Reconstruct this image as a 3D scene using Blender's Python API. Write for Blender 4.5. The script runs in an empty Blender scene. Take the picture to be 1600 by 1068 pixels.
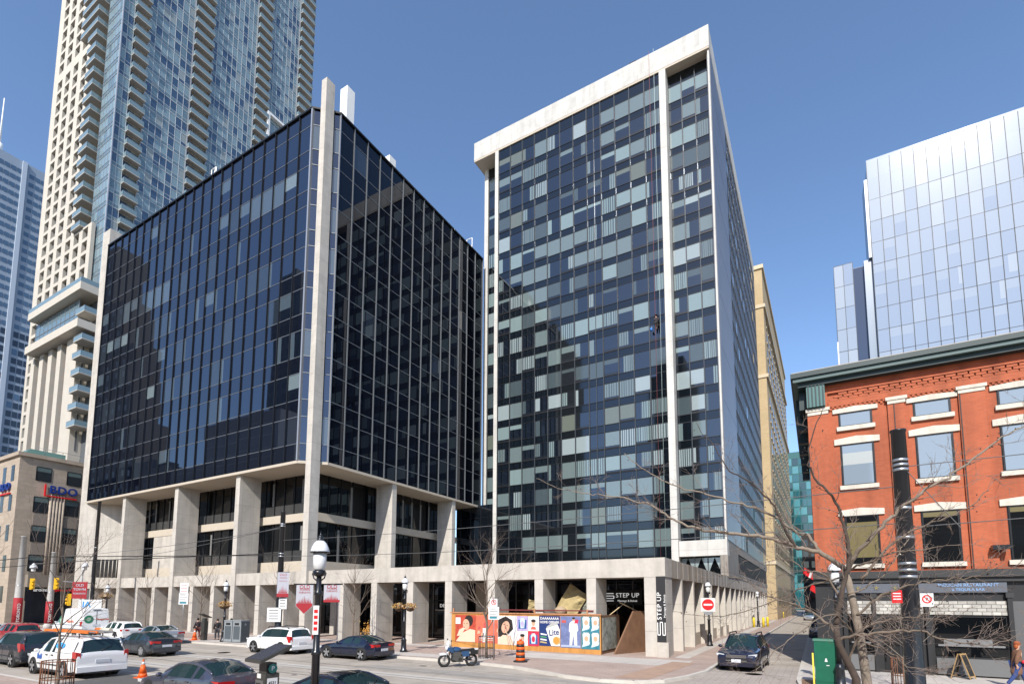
import bpy, bmesh, math, random
from mathutils import Vector, Matrix, Quaternion
random.seed(7)
SC = bpy.context.scene
COL = SC.collection
R = math.radians

# ---------------------------------------------------------------- camera
CAM_F, CAM_CX, CAM_CY = 826.728, 800.0, 857.11          # focal length and principal point in 1600 px
YAW, PITCH, ROLL, EYE = 0.521145, 0.0996196, 0.00318989, 3.3
def cam_axes():
    f = Vector((-math.sin(YAW)*math.cos(PITCH), math.cos(YAW)*math.cos(PITCH), math.sin(PITCH)))
    r = Vector((math.cos(YAW), math.sin(YAW), 0)); u = r.cross(f)
    return (math.cos(ROLL)*r + math.sin(ROLL)*u, math.cos(ROLL)*u - math.sin(ROLL)*r, f)
CR, CU, CF = cam_axes()
CAMPOS = Vector((0, 0, EYE))
cd = bpy.data.cameras.new('camera'); cam = bpy.data.objects.new('camera', cd); COL.objects.link(cam)
cam.matrix_world = Matrix(((CR.x, CU.x, -CF.x, 0), (CR.y, CU.y, -CF.y, 0), (CR.z, CU.z, -CF.z, EYE), (0, 0, 0, 1)))
cd.sensor_fit = 'HORIZONTAL'; cd.sensor_width = 36.0
cd.lens = CAM_F/1600*36; cd.shift_y = (CAM_CY-534)/1600; cd.clip_start = .1; cd.clip_end = 5000
SC.camera = cam
def proj(p):
    d = Vector(p)-CAMPOS; z = d.dot(CF)
    if z < .05: return None
    return (CAM_CX + CAM_F*d.dot(CR)/z, CAM_CY - CAM_F*d.dot(CU)/z)

# ---------------------------------------------------------------- light
SUN = Vector((.235, -1, .84)).normalized()
EL = math.asin(SUN.z); AZ = math.atan2(SUN.x, SUN.y)
SC.world = bpy.data.worlds.new('World'); SC.world.use_nodes = True
nt = SC.world.node_tree; nt.nodes.clear()
sky = nt.nodes.new('ShaderNodeTexSky'); sky.sky_type = 'NISHITA'; sky.sun_disc = False
sky.sun_elevation = EL; sky.sun_rotation = AZ
sky.altitude = 100; sky.air_density = 1.0; sky.dust_density = .7; sky.ozone_density = 4.0
bg = nt.nodes.new('ShaderNodeBackground'); bg.inputs[1].default_value = .118
wo = nt.nodes.new('ShaderNodeOutputWorld')
nt.links.new(sky.outputs[0], bg.inputs[0]); nt.links.new(bg.outputs[0], wo.inputs[0])
sl = bpy.data.lights.new('sun', 'SUN'); sl.energy = 3.15; sl.angle = R(.53); sl.color = (1, .955, .89)
so = bpy.data.objects.new('sun', sl); COL.objects.link(so)
so.rotation_euler = SUN.to_track_quat('Z', 'Y').to_euler(); so.location = (0, -30, 120)
SC.view_settings.view_transform = 'Standard'; SC.view_settings.look = 'None'
SC.view_settings.exposure = .95; SC.view_settings.gamma = 1
SC.cycles.max_bounces = 6; SC.cycles.glossy_bounces = 4; SC.cycles.diffuse_bounces = 3; SC.cycles.transmission_bounces = 4
SC.cycles.caustics_reflective = False; SC.cycles.caustics_refractive = False
SC.cycles.use_denoising = True

# ---------------------------------------------------------------- materials
MATS = {}
def mat(name, col, rough=.6, metal=0., var=.0, vscale=1.5, ior=1.45, bump=0., bscale=30., coat=0., emit=None, streak=False, wobble=0., spt=None):
    """plain procedural surface: base colour with soft noise variation, optional fine bump"""
    if name in MATS: return MATS[name]
    m = bpy.data.materials.new(name); m.use_nodes = True; MATS[name] = m
    n = m.node_tree; b = n.nodes['Principled BSDF']; L = n.links
    c = (*col, 1)
    b.inputs['Base Color'].default_value = c
    b.inputs['Roughness'].default_value = rough; b.inputs['Metallic'].default_value = metal; b.inputs['IOR'].default_value = ior
    b.inputs['Coat Weight'].default_value = coat; b.inputs['Coat Roughness'].default_value = .03
    if spt: b.inputs['Specular Tint'].default_value = (*spt, 1)
    if var > 0:
        g = n.nodes.new('ShaderNodeNewGeometry'); nz = n.nodes.new('ShaderNodeTexNoise')
        nz.inputs['Scale'].default_value = vscale; nz.inputs['Detail'].default_value = 6; nz.inputs['Roughness'].default_value = .65
        mp = n.nodes.new('ShaderNodeMapping'); L.new(g.outputs['Position'], mp.inputs[0])
        if streak: mp.inputs['Scale'].default_value = (1, 1, .12)
        L.new(mp.outputs[0], nz.inputs['Vector'])
        cr = n.nodes.new('ShaderNodeValToRGB')
        cr.color_ramp.elements[0].position = .28; cr.color_ramp.elements[1].position = .72
        cr.color_ramp.elements[0].color = (*[max(0, x*(1-var)) for x in col], 1)
        cr.color_ramp.elements[1].color = (*[min(1, x*(1+var)) for x in col], 1)
        L.new(nz.outputs['Fac'], cr.inputs[0]); L.new(cr.outputs[0], b.inputs['Base Color'])
    if bump > 0 or wobble > 0:
        g2 = n.nodes.new('ShaderNodeNewGeometry'); nb = n.nodes.new('ShaderNodeTexNoise')
        nb.inputs['Scale'].default_value = bscale; nb.inputs['Detail'].default_value = 0 if wobble else 4
        L.new(g2.outputs['Position'], nb.inputs['Vector'])
        bp = n.nodes.new('ShaderNodeBump'); bp.inputs['Strength'].default_value = max(bump, .9 if wobble else 0); bp.inputs['Distance'].default_value = wobble or .02
        L.new(nb.outputs['Fac'], bp.inputs['Height']); L.new(bp.outputs[0], b.inputs['Normal'])
    if emit:
        b.inputs['Emission Color'].default_value = (*emit[:3], 1); b.inputs['Emission Strength'].default_value = emit[3]
    return m
def brickmat(name, c1, c2, mortar, bw, bh, ms=.01, rough=.85, offset=.5, flat=False, var=.12, rot=0., bump=.3, vscale=.8, bias=0., stain=0.):
    """brick texture laid over walls (x+y, z) or the ground (x, y), broken up by noise"""
    if name in MATS: return MATS[name]
    m = bpy.data.materials.new(name); m.use_nodes = True; MATS[name] = m
    n = m.node_tree; b = n.nodes['Principled BSDF']; L = n.links
    b.inputs['Roughness'].default_value = rough
    g = n.nodes.new('ShaderNodeNewGeometry'); sx = n.nodes.new('ShaderNodeSeparateXYZ'); cx = n.nodes.new('ShaderNodeCombineXYZ')
    L.new(g.outputs['Position'], sx.inputs[0])
    if flat:
        L.new(sx.outputs[0], cx.inputs[0]); L.new(sx.outputs[1], cx.inputs[1])
    else:
        ad = n.nodes.new('ShaderNodeMath'); ad.operation = 'ADD'
        L.new(sx.outputs[0], ad.inputs[0]); L.new(sx.outputs[1], ad.inputs[1])
        L.new(ad.outputs[0], cx.inputs[0]); L.new(sx.outputs[2], cx.inputs[1])
    mp = n.nodes.new('ShaderNodeMapping'); mp.inputs['Rotation'].default_value = (0, 0, rot); L.new(cx.outputs[0], mp.inputs[0])
    t = n.nodes.new('ShaderNodeTexBrick'); L.new(mp.outputs[0], t.inputs['Vector'])
    t.offset = offset; t.inputs['Scale'].default_value = 1; t.inputs['Mortar Size'].default_value = ms
    t.inputs['Brick Width'].default_value = bw; t.inputs['Row Height'].default_value = bh; t.inputs['Bias'].default_value = bias
    t.inputs['Color1'].default_value = (*c1, 1); t.inputs['Color2'].default_value = (*c2, 1); t.inputs['Mortar'].default_value = (*mortar, 1)
    nz = n.nodes.new('ShaderNodeTexNoise'); nz.inputs['Scale'].default_value = vscale; nz.inputs['Detail'].default_value = 7; nz.inputs['Roughness'].default_value = .7
    L.new(g.outputs['Position'], nz.inputs['Vector'])
    mr = n.nodes.new('ShaderNodeMapRange'); mr.inputs[1].default_value = .3; mr.inputs[2].default_value = .7
    mr.inputs[3].default_value = 1-var; mr.inputs[4].default_value = 1+var; L.new(nz.outputs['Fac'], mr.inputs[0])
    mx = n.nodes.new('ShaderNodeVectorMath'); mx.operation = 'SCALE'
    L.new(t.outputs['Color'], mx.inputs[0]); L.new(mr.outputs[0], mx.inputs['Scale']); L.new(mx.outputs[0], b.inputs['Base Color'])
    if stain:                                       # run-off streaks down the panels
        m2 = n.nodes.new('ShaderNodeMapping'); m2.inputs['Scale'].default_value = (1.1, 1.1, .10); L.new(g.outputs['Position'], m2.inputs[0])
        n2 = n.nodes.new('ShaderNodeTexNoise'); n2.inputs['Scale'].default_value = 1.3; n2.inputs['Detail'].default_value = 5; L.new(m2.outputs[0], n2.inputs['Vector'])
        r2 = n.nodes.new('ShaderNodeMapRange'); r2.inputs[1].default_value = .42; r2.inputs[2].default_value = .72; r2.inputs[3].default_value = 1; r2.inputs[4].default_value = 1-stain; L.new(n2.outputs['Fac'], r2.inputs[0])
        x2 = n.nodes.new('ShaderNodeVectorMath'); x2.operation = 'SCALE'; L.new(mx.outputs[0], x2.inputs[0]); L.new(r2.outputs[0], x2.inputs['Scale']); L.new(x2.outputs[0], b.inputs['Base Color'])
    if bump:
        bp = n.nodes.new('ShaderNodeBump'); bp.inputs['Strength'].default_value = bump; bp.inputs['Distance'].default_value = .015; bp.invert = True
        L.new(t.outputs['Fac'], bp.inputs['Height']); L.new(bp.outputs[0], b.inputs['Normal'])
    return m

concrete = brickmat('concrete_panel', (.49, .45, .395), (.46, .425, .375), (.31, .285, .25), 1.25, 1.6, .012, .8, 0., var=.13, bump=.12, vscale=.9, stain=.16)
concrete_plain = brickmat('concrete_plain', (.47, .43, .375), (.45, .41, .36), (.40, .37, .32), 1.28, 4, .01, .8, 0., var=.14, bump=.05, vscale=1.1, stain=.22)
soffit_m = mat('soffit_plaster', (.46, .40, .32), .85, var=.04)
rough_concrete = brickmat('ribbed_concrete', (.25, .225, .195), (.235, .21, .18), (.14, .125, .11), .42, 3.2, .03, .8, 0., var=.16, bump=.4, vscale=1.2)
black_glass = mat('black_glass', (.004, .006, .012), .015, ior=2.1, wobble=.0008, bscale=.55, spt=(.70, .80, 1))
side_glass = mat('side_black_glass', (.003, .004, .007), .015, ior=1.42, wobble=.0006, bscale=.55, spt=(.7, .8, 1))
black_spandrel = mat('black_spandrel', (.004, .005, .010), .02, ior=1.95, wobble=.0008, bscale=.5, spt=(.70, .80, 1))
blue_blind_glass = mat('grey_blind_behind_glass', (.055, .075, .095), .03, ior=1.9)  # grey-blue tone of a blind behind the pane
store_glass = mat('shop_glass', (.004, .005, .006), .02, ior=1.45, wobble=.0008, bscale=.6)
alu_dark = mat('dark_mullion', (.012, .013, .015), .4, metal=.3)
alu = mat('aluminium', (.42, .43, .45), .35, metal=.6)
alu_grey = mat('grey_mullion', (.16, .17, .18), .4, metal=.4)
white_paint = mat('white_paint', (.78, .77, .74), .5, var=.04)
black_paint = mat('black_paint', (.010, .011, .014), .35, coat=.3)
black_matte = mat('black_matte', (.012, .012, .012), .8)

# ---------------------------------------------------------------- mesh builder
class MB:
    def __init__(s): s.v = []; s.f = []; s.m = []; s.sm = []; s.mats = []
    def mi(s, m):
        if m not in s.mats: s.mats.append(m)
        return s.mats.index(m)
    def face(s, pts, m, smooth=False):
        b = len(s.v); s.v += [tuple(p) for p in pts]; s.f.append(tuple(range(b, b+len(pts)))); s.m.append(s.mi(m)); s.sm.append(smooth)
    def box(s, x0, x1, y0, y1, z0, z1, m):
        if x0 > x1: x0, x1 = x1, x0
        if y0 > y1: y0, y1 = y1, y0
        if z0 > z1: z0, z1 = z1, z0
        b = len(s.v)
        s.v += [(x0,y0,z0),(x1,y0,z0),(x1,y1,z0),(x0,y1,z0),(x0,y0,z1),(x1,y0,z1),(x1,y1,z1),(x0,y1,z1)]
        k = s.mi(m)
        for q in ((0,3,2,1),(4,5,6,7),(0,1,5,4),(1,2,6,5),(2,3,7,6),(3,0,4,7)):
            s.f.append(tuple(b+i for i in q)); s.m.append(k); s.sm.append(False)
        return s
    def prism(s, poly, z0, z1, m, tf=None):
        """poly of (x, y), counter-clockwise, extruded in z; tf maps (x, y, z) to a point"""
        tf = tf or (lambda x, y, z: (x, y, z)); n = len(poly); b = len(s.v); k = s.mi(m)
        s.v += [tf(x, y, z0) for x, y in poly]+[tf(x, y, z1) for x, y in poly]
        s.f.append(tuple(b+i for i in reversed(range(n)))); s.f.append(tuple(b+n+i for i in range(n)))
        for i in range(n):
            j = (i+1) % n; s.f.append((b+i, b+j, b+n+j, b+n+i))
        s.m += [k]*(n+2); s.sm += [False]*(n+2); return s
    def tube(s, pts, rad, m, n=8, caps=True, smooth=True):
        pts = [Vector(p) for p in pts]
        if not hasattr(rad, '__len__'): rad = [rad]*len(pts)
        b = len(s.v); k = s.mi(m); up = None
        for i, p in enumerate(pts):
            d = (pts[min(i+1, len(pts)-1)]-pts[max(i-1, 0)])
            if d.length < 1e-9: d = Vector((0, 0, 1))
            d.normalize()
            if up is None:
                up = d.cross(Vector((0, 0, 1)) if abs(d.z) < .9 else Vector((1, 0, 0))).normalized()
            up = (up-d*up.dot(d))
            up = up.normalized() if up.length > 1e-6 else d.orthogonal().normalized()
            w = d.cross(up)
            for j in range(n):
                a = 2*math.pi*j/n; s.v.append(tuple(p+(up*math.cos(a)+w*math.sin(a))*rad[i]))
        for i in range(len(pts)-1):
            for j in range(n):
                j2 = (j+1) % n
                s.f.append((b+i*n+j, b+i*n+j2, b+(i+1)*n+j2, b+(i+1)*n+j)); s.m.append(k); s.sm.append(smooth)
        if caps:
            s.f.append(tuple(b+j for j in reversed(range(n)))); s.f.append(tuple(b+(len(pts)-1)*n+j for j in range(n)))
            s.m += [k, k]; s.sm += [False, False]
        return s
    def lathe(s, prof, m, c=(0, 0, 0), n=20, axis='z', smooth=True):
        b = len(s.v); k = s.mi(m)
        for r, h in prof:
            for j in range(n):
                a = 2*math.pi*j/n; x, y = r*math.cos(a), r*math.sin(a)
                p = (x, y, h) if axis == 'z' else ((x, h, y) if axis == 'y' else (h, x, y))
                s.v.append((c[0]+p[0], c[1]+p[1], c[2]+p[2]))
        for i in range(len(prof)-1):
            for j in range(n):
                j2 = (j+1) % n; q = (b+i*n+j, b+i*n+j2, b+(i+1)*n+j2, b+(i+1)*n+j)
                s.f.append(q if axis != 'y' else q[::-1]); s.m.append(k); s.sm.append(smooth)
        for i, fl in ((0, True), (len(prof)-1, False)):
            if prof[i][0] > 1e-4:
                q = tuple(b+i*n+j for j in range(n)); q = q[::-1] if fl else q
                s.f.append(q if axis != 'y' else q[::-1]); s.m.append(k); s.sm.append(False)
        return s
    def disc(s, c, r, m, axis='y', n=20, sx=1., sz=1.):
        pts = []
        for j in range(n):
            a = 2*math.pi*j/n; x, z = r*sx*math.cos(a), r*sz*math.sin(a)
            pts.append((c[0]+x, c[1], c[2]+z) if axis == 'y' else ((c[0], c[1]+x, c[2]+z) if axis == 'x' else (c[0]+x, c[1]+z, c[2])))
        s.face(pts, m)
    def ball(s, c, r, m, seg=10, rings=6, sc=(1, 1, 1)):
        b = len(s.v); k = s.mi(m)
        for i in range(rings+1):
            t = math.pi*i/rings
            for j in range(seg):
                a = 2*math.pi*j/seg
                s.v.append((c[0]+r*sc[0]*math.sin(t)*math.cos(a), c[1]+r*sc[1]*math.sin(t)*math.sin(a), c[2]-r*sc[2]*math.cos(t)))
        for i in range(rings):
            for j in range(seg):
                j2 = (j+1) % seg
                s.f.append((b+i*seg+j, b+i*seg+j2, b+(i+1)*seg+j2, b+(i+1)*seg+j)); s.m.append(k); s.sm.append(True)
        return s
    def add(s, o, tf=None):
        b = len(s.v); s.v += [tuple(tf(p)) if tf else p for p in o.v]
        for f, mm, sm in zip(o.f, o.m, o.sm):
            s.f.append(tuple(b+i for i in f)); s.m.append(s.mi(o.mats[mm])); s.sm.append(sm)
        return s
    def mesh(s, name, off=None, weld=False):
        me = bpy.data.meshes.new(name)
        v = s.v if off is None else [(p[0]-off[0], p[1]-off[1], p[2]-off[2]) for p in s.v]
        me.from_pydata(v, [], s.f)
        for m in s.mats: me.materials.append(m)
        me.polygons.foreach_set('material_index', s.m); me.polygons.foreach_set('use_smooth', s.sm)
        if weld:
            bm = bmesh.new(); bm.from_mesh(me); bmesh.ops.remove_doubles(bm, verts=bm.verts, dist=1e-4)
            bmesh.ops.recalc_face_normals(bm, faces=bm.faces); bm.to_mesh(me); bm.free()
        me.update(); return me

def tag(o, label=None, cat=None, group=None, kind=None):
    for k, v in (('label', label), ('category', cat), ('group', group), ('kind', kind)):
        if v: o[k] = v
    return o
def thing(name, label, cat, loc=(0, 0, 0), rz=0., group=None):
    o = bpy.data.objects.new(name, None); COL.objects.link(o); o.empty_display_size = .3
    o.location = loc; o.rotation_euler = (0, 0, rz); return tag(o, label, cat, group)
def base_of(p):
    while p.parent is not None: p = p.parent
    return p
def part(name, mb, parent=None, world=True, label=None, kind=None, weld=False):
    """one mesh object; world=True: the builder's points are world points, moved into the parent's frame"""
    off = tuple(base_of(parent).location) if (parent is not None and world) else None
    me = mb.mesh(name, off, weld); o = bpy.data.objects.new(name, me); COL.objects.link(o)
    if parent is not None: o.parent = parent
    return tag(o, label, None, None, kind)
def single(name, mb, label=None, cat=None, group=None, kind=None, base=None, weld=False):
    """a thing that is one mesh; its origin goes to base"""
    me = mb.mesh(name, base, weld); o = bpy.data.objects.new(name, me); COL.objects.link(o)
    if base: o.location = base
    return tag(o, label, cat, group, kind)
def structure(name, mb): return single(name, mb, kind='structure')
def dup(o, loc=None, rz=None, label=None, parent=None):
    c = o.copy(); COL.objects.link(c)
    if parent is not None: c.parent = parent
    if loc is not None: c.location = loc
    if rz is not None: c.rotation_euler = (0, 0, rz)
    if label: c['label'] = label
    for ch in list(o.children): dup(ch, parent=c)
    return c
_txt = {}
def text_mb(s, size, m, depth=.02, bold=False, spacing=1., align='CENTER'):
    """letters as mesh: x to the right, y up, thickness in z"""
    cu = bpy.data.curves.new('lettering', 'FONT'); cu.body = s; cu.size = size; cu.extrude = depth/2; cu.align_x = align; cu.align_y = 'CENTER'
    cu.space_character = spacing; cu.resolution_u = 3
    if bold: cu.offset = size*.022
    ob = bpy.data.objects.new('lettering', cu); COL.objects.link(ob)
    dg = bpy.context.evaluated_depsgraph_get(); me = bpy.data.meshes.new_from_object(ob.evaluated_get(dg))
    mb = MB(); mb.v = [tuple(v.co) for v in me.vertices]
    for p in me.polygons: mb.f.append(tuple(p.vertices)); mb.m.append(mb.mi(m)); mb.sm.append(False)
    bpy.data.objects.remove(ob); bpy.data.curves.remove(cu); bpy.data.meshes.remove(me)
    return mb
def face_front(x, y, z):  # text on a wall facing -y
    return lambda p: (x+p[0], y-p[2], z+p[1])
def face_right(x, y, z):  # text on a wall facing +x
    return lambda p: (x+p[2], y+p[0], z+p[1])

# ---------------------------------------------------------------- panes
def pane(o, u, v, nrm, cells, tilt=0.):
    """one pane: corner o, edge vectors u (across) and v (up); cells = [(u0,u1,v0,v1,material)]"""
    o, u, v, nrm = Vector(o), Vector(u), Vector(v), Vector(nrm)
    c = o+u/2+v/2
    if tilt:
        q = Quaternion(v.normalized(), random.gauss(0, tilt)) @ Quaternion(u.normalized(), random.gauss(0, tilt))
        o2 = c+q @ (o-c); u = q @ u; v = q @ v; o = o2
    mb = MB()
    for u0, u1, v0, v1, m in cells:
        mb.face([o+u*u0+v*v0, o+u*u1+v*v0, o+u*u1+v*v1, o+u*u0+v*v1], m)
    return mb
def area(mb):
    a = 0; inside = 0
    for f in mb.f:
        ps = [proj(mb.v[i]) for i in f]
        if any(p is None for p in ps): return 0
        a += abs(sum(ps[i][0]*ps[(i+1) % len(ps)][1]-ps[(i+1) % len(ps)][0]*ps[i][1] for i in range(len(ps))))/2
        inside += sum(1 for p in ps if -5 < p[0] < 1605 and -5 < p[1] < 1073)
    return a if inside else 0
def emit(name, mbs, parent, limit=100, hidden=None):
    """the largest in the picture become parts, the rest one part of kind stuff"""
    r = sorted(((0 if (hidden and hidden(m)) else area(m), i, m) for i, m in enumerate(mbs)), key=lambda t: -t[0])
    if len(r) <= limit: limit = len(r)
    for a, i, m in r[:limit]: part(name, m, parent)
    if len(r) > limit:
        rest = MB()
        for a, i, m in r[limit:]: rest.add(m)
        part(name, rest, parent, kind='stuff')
# ---------------------------------------------------------------- ground, roads, pavements
asphalt = brickmat('sunlit_tone_road', (.36, .315, .265), (.345, .30, .25), (.20, .175, .15), 7.5, 3.6, .03, .85, .3, flat=True, var=.24, bump=.05, vscale=.55)  # warm, raised albedo stands in for sunlight on the road
pave_brick = brickmat('paving_brick', (.40, .30, .25), (.36, .265, .215), (.29, .235, .20), .5, .25, .02, .85, .5, flat=True, var=.16, bump=.15, vscale=.5)
pave_conc = brickmat('paving_concrete', (.47, .43, .385), (.45, .41, .365), (.30, .27, .245), 1.5, 1.5, .012, .85, 0., flat=True, var=.11, bump=.1, vscale=.7)
kerb_m = mat('kerb_concrete', (.50, .465, .41), .8, var=.1, vscale=2)
street_brick = brickmat('street_brick', (.38, .33, .285), (.35, .30, .26), (.255, .225, .195), .6, .3, .025, .85, .5, flat=True, var=.14, bump=.12, vscale=.6)
tact = brickmat('tactile_plate', (.33, .20, .12), (.30, .18, .105), (.20, .12, .07), .08, .08, .02, .7, 0., flat=True, var=.15)
line_m = mat('road_line_worn', (.55, .53, .49), .8, var=.18, vscale=3)
patch_m = mat('road_patch_dark', (.10, .095, .09), .85, var=.15, vscale=1.4)
strip_m = mat('road_concrete_strip', (.44, .41, .365), .8, var=.10, vscale=.9)

g = MB(); g.face([(-900, -400, -.02), (600, -400, -.02), (600, 1200, -.02), (-900, 1200, -.02)], mat('city_ground', (.30, .28, .25), .9, var=.15, vscale=.05))
structure('ground', g)
g = MB(); g.face([(-420, 7, 0), (240, 7, 0), (240, 25.5, 0), (-420, 25.5, 0)], asphalt)
g.face([(-4.6, 25.5, 0), (-.9, 25.5, 0), (1.4, 330, 0), (-3.4, 330, 0)], asphalt)
g.face([(-96, 25.5, 0), (-85, 25.5, 0), (-85, 260, 0), (-96, 260, 0)], asphalt)
structure('road', g)
g = MB()
for y0, y1 in ((18.1, 19.0), (14.6, 15.5)): g.face([(-420, y0, .004), (240, y0, .004), (240, y1, .004), (-420, y1, .004)], strip_m)
for y in (15.05, 16.5, 18.5, 19.95): g.face([(-420, y-.035, .008), (240, y-.035, .008), (240, y+.035, .008), (-420, y+.035, .008)], mat('tram_rail', (.20, .19, .18), .4, metal=.6))
structure('tram_tracks', g)
g = MB()
g.face([(-420, 13.0, .004), (-14, 13.0, .004), (-14, 13.12, .004), (-420, 13.12, .004)], line_m)
g.face([(-4.4, 22.3, .008), (-1.0, 22.3, .008), (-1.0, 22.75, .008), (-4.4, 22.75, .008)], line_m)
g.face([(-4.3, 33.6, .008), (-1.0, 33.6, .008), (-1.0, 33.75, .008), (-4.3, 33.75, .008)], line_m)
structure('road_markings', g)
g = MB(); g.face([(-26.6, 9.6, .006), (-22.2, 9.6, .006), (-22.4, 12.7, .006), (-26.9, 12.4, .006)], patch_m)
g.face([(-10, 9.5, .005), (-1, 9.7, .005), (-1.4, 12.6, .005), (-9.4, 12.4, .005)], mat('road_patch_brown', (.25, .225, .2), .85, var=.15, vscale=1.2))
g.face([(-20.5, 19.6, .006), (-7.2, 19.7, .006), (-7.5, 21.2, .006), (-20.2, 21.0, .006)], mat('road_patch_pale', (.29, .265, .235), .85, var=.15, vscale=1.2))
structure('road_patches', g)
for k, (x, y) in enumerate(((-20.6, 13.9), (-8.2, 16.9), (-33.2, 20.7), (-2.7, 27.2), (-47, 14.2))):
    b_ = MB(); b_.lathe([(.02, .012), (.30, .012), (.33, .010), (.34, .012), (.38, .012)], mat('iron_cover', (.07, .065, .06), .6, var=.4, vscale=14), (0, 0, 0), 24)
    o_ = single('manhole_cover', b_, ('iron manhole cover in the road between the foreground cars and the tram tracks', 'iron manhole cover before the brick crossing, right of the tracks', 'iron manhole cover near the white SUV', 'iron manhole cover in the side street mouth', 'iron manhole cover beyond the white minivan')[k], 'manhole', 'manhole covers in the road'); o_.location = (x, y, .01)
oil = mat('oil_stain', (.12, .105, .09), .6, var=.5, vscale=2.2)
g = MB(); rs_ = random.Random(5)
for k in range(26):
    x, y, r = rs_.uniform(-48, -2), rs_.choice((10.6, 12.3, 16.2, 17.6, 22.4))+rs_.gauss(0, .25), rs_.uniform(.08, .3)
    g.face([(x+r*rs_.uniform(.6, 1.3)*1.6*math.cos(a*.698), y+r*rs_.uniform(.6, 1.2)*math.sin(a*.698), .0135) for a in range(9)], oil)
for k in range(12):
    x, y = rs_.uniform(-46, -6), rs_.uniform(9.8, 22.5)
    for j in range(6):
        x2, y2 = x+rs_.uniform(.3, .9), y+rs_.gauss(0, .22); g.face([(x, y-.02, .0136), (x2, y2-.02, .0136), (x2, y2+.02, .0136), (x, y+.02, .0136)], patch_m); x, y = x2, y2
structure('road_stains', g)
KZ = .13
# far pavement (the plaza side), its kerb bulging at the corner
kerb = [(-84, 24.1), (-45, 24.1), (-30, 24.0), (-18.6, 23.9), (-15.6, 23.75), (-13.3, 23.3), (-11.4, 22.4), (-9.8, 21.6), (-8.0, 21.2), (-6.6, 21.5), (-5.6, 22.4), (-5.0, 24.2), (-4.6, 26.5), (-4.6, 60), (-4.2, 330)]
def pavement(name, kerb, back, m, kw=.18):
    top = MB(); pts = kerb+back; top.face([(x, y, KZ) for x, y in pts], m)
    structure(name, top)
    k = MB()
    for (x0, y0), (x1, y1) in zip(kerb, kerb[1:]):
        d = Vector((x1-x0, y1-y0)).normalized(); nx, ny = -d.y*kw, d.x*kw
        k.face([(x0, y0, 0), (x1, y1, 0), (x1, y1, KZ+.004), (x0, y0, KZ+.004)], kerb_m)
        k.face([(x0, y0, KZ+.004), (x1, y1, KZ+.004), (x1+nx, y1+ny, KZ+.004), (x0+nx, y0+ny, KZ+.004)], kerb_m)
    structure('kerb', k)
pavement('plaza_pavement', kerb, [(-7.6, 330), (-30, 330), (-84, 330)], pave_brick)
pb = MB()
for y0, y1 in ((24.5, 26.0), (30.4, 31.4)): pb.face([(-84, y0, KZ+.004), (-16, y0, KZ+.004), (-16, y1, KZ+.004), (-84, y1, KZ+.004)], pave_conc)
pb.face([(-16, 30.3, KZ+.004), (-6.0, 30.3, KZ+.004), (-6.0, 27.3, KZ+.004), (-16, 27.3, KZ+.004)], pave_conc)
for k in range(10): pb.face([(-80+7.5*k, 33.6, KZ+.005), (-79+7.5*k, 33.6, KZ+.005), (-79+7.5*k, 60, KZ+.005), (-80+7.5*k, 60, KZ+.005)], pave_conc)
pb.face([(-7.3, 31.6, KZ+.004), (-6.5, 31.6, KZ+.004), (-6.5, 110, KZ+.004), (-7.3, 110, KZ+.004)], pave_conc)
structure('paving_bands', pb)
tp = MB(); tp.face([(-7.6, 21.9, KZ+.008), (-6.2, 22.2, KZ+.008), (-5.7, 29.4, KZ+.008), (-6.9, 29.4, KZ+.008)], mat('brown_paving_strip', (.36, .24, .17), .85, var=.12, vscale=2)); structure('brown_paving_strip', tp)
# brick crossing over the mouth of the side street
cr = MB(); cr.face([(-5.0, 20.4, .016), (-.5, 20.4, .016), (-.7, 31.5, .016), (-4.6, 31.5, .016)], street_brick)
cr.face([(-11, 15.5, .012), (3, 15.5, .012), (3, 20.4, .012), (-11, 20.4, .012)], street_brick)
structure('brick_crossing', cr)
kerb2 = [(1.9, 330), (-.9, 60), (-.9, 25.5), (-.7, 23.2), (.2, 21.4), (2.0, 20.5), (6, 20.3), (60, 20.3)]
pavement('right_pavement', kerb2, [(60, 31), (0.2, 31), (0.2, 60), (4, 330)], pave_conc)
tp = MB(); tp.face([(-.62, 22.9, KZ+.008), (.35, 22.9, KZ+.008), (.15, 25.6, KZ+.008), (-.72, 25.6, KZ+.008)], tact); structure('tactile_paving', tp)
pavement('near_pavement', [(60, 9.3), (-84, 9.3)][::1], [(-84, -12), (60, -12)], pave_brick)
pavement('far_left_pavement', [(-420, 24.1), (-98, 24.1), (-96.4, 24.8), (-96, 26.5), (-96, 260)], [(-140, 260), (-420, 60)], pave_conc)
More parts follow.
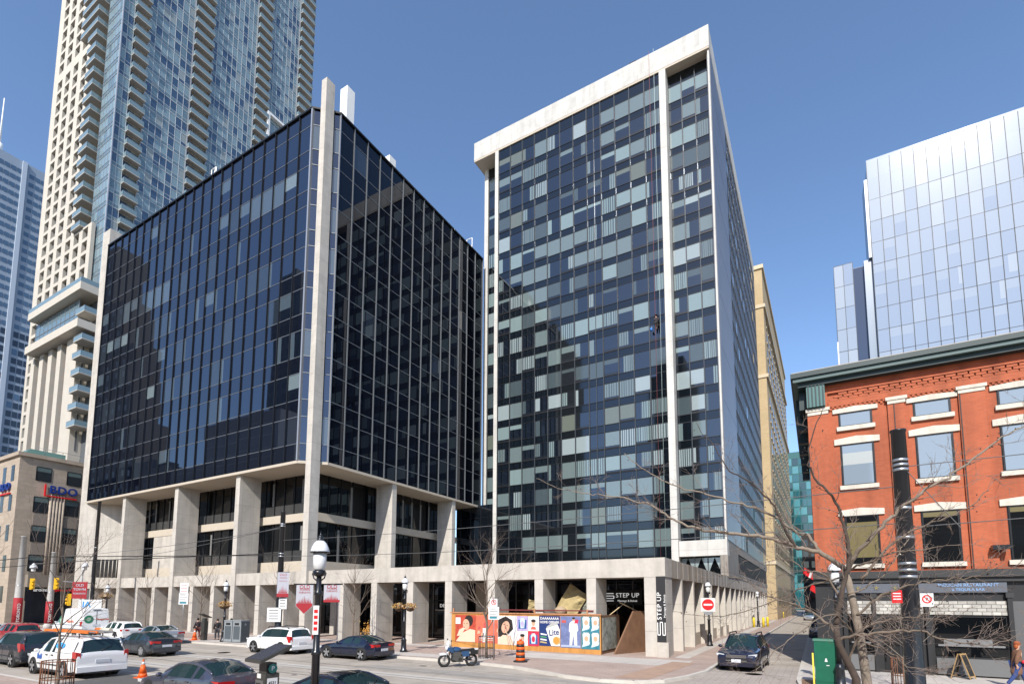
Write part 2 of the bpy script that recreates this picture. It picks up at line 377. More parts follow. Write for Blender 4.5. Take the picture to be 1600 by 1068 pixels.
# ================================================================ dark glass office block (left)
offb = thing('office_block', 'black glass office block raised on pale concrete fins, one rising past its corner', 'building', (-60, 31.2, 0))
XL, XR, YF, XS, YB = -81.15, -40.45, 31.2, -38.6, 58.6
ZB, ZT = 16.05, 51.1
core = MB()
core.prism([(XL, YF+.12), (XR, YF+.12), (XS-.12, 33.0), (XS-.12, YB), (XL, YB)], ZB+.05, ZT-.05, black_matte)
part('core_wall', core, offb)
rows = []; z = ZB
for i in range(17):
    h = (1.62 if i % 2 == 0 else 2.556); rows.append((z, h, i % 2)); z += h
ps = []
bayF, bayS = (XR-XL)/22, (YB-32.95)/14
blind_m = [blue_blind_glass, mat('pale_blind_behind_glass', (.13, .165, .18), .03, ior=1.9), mat('dim_room_behind_glass', (.016, .022, .032), .02, ior=1.95)]
for i in range(22):
    for (z, h, tall) in rows:
        cells = [(0, 1, 0, 1, black_glass if tall else black_spandrel)]
        r_ = random.random(); fl = round((z-ZB)/4.18)
        if tall and ((fl == 5 and i in (3, 4, 6, 7, 8)) or (fl == 6 and i in (16, 17, 18, 19)) or r_ < .07):
            cells = [(0, 1, 0, .45, black_glass), (0, 1, .45, 1, blind_m[0 if r_ > .03 else 1])] if r_ < .5 else [(0, 1, 0, 1, blind_m[0])]
        elif tall and r_ > .9:
            w = random.uniform(.15, .4); cells = [(0, w, 0, 1, blind_m[0]), (w, 1, 0, 1, black_glass)]
        elif tall and r_ > .72: cells = [(0, 1, 0, 1, blind_m[2])]
        ps.append(pane((XL+i*bayF, YF, z), (bayF, 0, 0), (0, 0, h), (0, -1, 0), cells, .0016))
for i in range(14):
    for (z, h, tall) in rows:
        cells = [(0, 1, 0, 1, side_glass)]
        if tall and random.random() < .05: cells = [(0, 1, 0, 1, blind_m[2])]
        ps.append(pane((XS, 32.95+i*bayS, z), (0, bayS, 0), (0, 0, h), (1, 0, 0), cells, .0016))
cu = Vector((XS-XR, 32.95-YF, 0))
for (z, h, tall) in rows:
    for a, b in ((0, .36), (.64, 1)):
        cells = [(0, 1, 0, 1, blue_blind_glass if (tall and random.random() < .3) else (black_glass if tall else black_spandrel))]
        ps.append(pane((XR+cu.x*a, YF+cu.y*a, z), cu*(b-a), (0, 0, h), (1, -1, 0), cells, .0008))
emit('window_pane', ps, offb)
mu = MB()
for i in range(23): mu.box(XL+i*bayF-.042, XL+i*bayF+.042, YF-.12, YF+.1, ZB, ZT, alu_dark)
for (z, h, t) in rows[1:]: mu.box(XL, XR, YF-.028, YF+.05, z-.03, z+.03, alu_grey)
mu.box(XR-.09, XR+.09, YF-.16, YF+.1, ZB, ZT, alu)
part('front_mullion_grid', mu, offb)
mu = MB()
for i in range(15): mu.box(XS-.1, XS+.12, 32.95+i*bayS-.04, 32.95+i*bayS+.04, ZB, ZT, alu_grey if i else alu)
for (z, h, t) in rows[1:]: mu.box(XS-.05, XS+.03, 32.95, YB, z-.035, z+.035, alu_grey)
part('side_mullion_grid', mu, offb)
mu = MB()
nrm = Vector((cu.y, -cu.x, 0)).normalized()
for (z, h, t) in rows[1:]:
    a = Vector((XR, YF, z)); q = [a, a+cu, a+cu+nrm*.05, a+nrm*.05]
    mu = MB(); mu.prism([(p.x, p.y) for p in q][::-1], z-.03, z+.03, alu_grey); part('corner_transom', mu, offb)
rf = MB(); rf.prism([(XL, YF-.17), (XR+.05, YF-.17), (XS+.17, 32.9), (XS+.17, YB), (XL, YB)], ZT, ZT+.18, alu_dark)
part('roof_edge', rf, offb)
rf = MB(); rf.prism([(XL, YF+.4), (XR, YF+.4), (XS-.4, 33.3), (XS-.4, YB-.2), (XL, YB-.2)], ZT+.18, ZT+.24, mat('roof_gravel', (.35, .34, .32), .9, var=.15)); part('roof', rf, offb)
sf = MB(); sf.prism([(XL-.2, YF-.1), (XR+.03, YF-.1), (XS+.1, 32.92), (XS+.1, YB), (XL-.2, YB)], ZB-.25, ZB, soffit_m)
part('soffit', sf, offb)
# fins: front and side
for x in (-72.5, -61.05, -49.95):
    p = MB(); p.box(x, x+.68, 31.42, 33.75, KZ, ZB-.25, concrete); part('fin_pillar', p, offb)
for y in (41.75, 52.45):
    p = MB(); p.box(-40.95, -38.66, y, y+.66, KZ, ZB-.25, concrete); part('fin_pillar', p, offb)
p = MB(); p.box(-39.5, -38.78, 31.3, 32.3, KZ, 53.8, concrete); part('corner_fin', p, offb, label='tall white concrete fin rising past the roof at the glass corner')
p = MB(); p.box(-83.1, XL, YF-.02, 58, ZB-.24, 53.75, concrete)
p.prism([(-83.1, YF-.02), (-81.5, YF-.02), (-78.3, 34.45), (-78.3, 40), (-83.1, 40)], KZ, ZB-.25, concrete)
part('end_wall', p, offb)
nb = MB(); nb.face([(-80.6, 32.02, 6.3), (-78.6, 34.08, 6.3), (-78.6, 34.08, 8.6), (-80.6, 32.02, 8.6)], black_matte)
for k in range(5): nb.tube([(-79.9+.3*k, 32.7+.31*k, 6.3), (-79.9+.3*k, 32.7+.31*k, 8.6)], .06, concrete_plain, 4)
part('louvre', nb, offb)
# recessed storeys
ps = []
for (z0, z1) in ((7.2, 11.1), (11.9, 15.8)):
    n = 24
    for i in range(n):
        x0 = -78.3+i*(36.4/n)
        cells = [(0, 1, .28, 1, store_glass), (0, 1, 0, .28, mat('grey_spandrel_glass', (.045, .045, .044), .1, ior=1.5))]
        if random.random() < .25: cells = [(0, 1, 0, .28, MATS['grey_spandrel_glass']), (0, .7, .28, 1, store_glass), (.7, 1, .28, .9, mat('curtain_edge', (.17, .165, .155), .6))]
        ps.append(pane((x0, 34.5, z0), (36.4/n, 0, 0), (0, 0, z1-z0), (0, -1, 0), cells, .002))
    for i in range(14):
        y0 = 34.5+i*1.6; cells = [(0, 1, 0, 1, store_glass)]
        if random.random() < .3: cells = [(0, .8, 0, 1, store_glass), (.8, 1, 0, .85, MATS['curtain_edge'])]
        ps.append(pane((-41.9, y0, z0), (0, 1.6, 0), (0, 0, z1-z0), (1, 0, 0), cells, .002))
for p_ in ps: pass
emit('recessed_window', ps, offb, 80)
mu = MB()
for i in range(25): mu.box(-78.3+i*36.4/24-.04, -78.3+i*36.4/24+.04, 34.42, 34.56, 7.2, 15.8, alu_dark)
for i in range(15): mu.box(-41.95, -41.82, 34.5+i*1.6-.04, 34.5+i*1.6+.04, 7.2, 15.8, alu_dark)
part('recessed_frame', mu, offb)
for z0, z1 in ((11.1, 11.9), (6.05, 7.2)):
    sb = MB(); sb.prism([(-78.3, 34.2), (-41.6, 34.2), (-41.6, 57.5), (-78.3, 57.5)], z0, z1, soffit_m); part('floor_slab', sb, offb)
wl = MB(); wl.box(-70.6, -64.2, 34.25, 34.4, 7.2, 11.1, concrete_plain); part('wall_panel', wl, offb)
gw = MB()
gw.box(-83, -42, 37.0, 37.1, KZ, 5.9, store_glass); gw.box(-42, -41.9, 37.0, 57.5, KZ, 5.9, store_glass)
part('ground_floor_glass', gw, offb)
mu = MB()
for i in range(28): mu.box(-82+i*1.45, -81.93+i*1.45, 36.93, 37.05, KZ, 5.9, alu_dark)
mu.box(-83, -42, 36.94, 37.05, 3.0, 3.1, alu_dark); part('ground_floor_frame', mu, offb)
for x0, x1 in ((-80, -75), (-69, -63.4), (-57.6, -55.2)):
    w = MB(); w.box(x0, x1, 35.6, 36.6, KZ, 5.9, concrete); part('ground_floor_wall', w, offb)
for y in (36.2, 43.2, 50):
    w = MB(); w.box(-41.2, -40.4, y, y+.7, KZ, 6.0, concrete); part('rear_column', w, offb)
# plant on the roof
rb = MB(); rb.box(-38.3, -37.2, 40.8, 41.9, ZT, 57.3, white_paint)
for (x, y, nm, h) in ((-39.6, 34.6, 'roof_plant_box', 4.6), (-40.0, 41.3, 'roof_vent_box', 2.4)):
    b_ = MB(); b_.box(x-.5, x+.5, y-.5, y+.5, ZT+.2, ZT+h, white_paint)
    single(nm, b_, 'white upright steel box on the black roof, ' + ('close behind the tall corner fin' if h > 3 else 'smaller, further along the right edge'), 'roof plant', base=(x, y, ZT+.2))
fr = MB()
for a, b in (((0, 0), (0, 2.2)), ((.9, 0), (.9, 2.2)), ((0, 2.2), (.9, 2.2)), ((0, 1.1), (.9, 1.1))): fr.tube([(-39.9+a[0], 56.6, ZT+a[1]), (-39.9+b[0], 56.6, ZT+b[1])], .05, white_paint, 6)
single('roof_ladder_frame', fr, 'small white metal frame standing at the far right end of the black roof', 'roof frame', base=(-39.9, 56.6, ZT))
lf = MB()
for a, b in (((0, 0), (0, 1.7)), ((.9, 0), (.9, 1.7)), ((0, 1.7), (.9, 1.7)), ((0, .8), (.9, .8)), ((0, 0), (.9, 1.7))): lf.tube([(-58.6+a[0], YF+.6, ZT+.2+a[1]), (-58.6+b[0], YF+.6, ZT+.2+b[1])], .06, white_paint, 6)
single('roof_rig', lf, 'white metal rig on the front edge of the black roof, before the balcony tower', 'roof frame', base=(-58.6, YF+.6, ZT+.2))

# ================================================================ residential tower with white roof band
tw = thing('glass_tower', 'tall dark glass tower with white roof band and slim white piers behind the arcade', 'building', (-23, 57.6, 0))
TY, TXL, TXR, TYB = 57.6, -39.5, -7.65, 107.0
core = MB(); core.box(-35.6, -13.2, TY+.35, TYB-1, 6, 65.6, black_matte); core.box(-38.6, -7.75, TY+2.6, TYB-1, 6, 65.6, black_matte)
core.box(-13.2, -7.75, TY+1.5, TY+2.6, 9.8, 65.6, black_matte); part('core_wall', core, tw)
band = MB(); band.box(TXL, TXR, TY, TYB, 65.85, 68.5, brickmat('white_stone_panel', (.52, .50, .46), (.43, .415, .385), (.36, .345, .32), .95, 1.33, .012, .7, .5, var=.10, bump=.05, bias=-.3, stain=.2))
part('roof_band', band, tw)
sfb = MB(); sfb.box(TXL+.02, TXR-.02, TY+.02, TYB, 65.6, 65.848, soffit_m); part('roof_soffit', sfb, tw)
pier_m = brickmat('white_pier_stone', (.54, .52, .48), (.50, .48, .445), (.36, .345, .32), 3, 2.93, .02, .7, 0., var=.10, bump=.05, stain=.15)
for x0, x1, y0, y1, z0 in ((-35.95, -35.42, TY-.02, TY+.9, 5.9), (-13.3, -12.55, TY-.05, TY+1.4, 5.9), (-7.9, -7.72, TY+.2, TY+.42, 9.8), (-38.95, -38.35, 59.6, 60.4, 5.9)):
    p = MB(); p.box(x0, x1, y0, y1, z0, 65.6, pier_m); part('white_pier', p, tw)
FH, Z0 = 2.93, 9.3
sp_m = mat('tower_spandrel', (.004, .006, .008), .04, ior=1.65, spt=(.80, .88, 1), wobble=.0006, bscale=.5)
tg = mat('tower_glass', (.004, .006, .009), .02, ior=2.0, spt=(.80, .88, 1), wobble=.0008, bscale=.5)
bl = [mat('blind_pale_teal', (.165, .22, .22), .04, ior=1.95), mat('blind_grey_green', (.115, .15, .15), .04, ior=1.95), mat('blind_white', (.235, .28, .285), .04, ior=1.95),
      mat('blind_olive', (.105, .12, .10), .05, ior=1.8), mat('blind_dim', (.05, .068, .074), .05, ior=1.8), mat('curtain_salmon', (.10, .065, .06), .08, ior=1.8)]
frm = mat('pane_frame_dark', (.012, .013, .015), .35, ior=1.4)
tan_b = mat('blind_tan', (.095, .08, .05), .05, ior=1.8)
fold_shade = mat('curtain_fold_shade', (.075, .095, .098), .05, ior=1.8)
def cellset(fl, i, n):
    r = random.random(); C = []
    s0 = .16 if random.random() < .38 else 0        # a hopper sash at the foot of some panes
    lo = [(0, 1, 0, .07, frm), (0, 1, .07, s0-.025, tg), (0, 1, s0-.025, s0, frm)] if s0 else []
    m = RUN[fl % 19][i % 24]
    if r < .37: C = [(0, 1, s0, 1, m)]
    elif r < .50:
        k = random.choice((.45, .6, .72, .8)); C = [(0, 1, s0, k, tg), (0, 1, k, 1, m)]
    elif r < .74:                                   # drawn curtains: shade of the folds painted as flat dark stripes
        q = [0]
        while q[-1] < 1: q.append(min(1, q[-1]+random.uniform(.05, .11)))
        a = random.choice((0, 0, .3, .55)); mm = random.choice([bl[0], bl[1], bl[2]]); fl2 = False
        for u0, u1 in zip(q, q[1:]):
            fl2 = not fl2; C.append((u0, u1, s0, 1, tg if u0 < a else (mm if fl2 else (fold_shade if random.random() < .45 else bl[4]))))
        if random.random() < .5: C = [(1-u1, 1-u0, v0, v1, m_) for u0, u1, v0, v1, m_ in C]
    elif r < .82:
        w = random.uniform(.15, .4); C = [(0, w, s0, 1, m), (w, 1, s0, 1, tg)]
    else: C = [(0, 1, s0, 1, tg if random.random() < .8 else bl[4])]
    # every pane sits in a dark frame
    C = C+lo
    return [(0, .045, 0, 1, frm), (.955, 1, 0, 1, frm), (.045, .955, 0, .03, frm), (.045, .955, .97, 1, frm)]+[(.045+.91*u0, .045+.91*u1, .03+.94*v0, .03+.94*v1, m_) for u0, u1, v0, v1, m_ in C]
RUN = []                                             # rooms of one to four windows share a blind
for _ in range(19):
    q = []; fm = random.choice([bl[0], bl[1], bl[2], bl[1], bl[4]])
    while len(q) < 24: q += [fm if random.random() < .5 else random.choice([bl[0], bl[0], bl[1], bl[1], bl[2], bl[4], bl[3]])]*random.choice((1, 2, 2, 3, 4))
    RUN.append(q)
ps = []; sp = []
bays = [-35.42+(22.12/12)*i for i in range(13)]
for fl in range(19):
    z = Z0+fl*FH
    for i in range(12):
        x0, x1 = bays[i], bays[i+1]
        ps.append(pane((x0, TY+.15, z), (x1-x0, 0, 0), (0, 0, 2.06), (0, -1, 0), cellset(fl, i, 12), .0026))
    for i in range(3):
        w = 4.55/3; ps.append(pane((-12.55+w*i, TY+1.2, z), (w, 0, 0), (0, 0, 2.06), (0, -1, 0), cellset(fl, i+20, 3), .0018))
    ps.append(pane((-38.35, TY+2.2, z), (2.4, 0, 0), (0, 0, 2.06), (0, -1, 0), cellset(fl, 40, 1), .0018))
emit('window', ps, tw, 100)
zs = [5.9]+[Z0+fl*FH+2.06 for fl in range(19)]; ze = [Z0+fl*FH for fl in range(19)]+[65.6]
for a, b in zip(zs, ze):
    sp = MB(); sl_ = MB(); sr_ = MB()
    for i in range(12): sp.add(pane((bays[i], TY+.16, a), (bays[i+1]-bays[i], 0, 0), (0, 0, b-a), (0, -1, 0), [(0, 1, 0, 1, sp_m)], .0015))
    sl_.box(-38.35, -35.95, TY+2.21, TY+2.3, a, b, sp_m)
    if a > 9: sr_.box(-12.55, -8.0, TY+1.21, TY+1.3, a, b, sp_m); part('spandrel_band', sr_, tw)
    part('spandrel_band', sp, tw); part('spandrel_band', sl_, tw)
tmul = mat('tower_mullion_dark', (.07, .075, .08), .35, metal=.4)
mu = MB()
for i in range(13): mu.box(bays[i]-.035, bays[i]+.035, TY+.05, TY+.2, 5.9, 65.6, tmul)
mu.box(bays[7]+.9, bays[7]+.96, TY+.07, TY+.2, 5.9, 65.6, tmul)
for i in range(4): mu.box(-12.55+i*4.55/3-.03, -12.55+i*4.55/3+.03, TY+1.1, TY+1.25, 9.8, 65.0, tmul)
for fl in range(19):
    z = Z0+fl*FH
    for dz in (0, 2.06): mu.box(-35.42, -13.3, TY+.11, TY+.2, z+dz-.028, z+dz+.028, alu_dark); mu.box(-12.55, -8.0, TY+1.16, TY+1.25, z+dz-.028, z+dz+.028, alu_dark)
part('mullion_grid', mu, tw)
# side wall: polished granite strip, then a skewed-looking window grid
granite = mat('polished_granite', (.12, .12, .132), .30, var=.18, vscale=.35, ior=1.5)
side_tg = mat('tower_side_glass', (.010, .012, .015), .30, ior=1.32)
sw = MB(); sw.box(-8.0, -7.66, TY+.42, 69.5, 9.8, 65.6, granite)
for z in range(13, 66, 6): sw.box(-7.70, -7.655, TY+1.6, 69.5, z, z+.06, alu_dark)
part('granite_wall', sw, tw)
ps = []; NB = 20; w = (TYB-69.5)/NB
for i in range(NB):
    for fl in range(19):
        z = Z0+fl*FH+.6
        ps.append(pane((-7.7, 69.5+i*w, z), (0, w*.96, 0), (0, 0, 1.9), (1, 0, 0), [(0, 1, 0, 1, side_tg if random.random() < .93 else bl[4])], .003))
emit('side_window', ps, tw, 40)
sg = MB(); sg.box(-8.0, -7.72, 69.5, TYB, 9.8, 65.6, mat('side_spandrel', (.03, .032, .036), .55, ior=1.35))
for i in range(NB+1): sg.box(-7.72, -7.675, 69.5+i*w-.03, 69.5+i*w+.03, 12, 65.6, alu_dark)
for fl in range(19):
    z = Z0+fl*FH; sg.box(-7.72, -7.672, 69.5, TYB, z+.54, z+.6, alu_grey); sg.box(-7.72, -7.68, 69.5, TYB, z+2.5, z+2.56, alu_dark)
part('side_wall', sg, tw)
# lower storey over the arcade on the street side and the white fascia over the restaurant
lw = MB(); lw.box(-12.5, -7.7, TY, TY+1.3, 8.15, 9.8, pier_m); part('fascia', lw, tw)
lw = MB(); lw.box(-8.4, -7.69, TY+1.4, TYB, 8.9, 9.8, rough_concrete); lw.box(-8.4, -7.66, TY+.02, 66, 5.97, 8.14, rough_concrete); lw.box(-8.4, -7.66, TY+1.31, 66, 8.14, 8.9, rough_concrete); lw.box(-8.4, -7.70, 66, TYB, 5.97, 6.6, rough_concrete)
part('street_side_wall', lw, tw)
lw = MB(); lw.box(-8.3, -7.8, 66, TYB, 6.6, 8.9, side_tg)
for i in range(24): lw.box(-7.85, -7.74, 66.5+i*1.6, 66.58+i*1.6, 6.6, 8.9, alu_dark)
part('ribbon_window', lw, tw)
lk = MB(); lk.box(-41.9, -35.95, TY+.25, TY+.35, 5.9, 16, tg)
for k in range(3): lk.box(-41.9, -35.95, TY+.2, TY+.26, 8.5+2.9*k, 8.56+2.9*k, alu_dark)
for k in range(4): lk.box(-41.2+1.6*k, -41.14+1.6*k, TY+.18, TY+.26, 5.9, 16, alu_dark)
part('link_glass', lk, tw)
rw = MB(); rw.box(-12.5, -8.4, TY+.9, TY+1.0, 5.9, 8.15, store_glass)
for i in range(4): rw.box(-12.5+i*1.35, -12.44+i*1.35, TY+.85, TY+.95, 5.9, 8.15, alu_grey)
part('restaurant_window', rw, tw)
for i in range(3):
    ct = MB(); x = -12.4+i*1.35
    for s_ in (0, 1):
        xa = x+ (1.25 if s_ else 0); d_ = -1 if s_ else 1
        ct.face([(xa, TY+.84, 6.1), (xa+d_*.12, TY+.84, 6.1), (xa+d_*.12, TY+.82, 6.7), (xa+d_*.62, TY+.84, 8.0), (xa, TY+.84, 8.0)], bl[2])
    part('curtain', ct, tw)

# ================================================================ arcade
arc = thing('concrete_arcade', 'long pale concrete arcade of square columns running along the plaza and round the corner', 'arcade', (-30, 31.54, 0))
bm_ = MB(); bm_.box(-83.05, -7.7, 31.56, 33.3, 4.82, 5.96, concrete_plain)
part('front_beam', bm_, arc)
weath = mat('weathered_panel', (.36, .325, .28), .85, var=.2, vscale=1.2, streak=True); weath2 = mat('weathered_panel_warm', (.33, .285, .23), .85, var=.2, vscale=1.2, streak=True)
bm_ = MB()
for i in range(90):
    y0 = 33.3+i*.82
    if y0 < 106: bm_.box(-8.1, -7.72-(.012 if i % 2 else 0), y0, min(y0+.80, 106.5), 4.82, 5.95, weath if i % 3 else weath2)
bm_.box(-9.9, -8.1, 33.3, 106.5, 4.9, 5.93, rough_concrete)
part('street_beam', bm_, arc)
FX = [-8.96, -12.66, -16.37, -20.12, -23.82, -27.5, -31.26, -35.03, -42.6, -46.2, -53.5, -57.25, -64.8, -68.5, -75.9, -79.6]
for x in FX[1:]:
    c = MB(); c.box(x, x+.63, 31.57, 33.5, KZ, 4.82, concrete); part('column', c, arc)
c = MB(); c.box(-8.96, -8.25, 31.57, 33.4, KZ, 4.82, concrete); c.box(-8.25, -7.74, 31.75, 33.4, KZ, 4.82, concrete); part('corner_pier', c, arc)
c = MB(); c.box(-8.22, -7.55, 31.35, 31.74, KZ, .98, concrete_plain); part('plinth', c, arc)
for i in range(19):
    y = 36.0+3.82*i
    if y < 106:
        c = MB(); c.box(-9.85, -7.72, y, y+.42, KZ, 4.82, concrete); part('street_column', c, arc)
lw = MB(); lw.box(-8.4, -8.0, 40.4, 60.2, KZ, 1.05, soffit_m); part('low_wall', lw, arc)
# podium behind the arcade (shops)
pod = thing('shop_podium', 'dark glazed shopfronts set back behind the arcade columns under the tower', 'shopfront', (-22, 38, 0))
ps = []
for i in range(22):
    x0 = -36+i*1.22; ps.append(pane((x0, 38, KZ), (1.22, 0, 0), (0, 0, 4.75), (0, -1, 0), [(0, 1, 0, .8, store_glass), (0, 1, .8, 1, black_spandrel)], .002))
emit('shop_window', ps, pod)
for x0 in (-24.6, -24.0): pass
ps = []
for i in range(20):
    ps.append(pane((-10.6, 38+i*3.4, KZ), (0, 3.4, 0), (0, 0, 4.75), (1, 0, 0), [(0, 1, 0, 1, store_glass)], .002))
emit('side_shop_window', ps, pod)
mu = MB()
for i in range(23): mu.box(-36+i*1.22-.04, -36+i*1.22+.04, 37.9, 38.02, KZ, 4.88, alu_grey)
mu.box(-36, -9.2, 37.92, 38.02, 3.35, 3.45, alu_dark); part('window_frame', mu, pod)
rf = MB(); rf.box(-36, -9.9, 33.5, TY, 5.0, 5.92, concrete_plain); part('roof_slab', rf, pod)
w = MB(); w.box(-24.9, -23.5, 37.3, 38.1, KZ, 4.9, concrete); w.box(-36.2, -35.6, 37.5, TY, KZ, 4.9, concrete); part('pier', w, pod)
w = MB(); w.box(-25.5, -22.8, 36.2, 37.3, KZ, .55, concrete_plain); part('step', w, pod)
# lettering
sg = thing('shop_sign', 'dark shop sign with white STEP UP lettering set in the shopfront behind the arcade', 'sign', (-12.45, 37.85, 3.65))
b_ = MB(); b_.box(-14.1, -10.9, 37.8, 37.88, 3.1, 4.2, mat('sign_charcoal', (.03, .031, .034), .5)); part('board', b_, sg)
def stepup(flat):
    t = MB(); t.add(text_mb('STEP UP', .46, white_paint, .02, False, 1.08), lambda p: (p[0]+.42, p[1]+.12, p[2])); t.add(text_mb('Massage & Rehab', .20, white_paint, .02, False, 1.05), lambda p: (p[0]+.42, p[1]-.27, p[2]))
    for dy in (.27, .09, -.09, -.27):
        t.box(-1.38, -.62, dy-.028, dy+.028, -.01, .01, white_paint)
    for sx_, ya in ((-1.40, .18), (-.60, 0), (-1.40, -.18)): t.box(sx_-.03, sx_+.03, ya-.1, ya+.1, -.01, .01, white_paint)
    return t
white_glow = mat('white_letters_added_glow', (.78, .78, .76), .5, emit=(1, 1, 1, .25))  # glow added so the letters in shade read bright
t = MB(); t.add(stepup(0), face_front(-12.4, 37.78, 3.68)); lo_ = part('lettering', t, sg); lo_.data.materials[0] = white_glow
sg = thing('hanging_banner', 'tall black banner with upright white STEP UP lettering on the corner pier', 'sign', (-8.0, 31.5, 2.9))
b_ = MB(); b_.box(-8.24, -7.70, 31.50, 31.545, .99, 4.84, mat('banner_black', (.018, .018, .02), .6)); part('cloth', b_, sg)
t = MB(); t.add(stepup(0), lambda p: (-7.97-p[1]*.8, 31.495-p[2], 2.7+p[0]*.92)); part('lettering', t, sg)
sg = MB(); sg.add(text_mb('DENTAL', .42, white_glow, .02, False, 1.1), face_front(-28.3, 37.9, 2.95)); sg.box(-29.6, -27.0, 37.87, 37.9, 2.55, 2.6, white_paint)
single('shop_lettering', sg, 'white DENTAL lettering on dark glass deep behind the arcade', 'sign', base=(-28.3, 37.9, 2.55))
# ================================================================ cream and glass balcony tower
ct = thing('balcony_tower', 'very tall cream and blue glass apartment tower with stacked balconies behind the black block', 'building', (-143, 47, 0))
cream = mat('cream_precast', (.51, .465, .395), .75, var=.05, vscale=.5)
gblue = mat('tower_blue_glass', (.035, .07, .125), .04, ior=2.0, wobble=.0015, bscale=.4)
gpale = mat('tower_pale_glass', (.20, .28, .31), .06, ior=1.9, wobble=.0015, bscale=.4)
gmid = mat('tower_mid_glass', (.125, .19, .225), .06, ior=1.9, wobble=.0015, bscale=.4)
gwhite = mat('tower_milky_panel', (.26, .30, .31), .25)
rail_glass = mat('balcony_glass', (.17, .24, .265), .06, ior=1.8)
brown_win = mat('window_brown_reveal', (.055, .042, .034), .3, ior=1.5)
dark_win = mat('window_dark', (.02, .026, .032), .05, ior=1.6)
CF_, CXR = 47.0, -127.6
c = MB(); c.box(-159, -143.6, 47.6, 98, 20, 215, mat('tower_core', (.10, .11, .12), .7)); c.box(-143.6, -134.3, 50.2, 98, 20, 215, MATS['tower_core']); c.box(-134.3, CXR-.5, 48.5, 98, 20, 215, MATS['tower_core']); part('core_wall', c, ct)
FHc = 3.1; ps = []
wall = MB()
def grid_wall(cols, x0, x1, z0, z1, ww=2.5, wh=2.3, yf=CF_, d=.7):
    cols = sorted(cols); edges = [x0]
    for cx_ in cols: edges += [cx_-ww/2, cx_+ww/2]
    edges.append(x1)
    for a, b in zip(edges[::2], edges[1::2]): wall.box(a, b, yf, yf+d, z0, z1, cream)
    n = int((z1-z0)/FHc)
    for cx_ in cols:
        zb = z0
        for k in range(n+1):
            zw = z0+.45+k*FHc
            if zw+wh > z1: break
            wall.box(cx_-ww/2, cx_+ww/2, yf+.003, yf+d, zb, zw, cream); zb = zw+wh
            m = brown_win if random.random() < .45 else dark_win
            q = pane((cx_-ww/2, yf+d-.05, zw), (ww, 0, 0), (0, 0, wh), (0, -1, 0), [(0, .5, 0, 1, m), (.5, 1, .3, 1, dark_win), (.5, 1, 0, .3, gmid)])
            q.box(cx_-.03, cx_+.03, yf+d-.12, yf+d-.05, zw, zw+wh, alu_grey)
            ps.append(q)
        wall.box(cx_-ww/2, cx_+ww/2, yf+.003, yf+d, zb, z1, cream)
C3 = [-155.65, -151.4, -147.1]
grid_wall(C3, -159.2, -144.2, 132.2, 215)
grid_wall(C3+[-142.6], -159.2, -139.8, 84.2, 132.2)
grid_wall(C3+[-142.6, -138.3, -134.1], -159.2, -131.2, 68.6, 84.2)
grid_wall([-157.1], -159.2, -154.9, 34, 68.6)
for x in (-154.9, -150.2, -145.6, -141, -136.4): wall.box(x, x+2.0, 46.4, 47.4, 34, 58.4, cream)
wall.box(-154.9, -131.3, 47.35, 47.6, 34, 58.4, MATS['tower_core']); wall.box(-134.4, -131.4, 46.4, 54, 20, 58.4, cream)
wall.box(-159.2, -154.9, 47, 47.4, 20, 34, cream); wall.box(-154.9, -134.4, 46.4, 47.4, 31, 34, cream)
wall.box(-159.6, -159.2, 47, 98, 20, 215, cream)
part('wall', wall, ct)
for x in (-152.9, -148.2, -143.6, -139):
    for k in range(7):
        z = 35+k*3.3; q = pane((x, 47.3, z), (2.7, 0, 0), (0, 0, 2.3), (0, -1, 0), [(.3, .95, 0, 1, dark_win), (0, .3, 0, 1, brown_win)]); q.box(x, x+2.7, 47.25, 47.32, z+2.3, z+3.3, mat('brick_brown_spandrel', (.16, .085, .06), .8)); ps.append(q)
emit('window', ps, ct, 100, hidden=lambda m: (proj(m.v[0]) or (0, 0))[1] > 730)
for z0, z1, nm in ((66.6, 68.2, 'terrace_slab'), (58.6, 60.3, 'terrace_slab')):
    s_ = MB(); s_.box(-153.2, -127.2, 44.6, 56, z0, z1, cream); part(nm, s_, ct)
gb = MB(); gb.box(-153, -131.5, 46.2, 46.4, 60.5, 66.2, gmid)
for k in range(11): gb.box(-153+2.15*k, -152.92+2.15*k, 46.1, 46.22, 60.5, 66.2, alu)
gb.box(-153, -131.5, 46.1, 46.2, 63.2, 63.3, alu); part('amenity_window', gb, ct)
rl = MB(); rl.box(-153.2, -127.2, 44.65, 44.7, 68.2, 69.2, rail_glass); rl.box(-127.27, -127.22, 44.6, 56, 68.2, 69.2, rail_glass); part('terrace_railing', rl, ct)
def balcony(x0, x1, y0, y1, z, side):
    b = MB(); b.box(x0, x1, y0, y1, z-.2, z, mat('balcony_slab', (.40, .38, .34), .8, var=.06))
    if side == 'x':
        b.box(x1-.05, x1-.02, y0, y1, z, z+1.05, rail_glass); b.box(x0, x1, y0+.02, y0+.05, z, z+1.05, rail_glass); b.box(x1-.07, x1, y0, y1, z+1.05, z+1.1, alu)
    else:
        b.box(x0, x1, y0+.02, y0+.05, z, z+1.05, rail_glass); b.box(x1-.05, x1-.02, y0, y1, z, z+1.05, rail_glass); b.box(x0, x1, y0, y0+.07, z+1.05, z+1.1, alu)
    return b
bs = []
z = 72.2
while z < 200:
    for y0, y1 in ((50.2, 53.2), (62.9, 67.4), (79.2, 83.2), (92.4, 97)): bs.append(balcony(CXR-.3, CXR+1.15, y0, y1, z, 'x'))
    if z > 84: bs.append(balcony(-143.9 if z > 132 else -139.7, -135.3, 46.3, 49.8, z, 'y'))
    z += FHc
for k in range(6): bs.append(balcony(-131.2, -127.3, 45.6, 51.5, 38.4+k*3.63, 'y'))
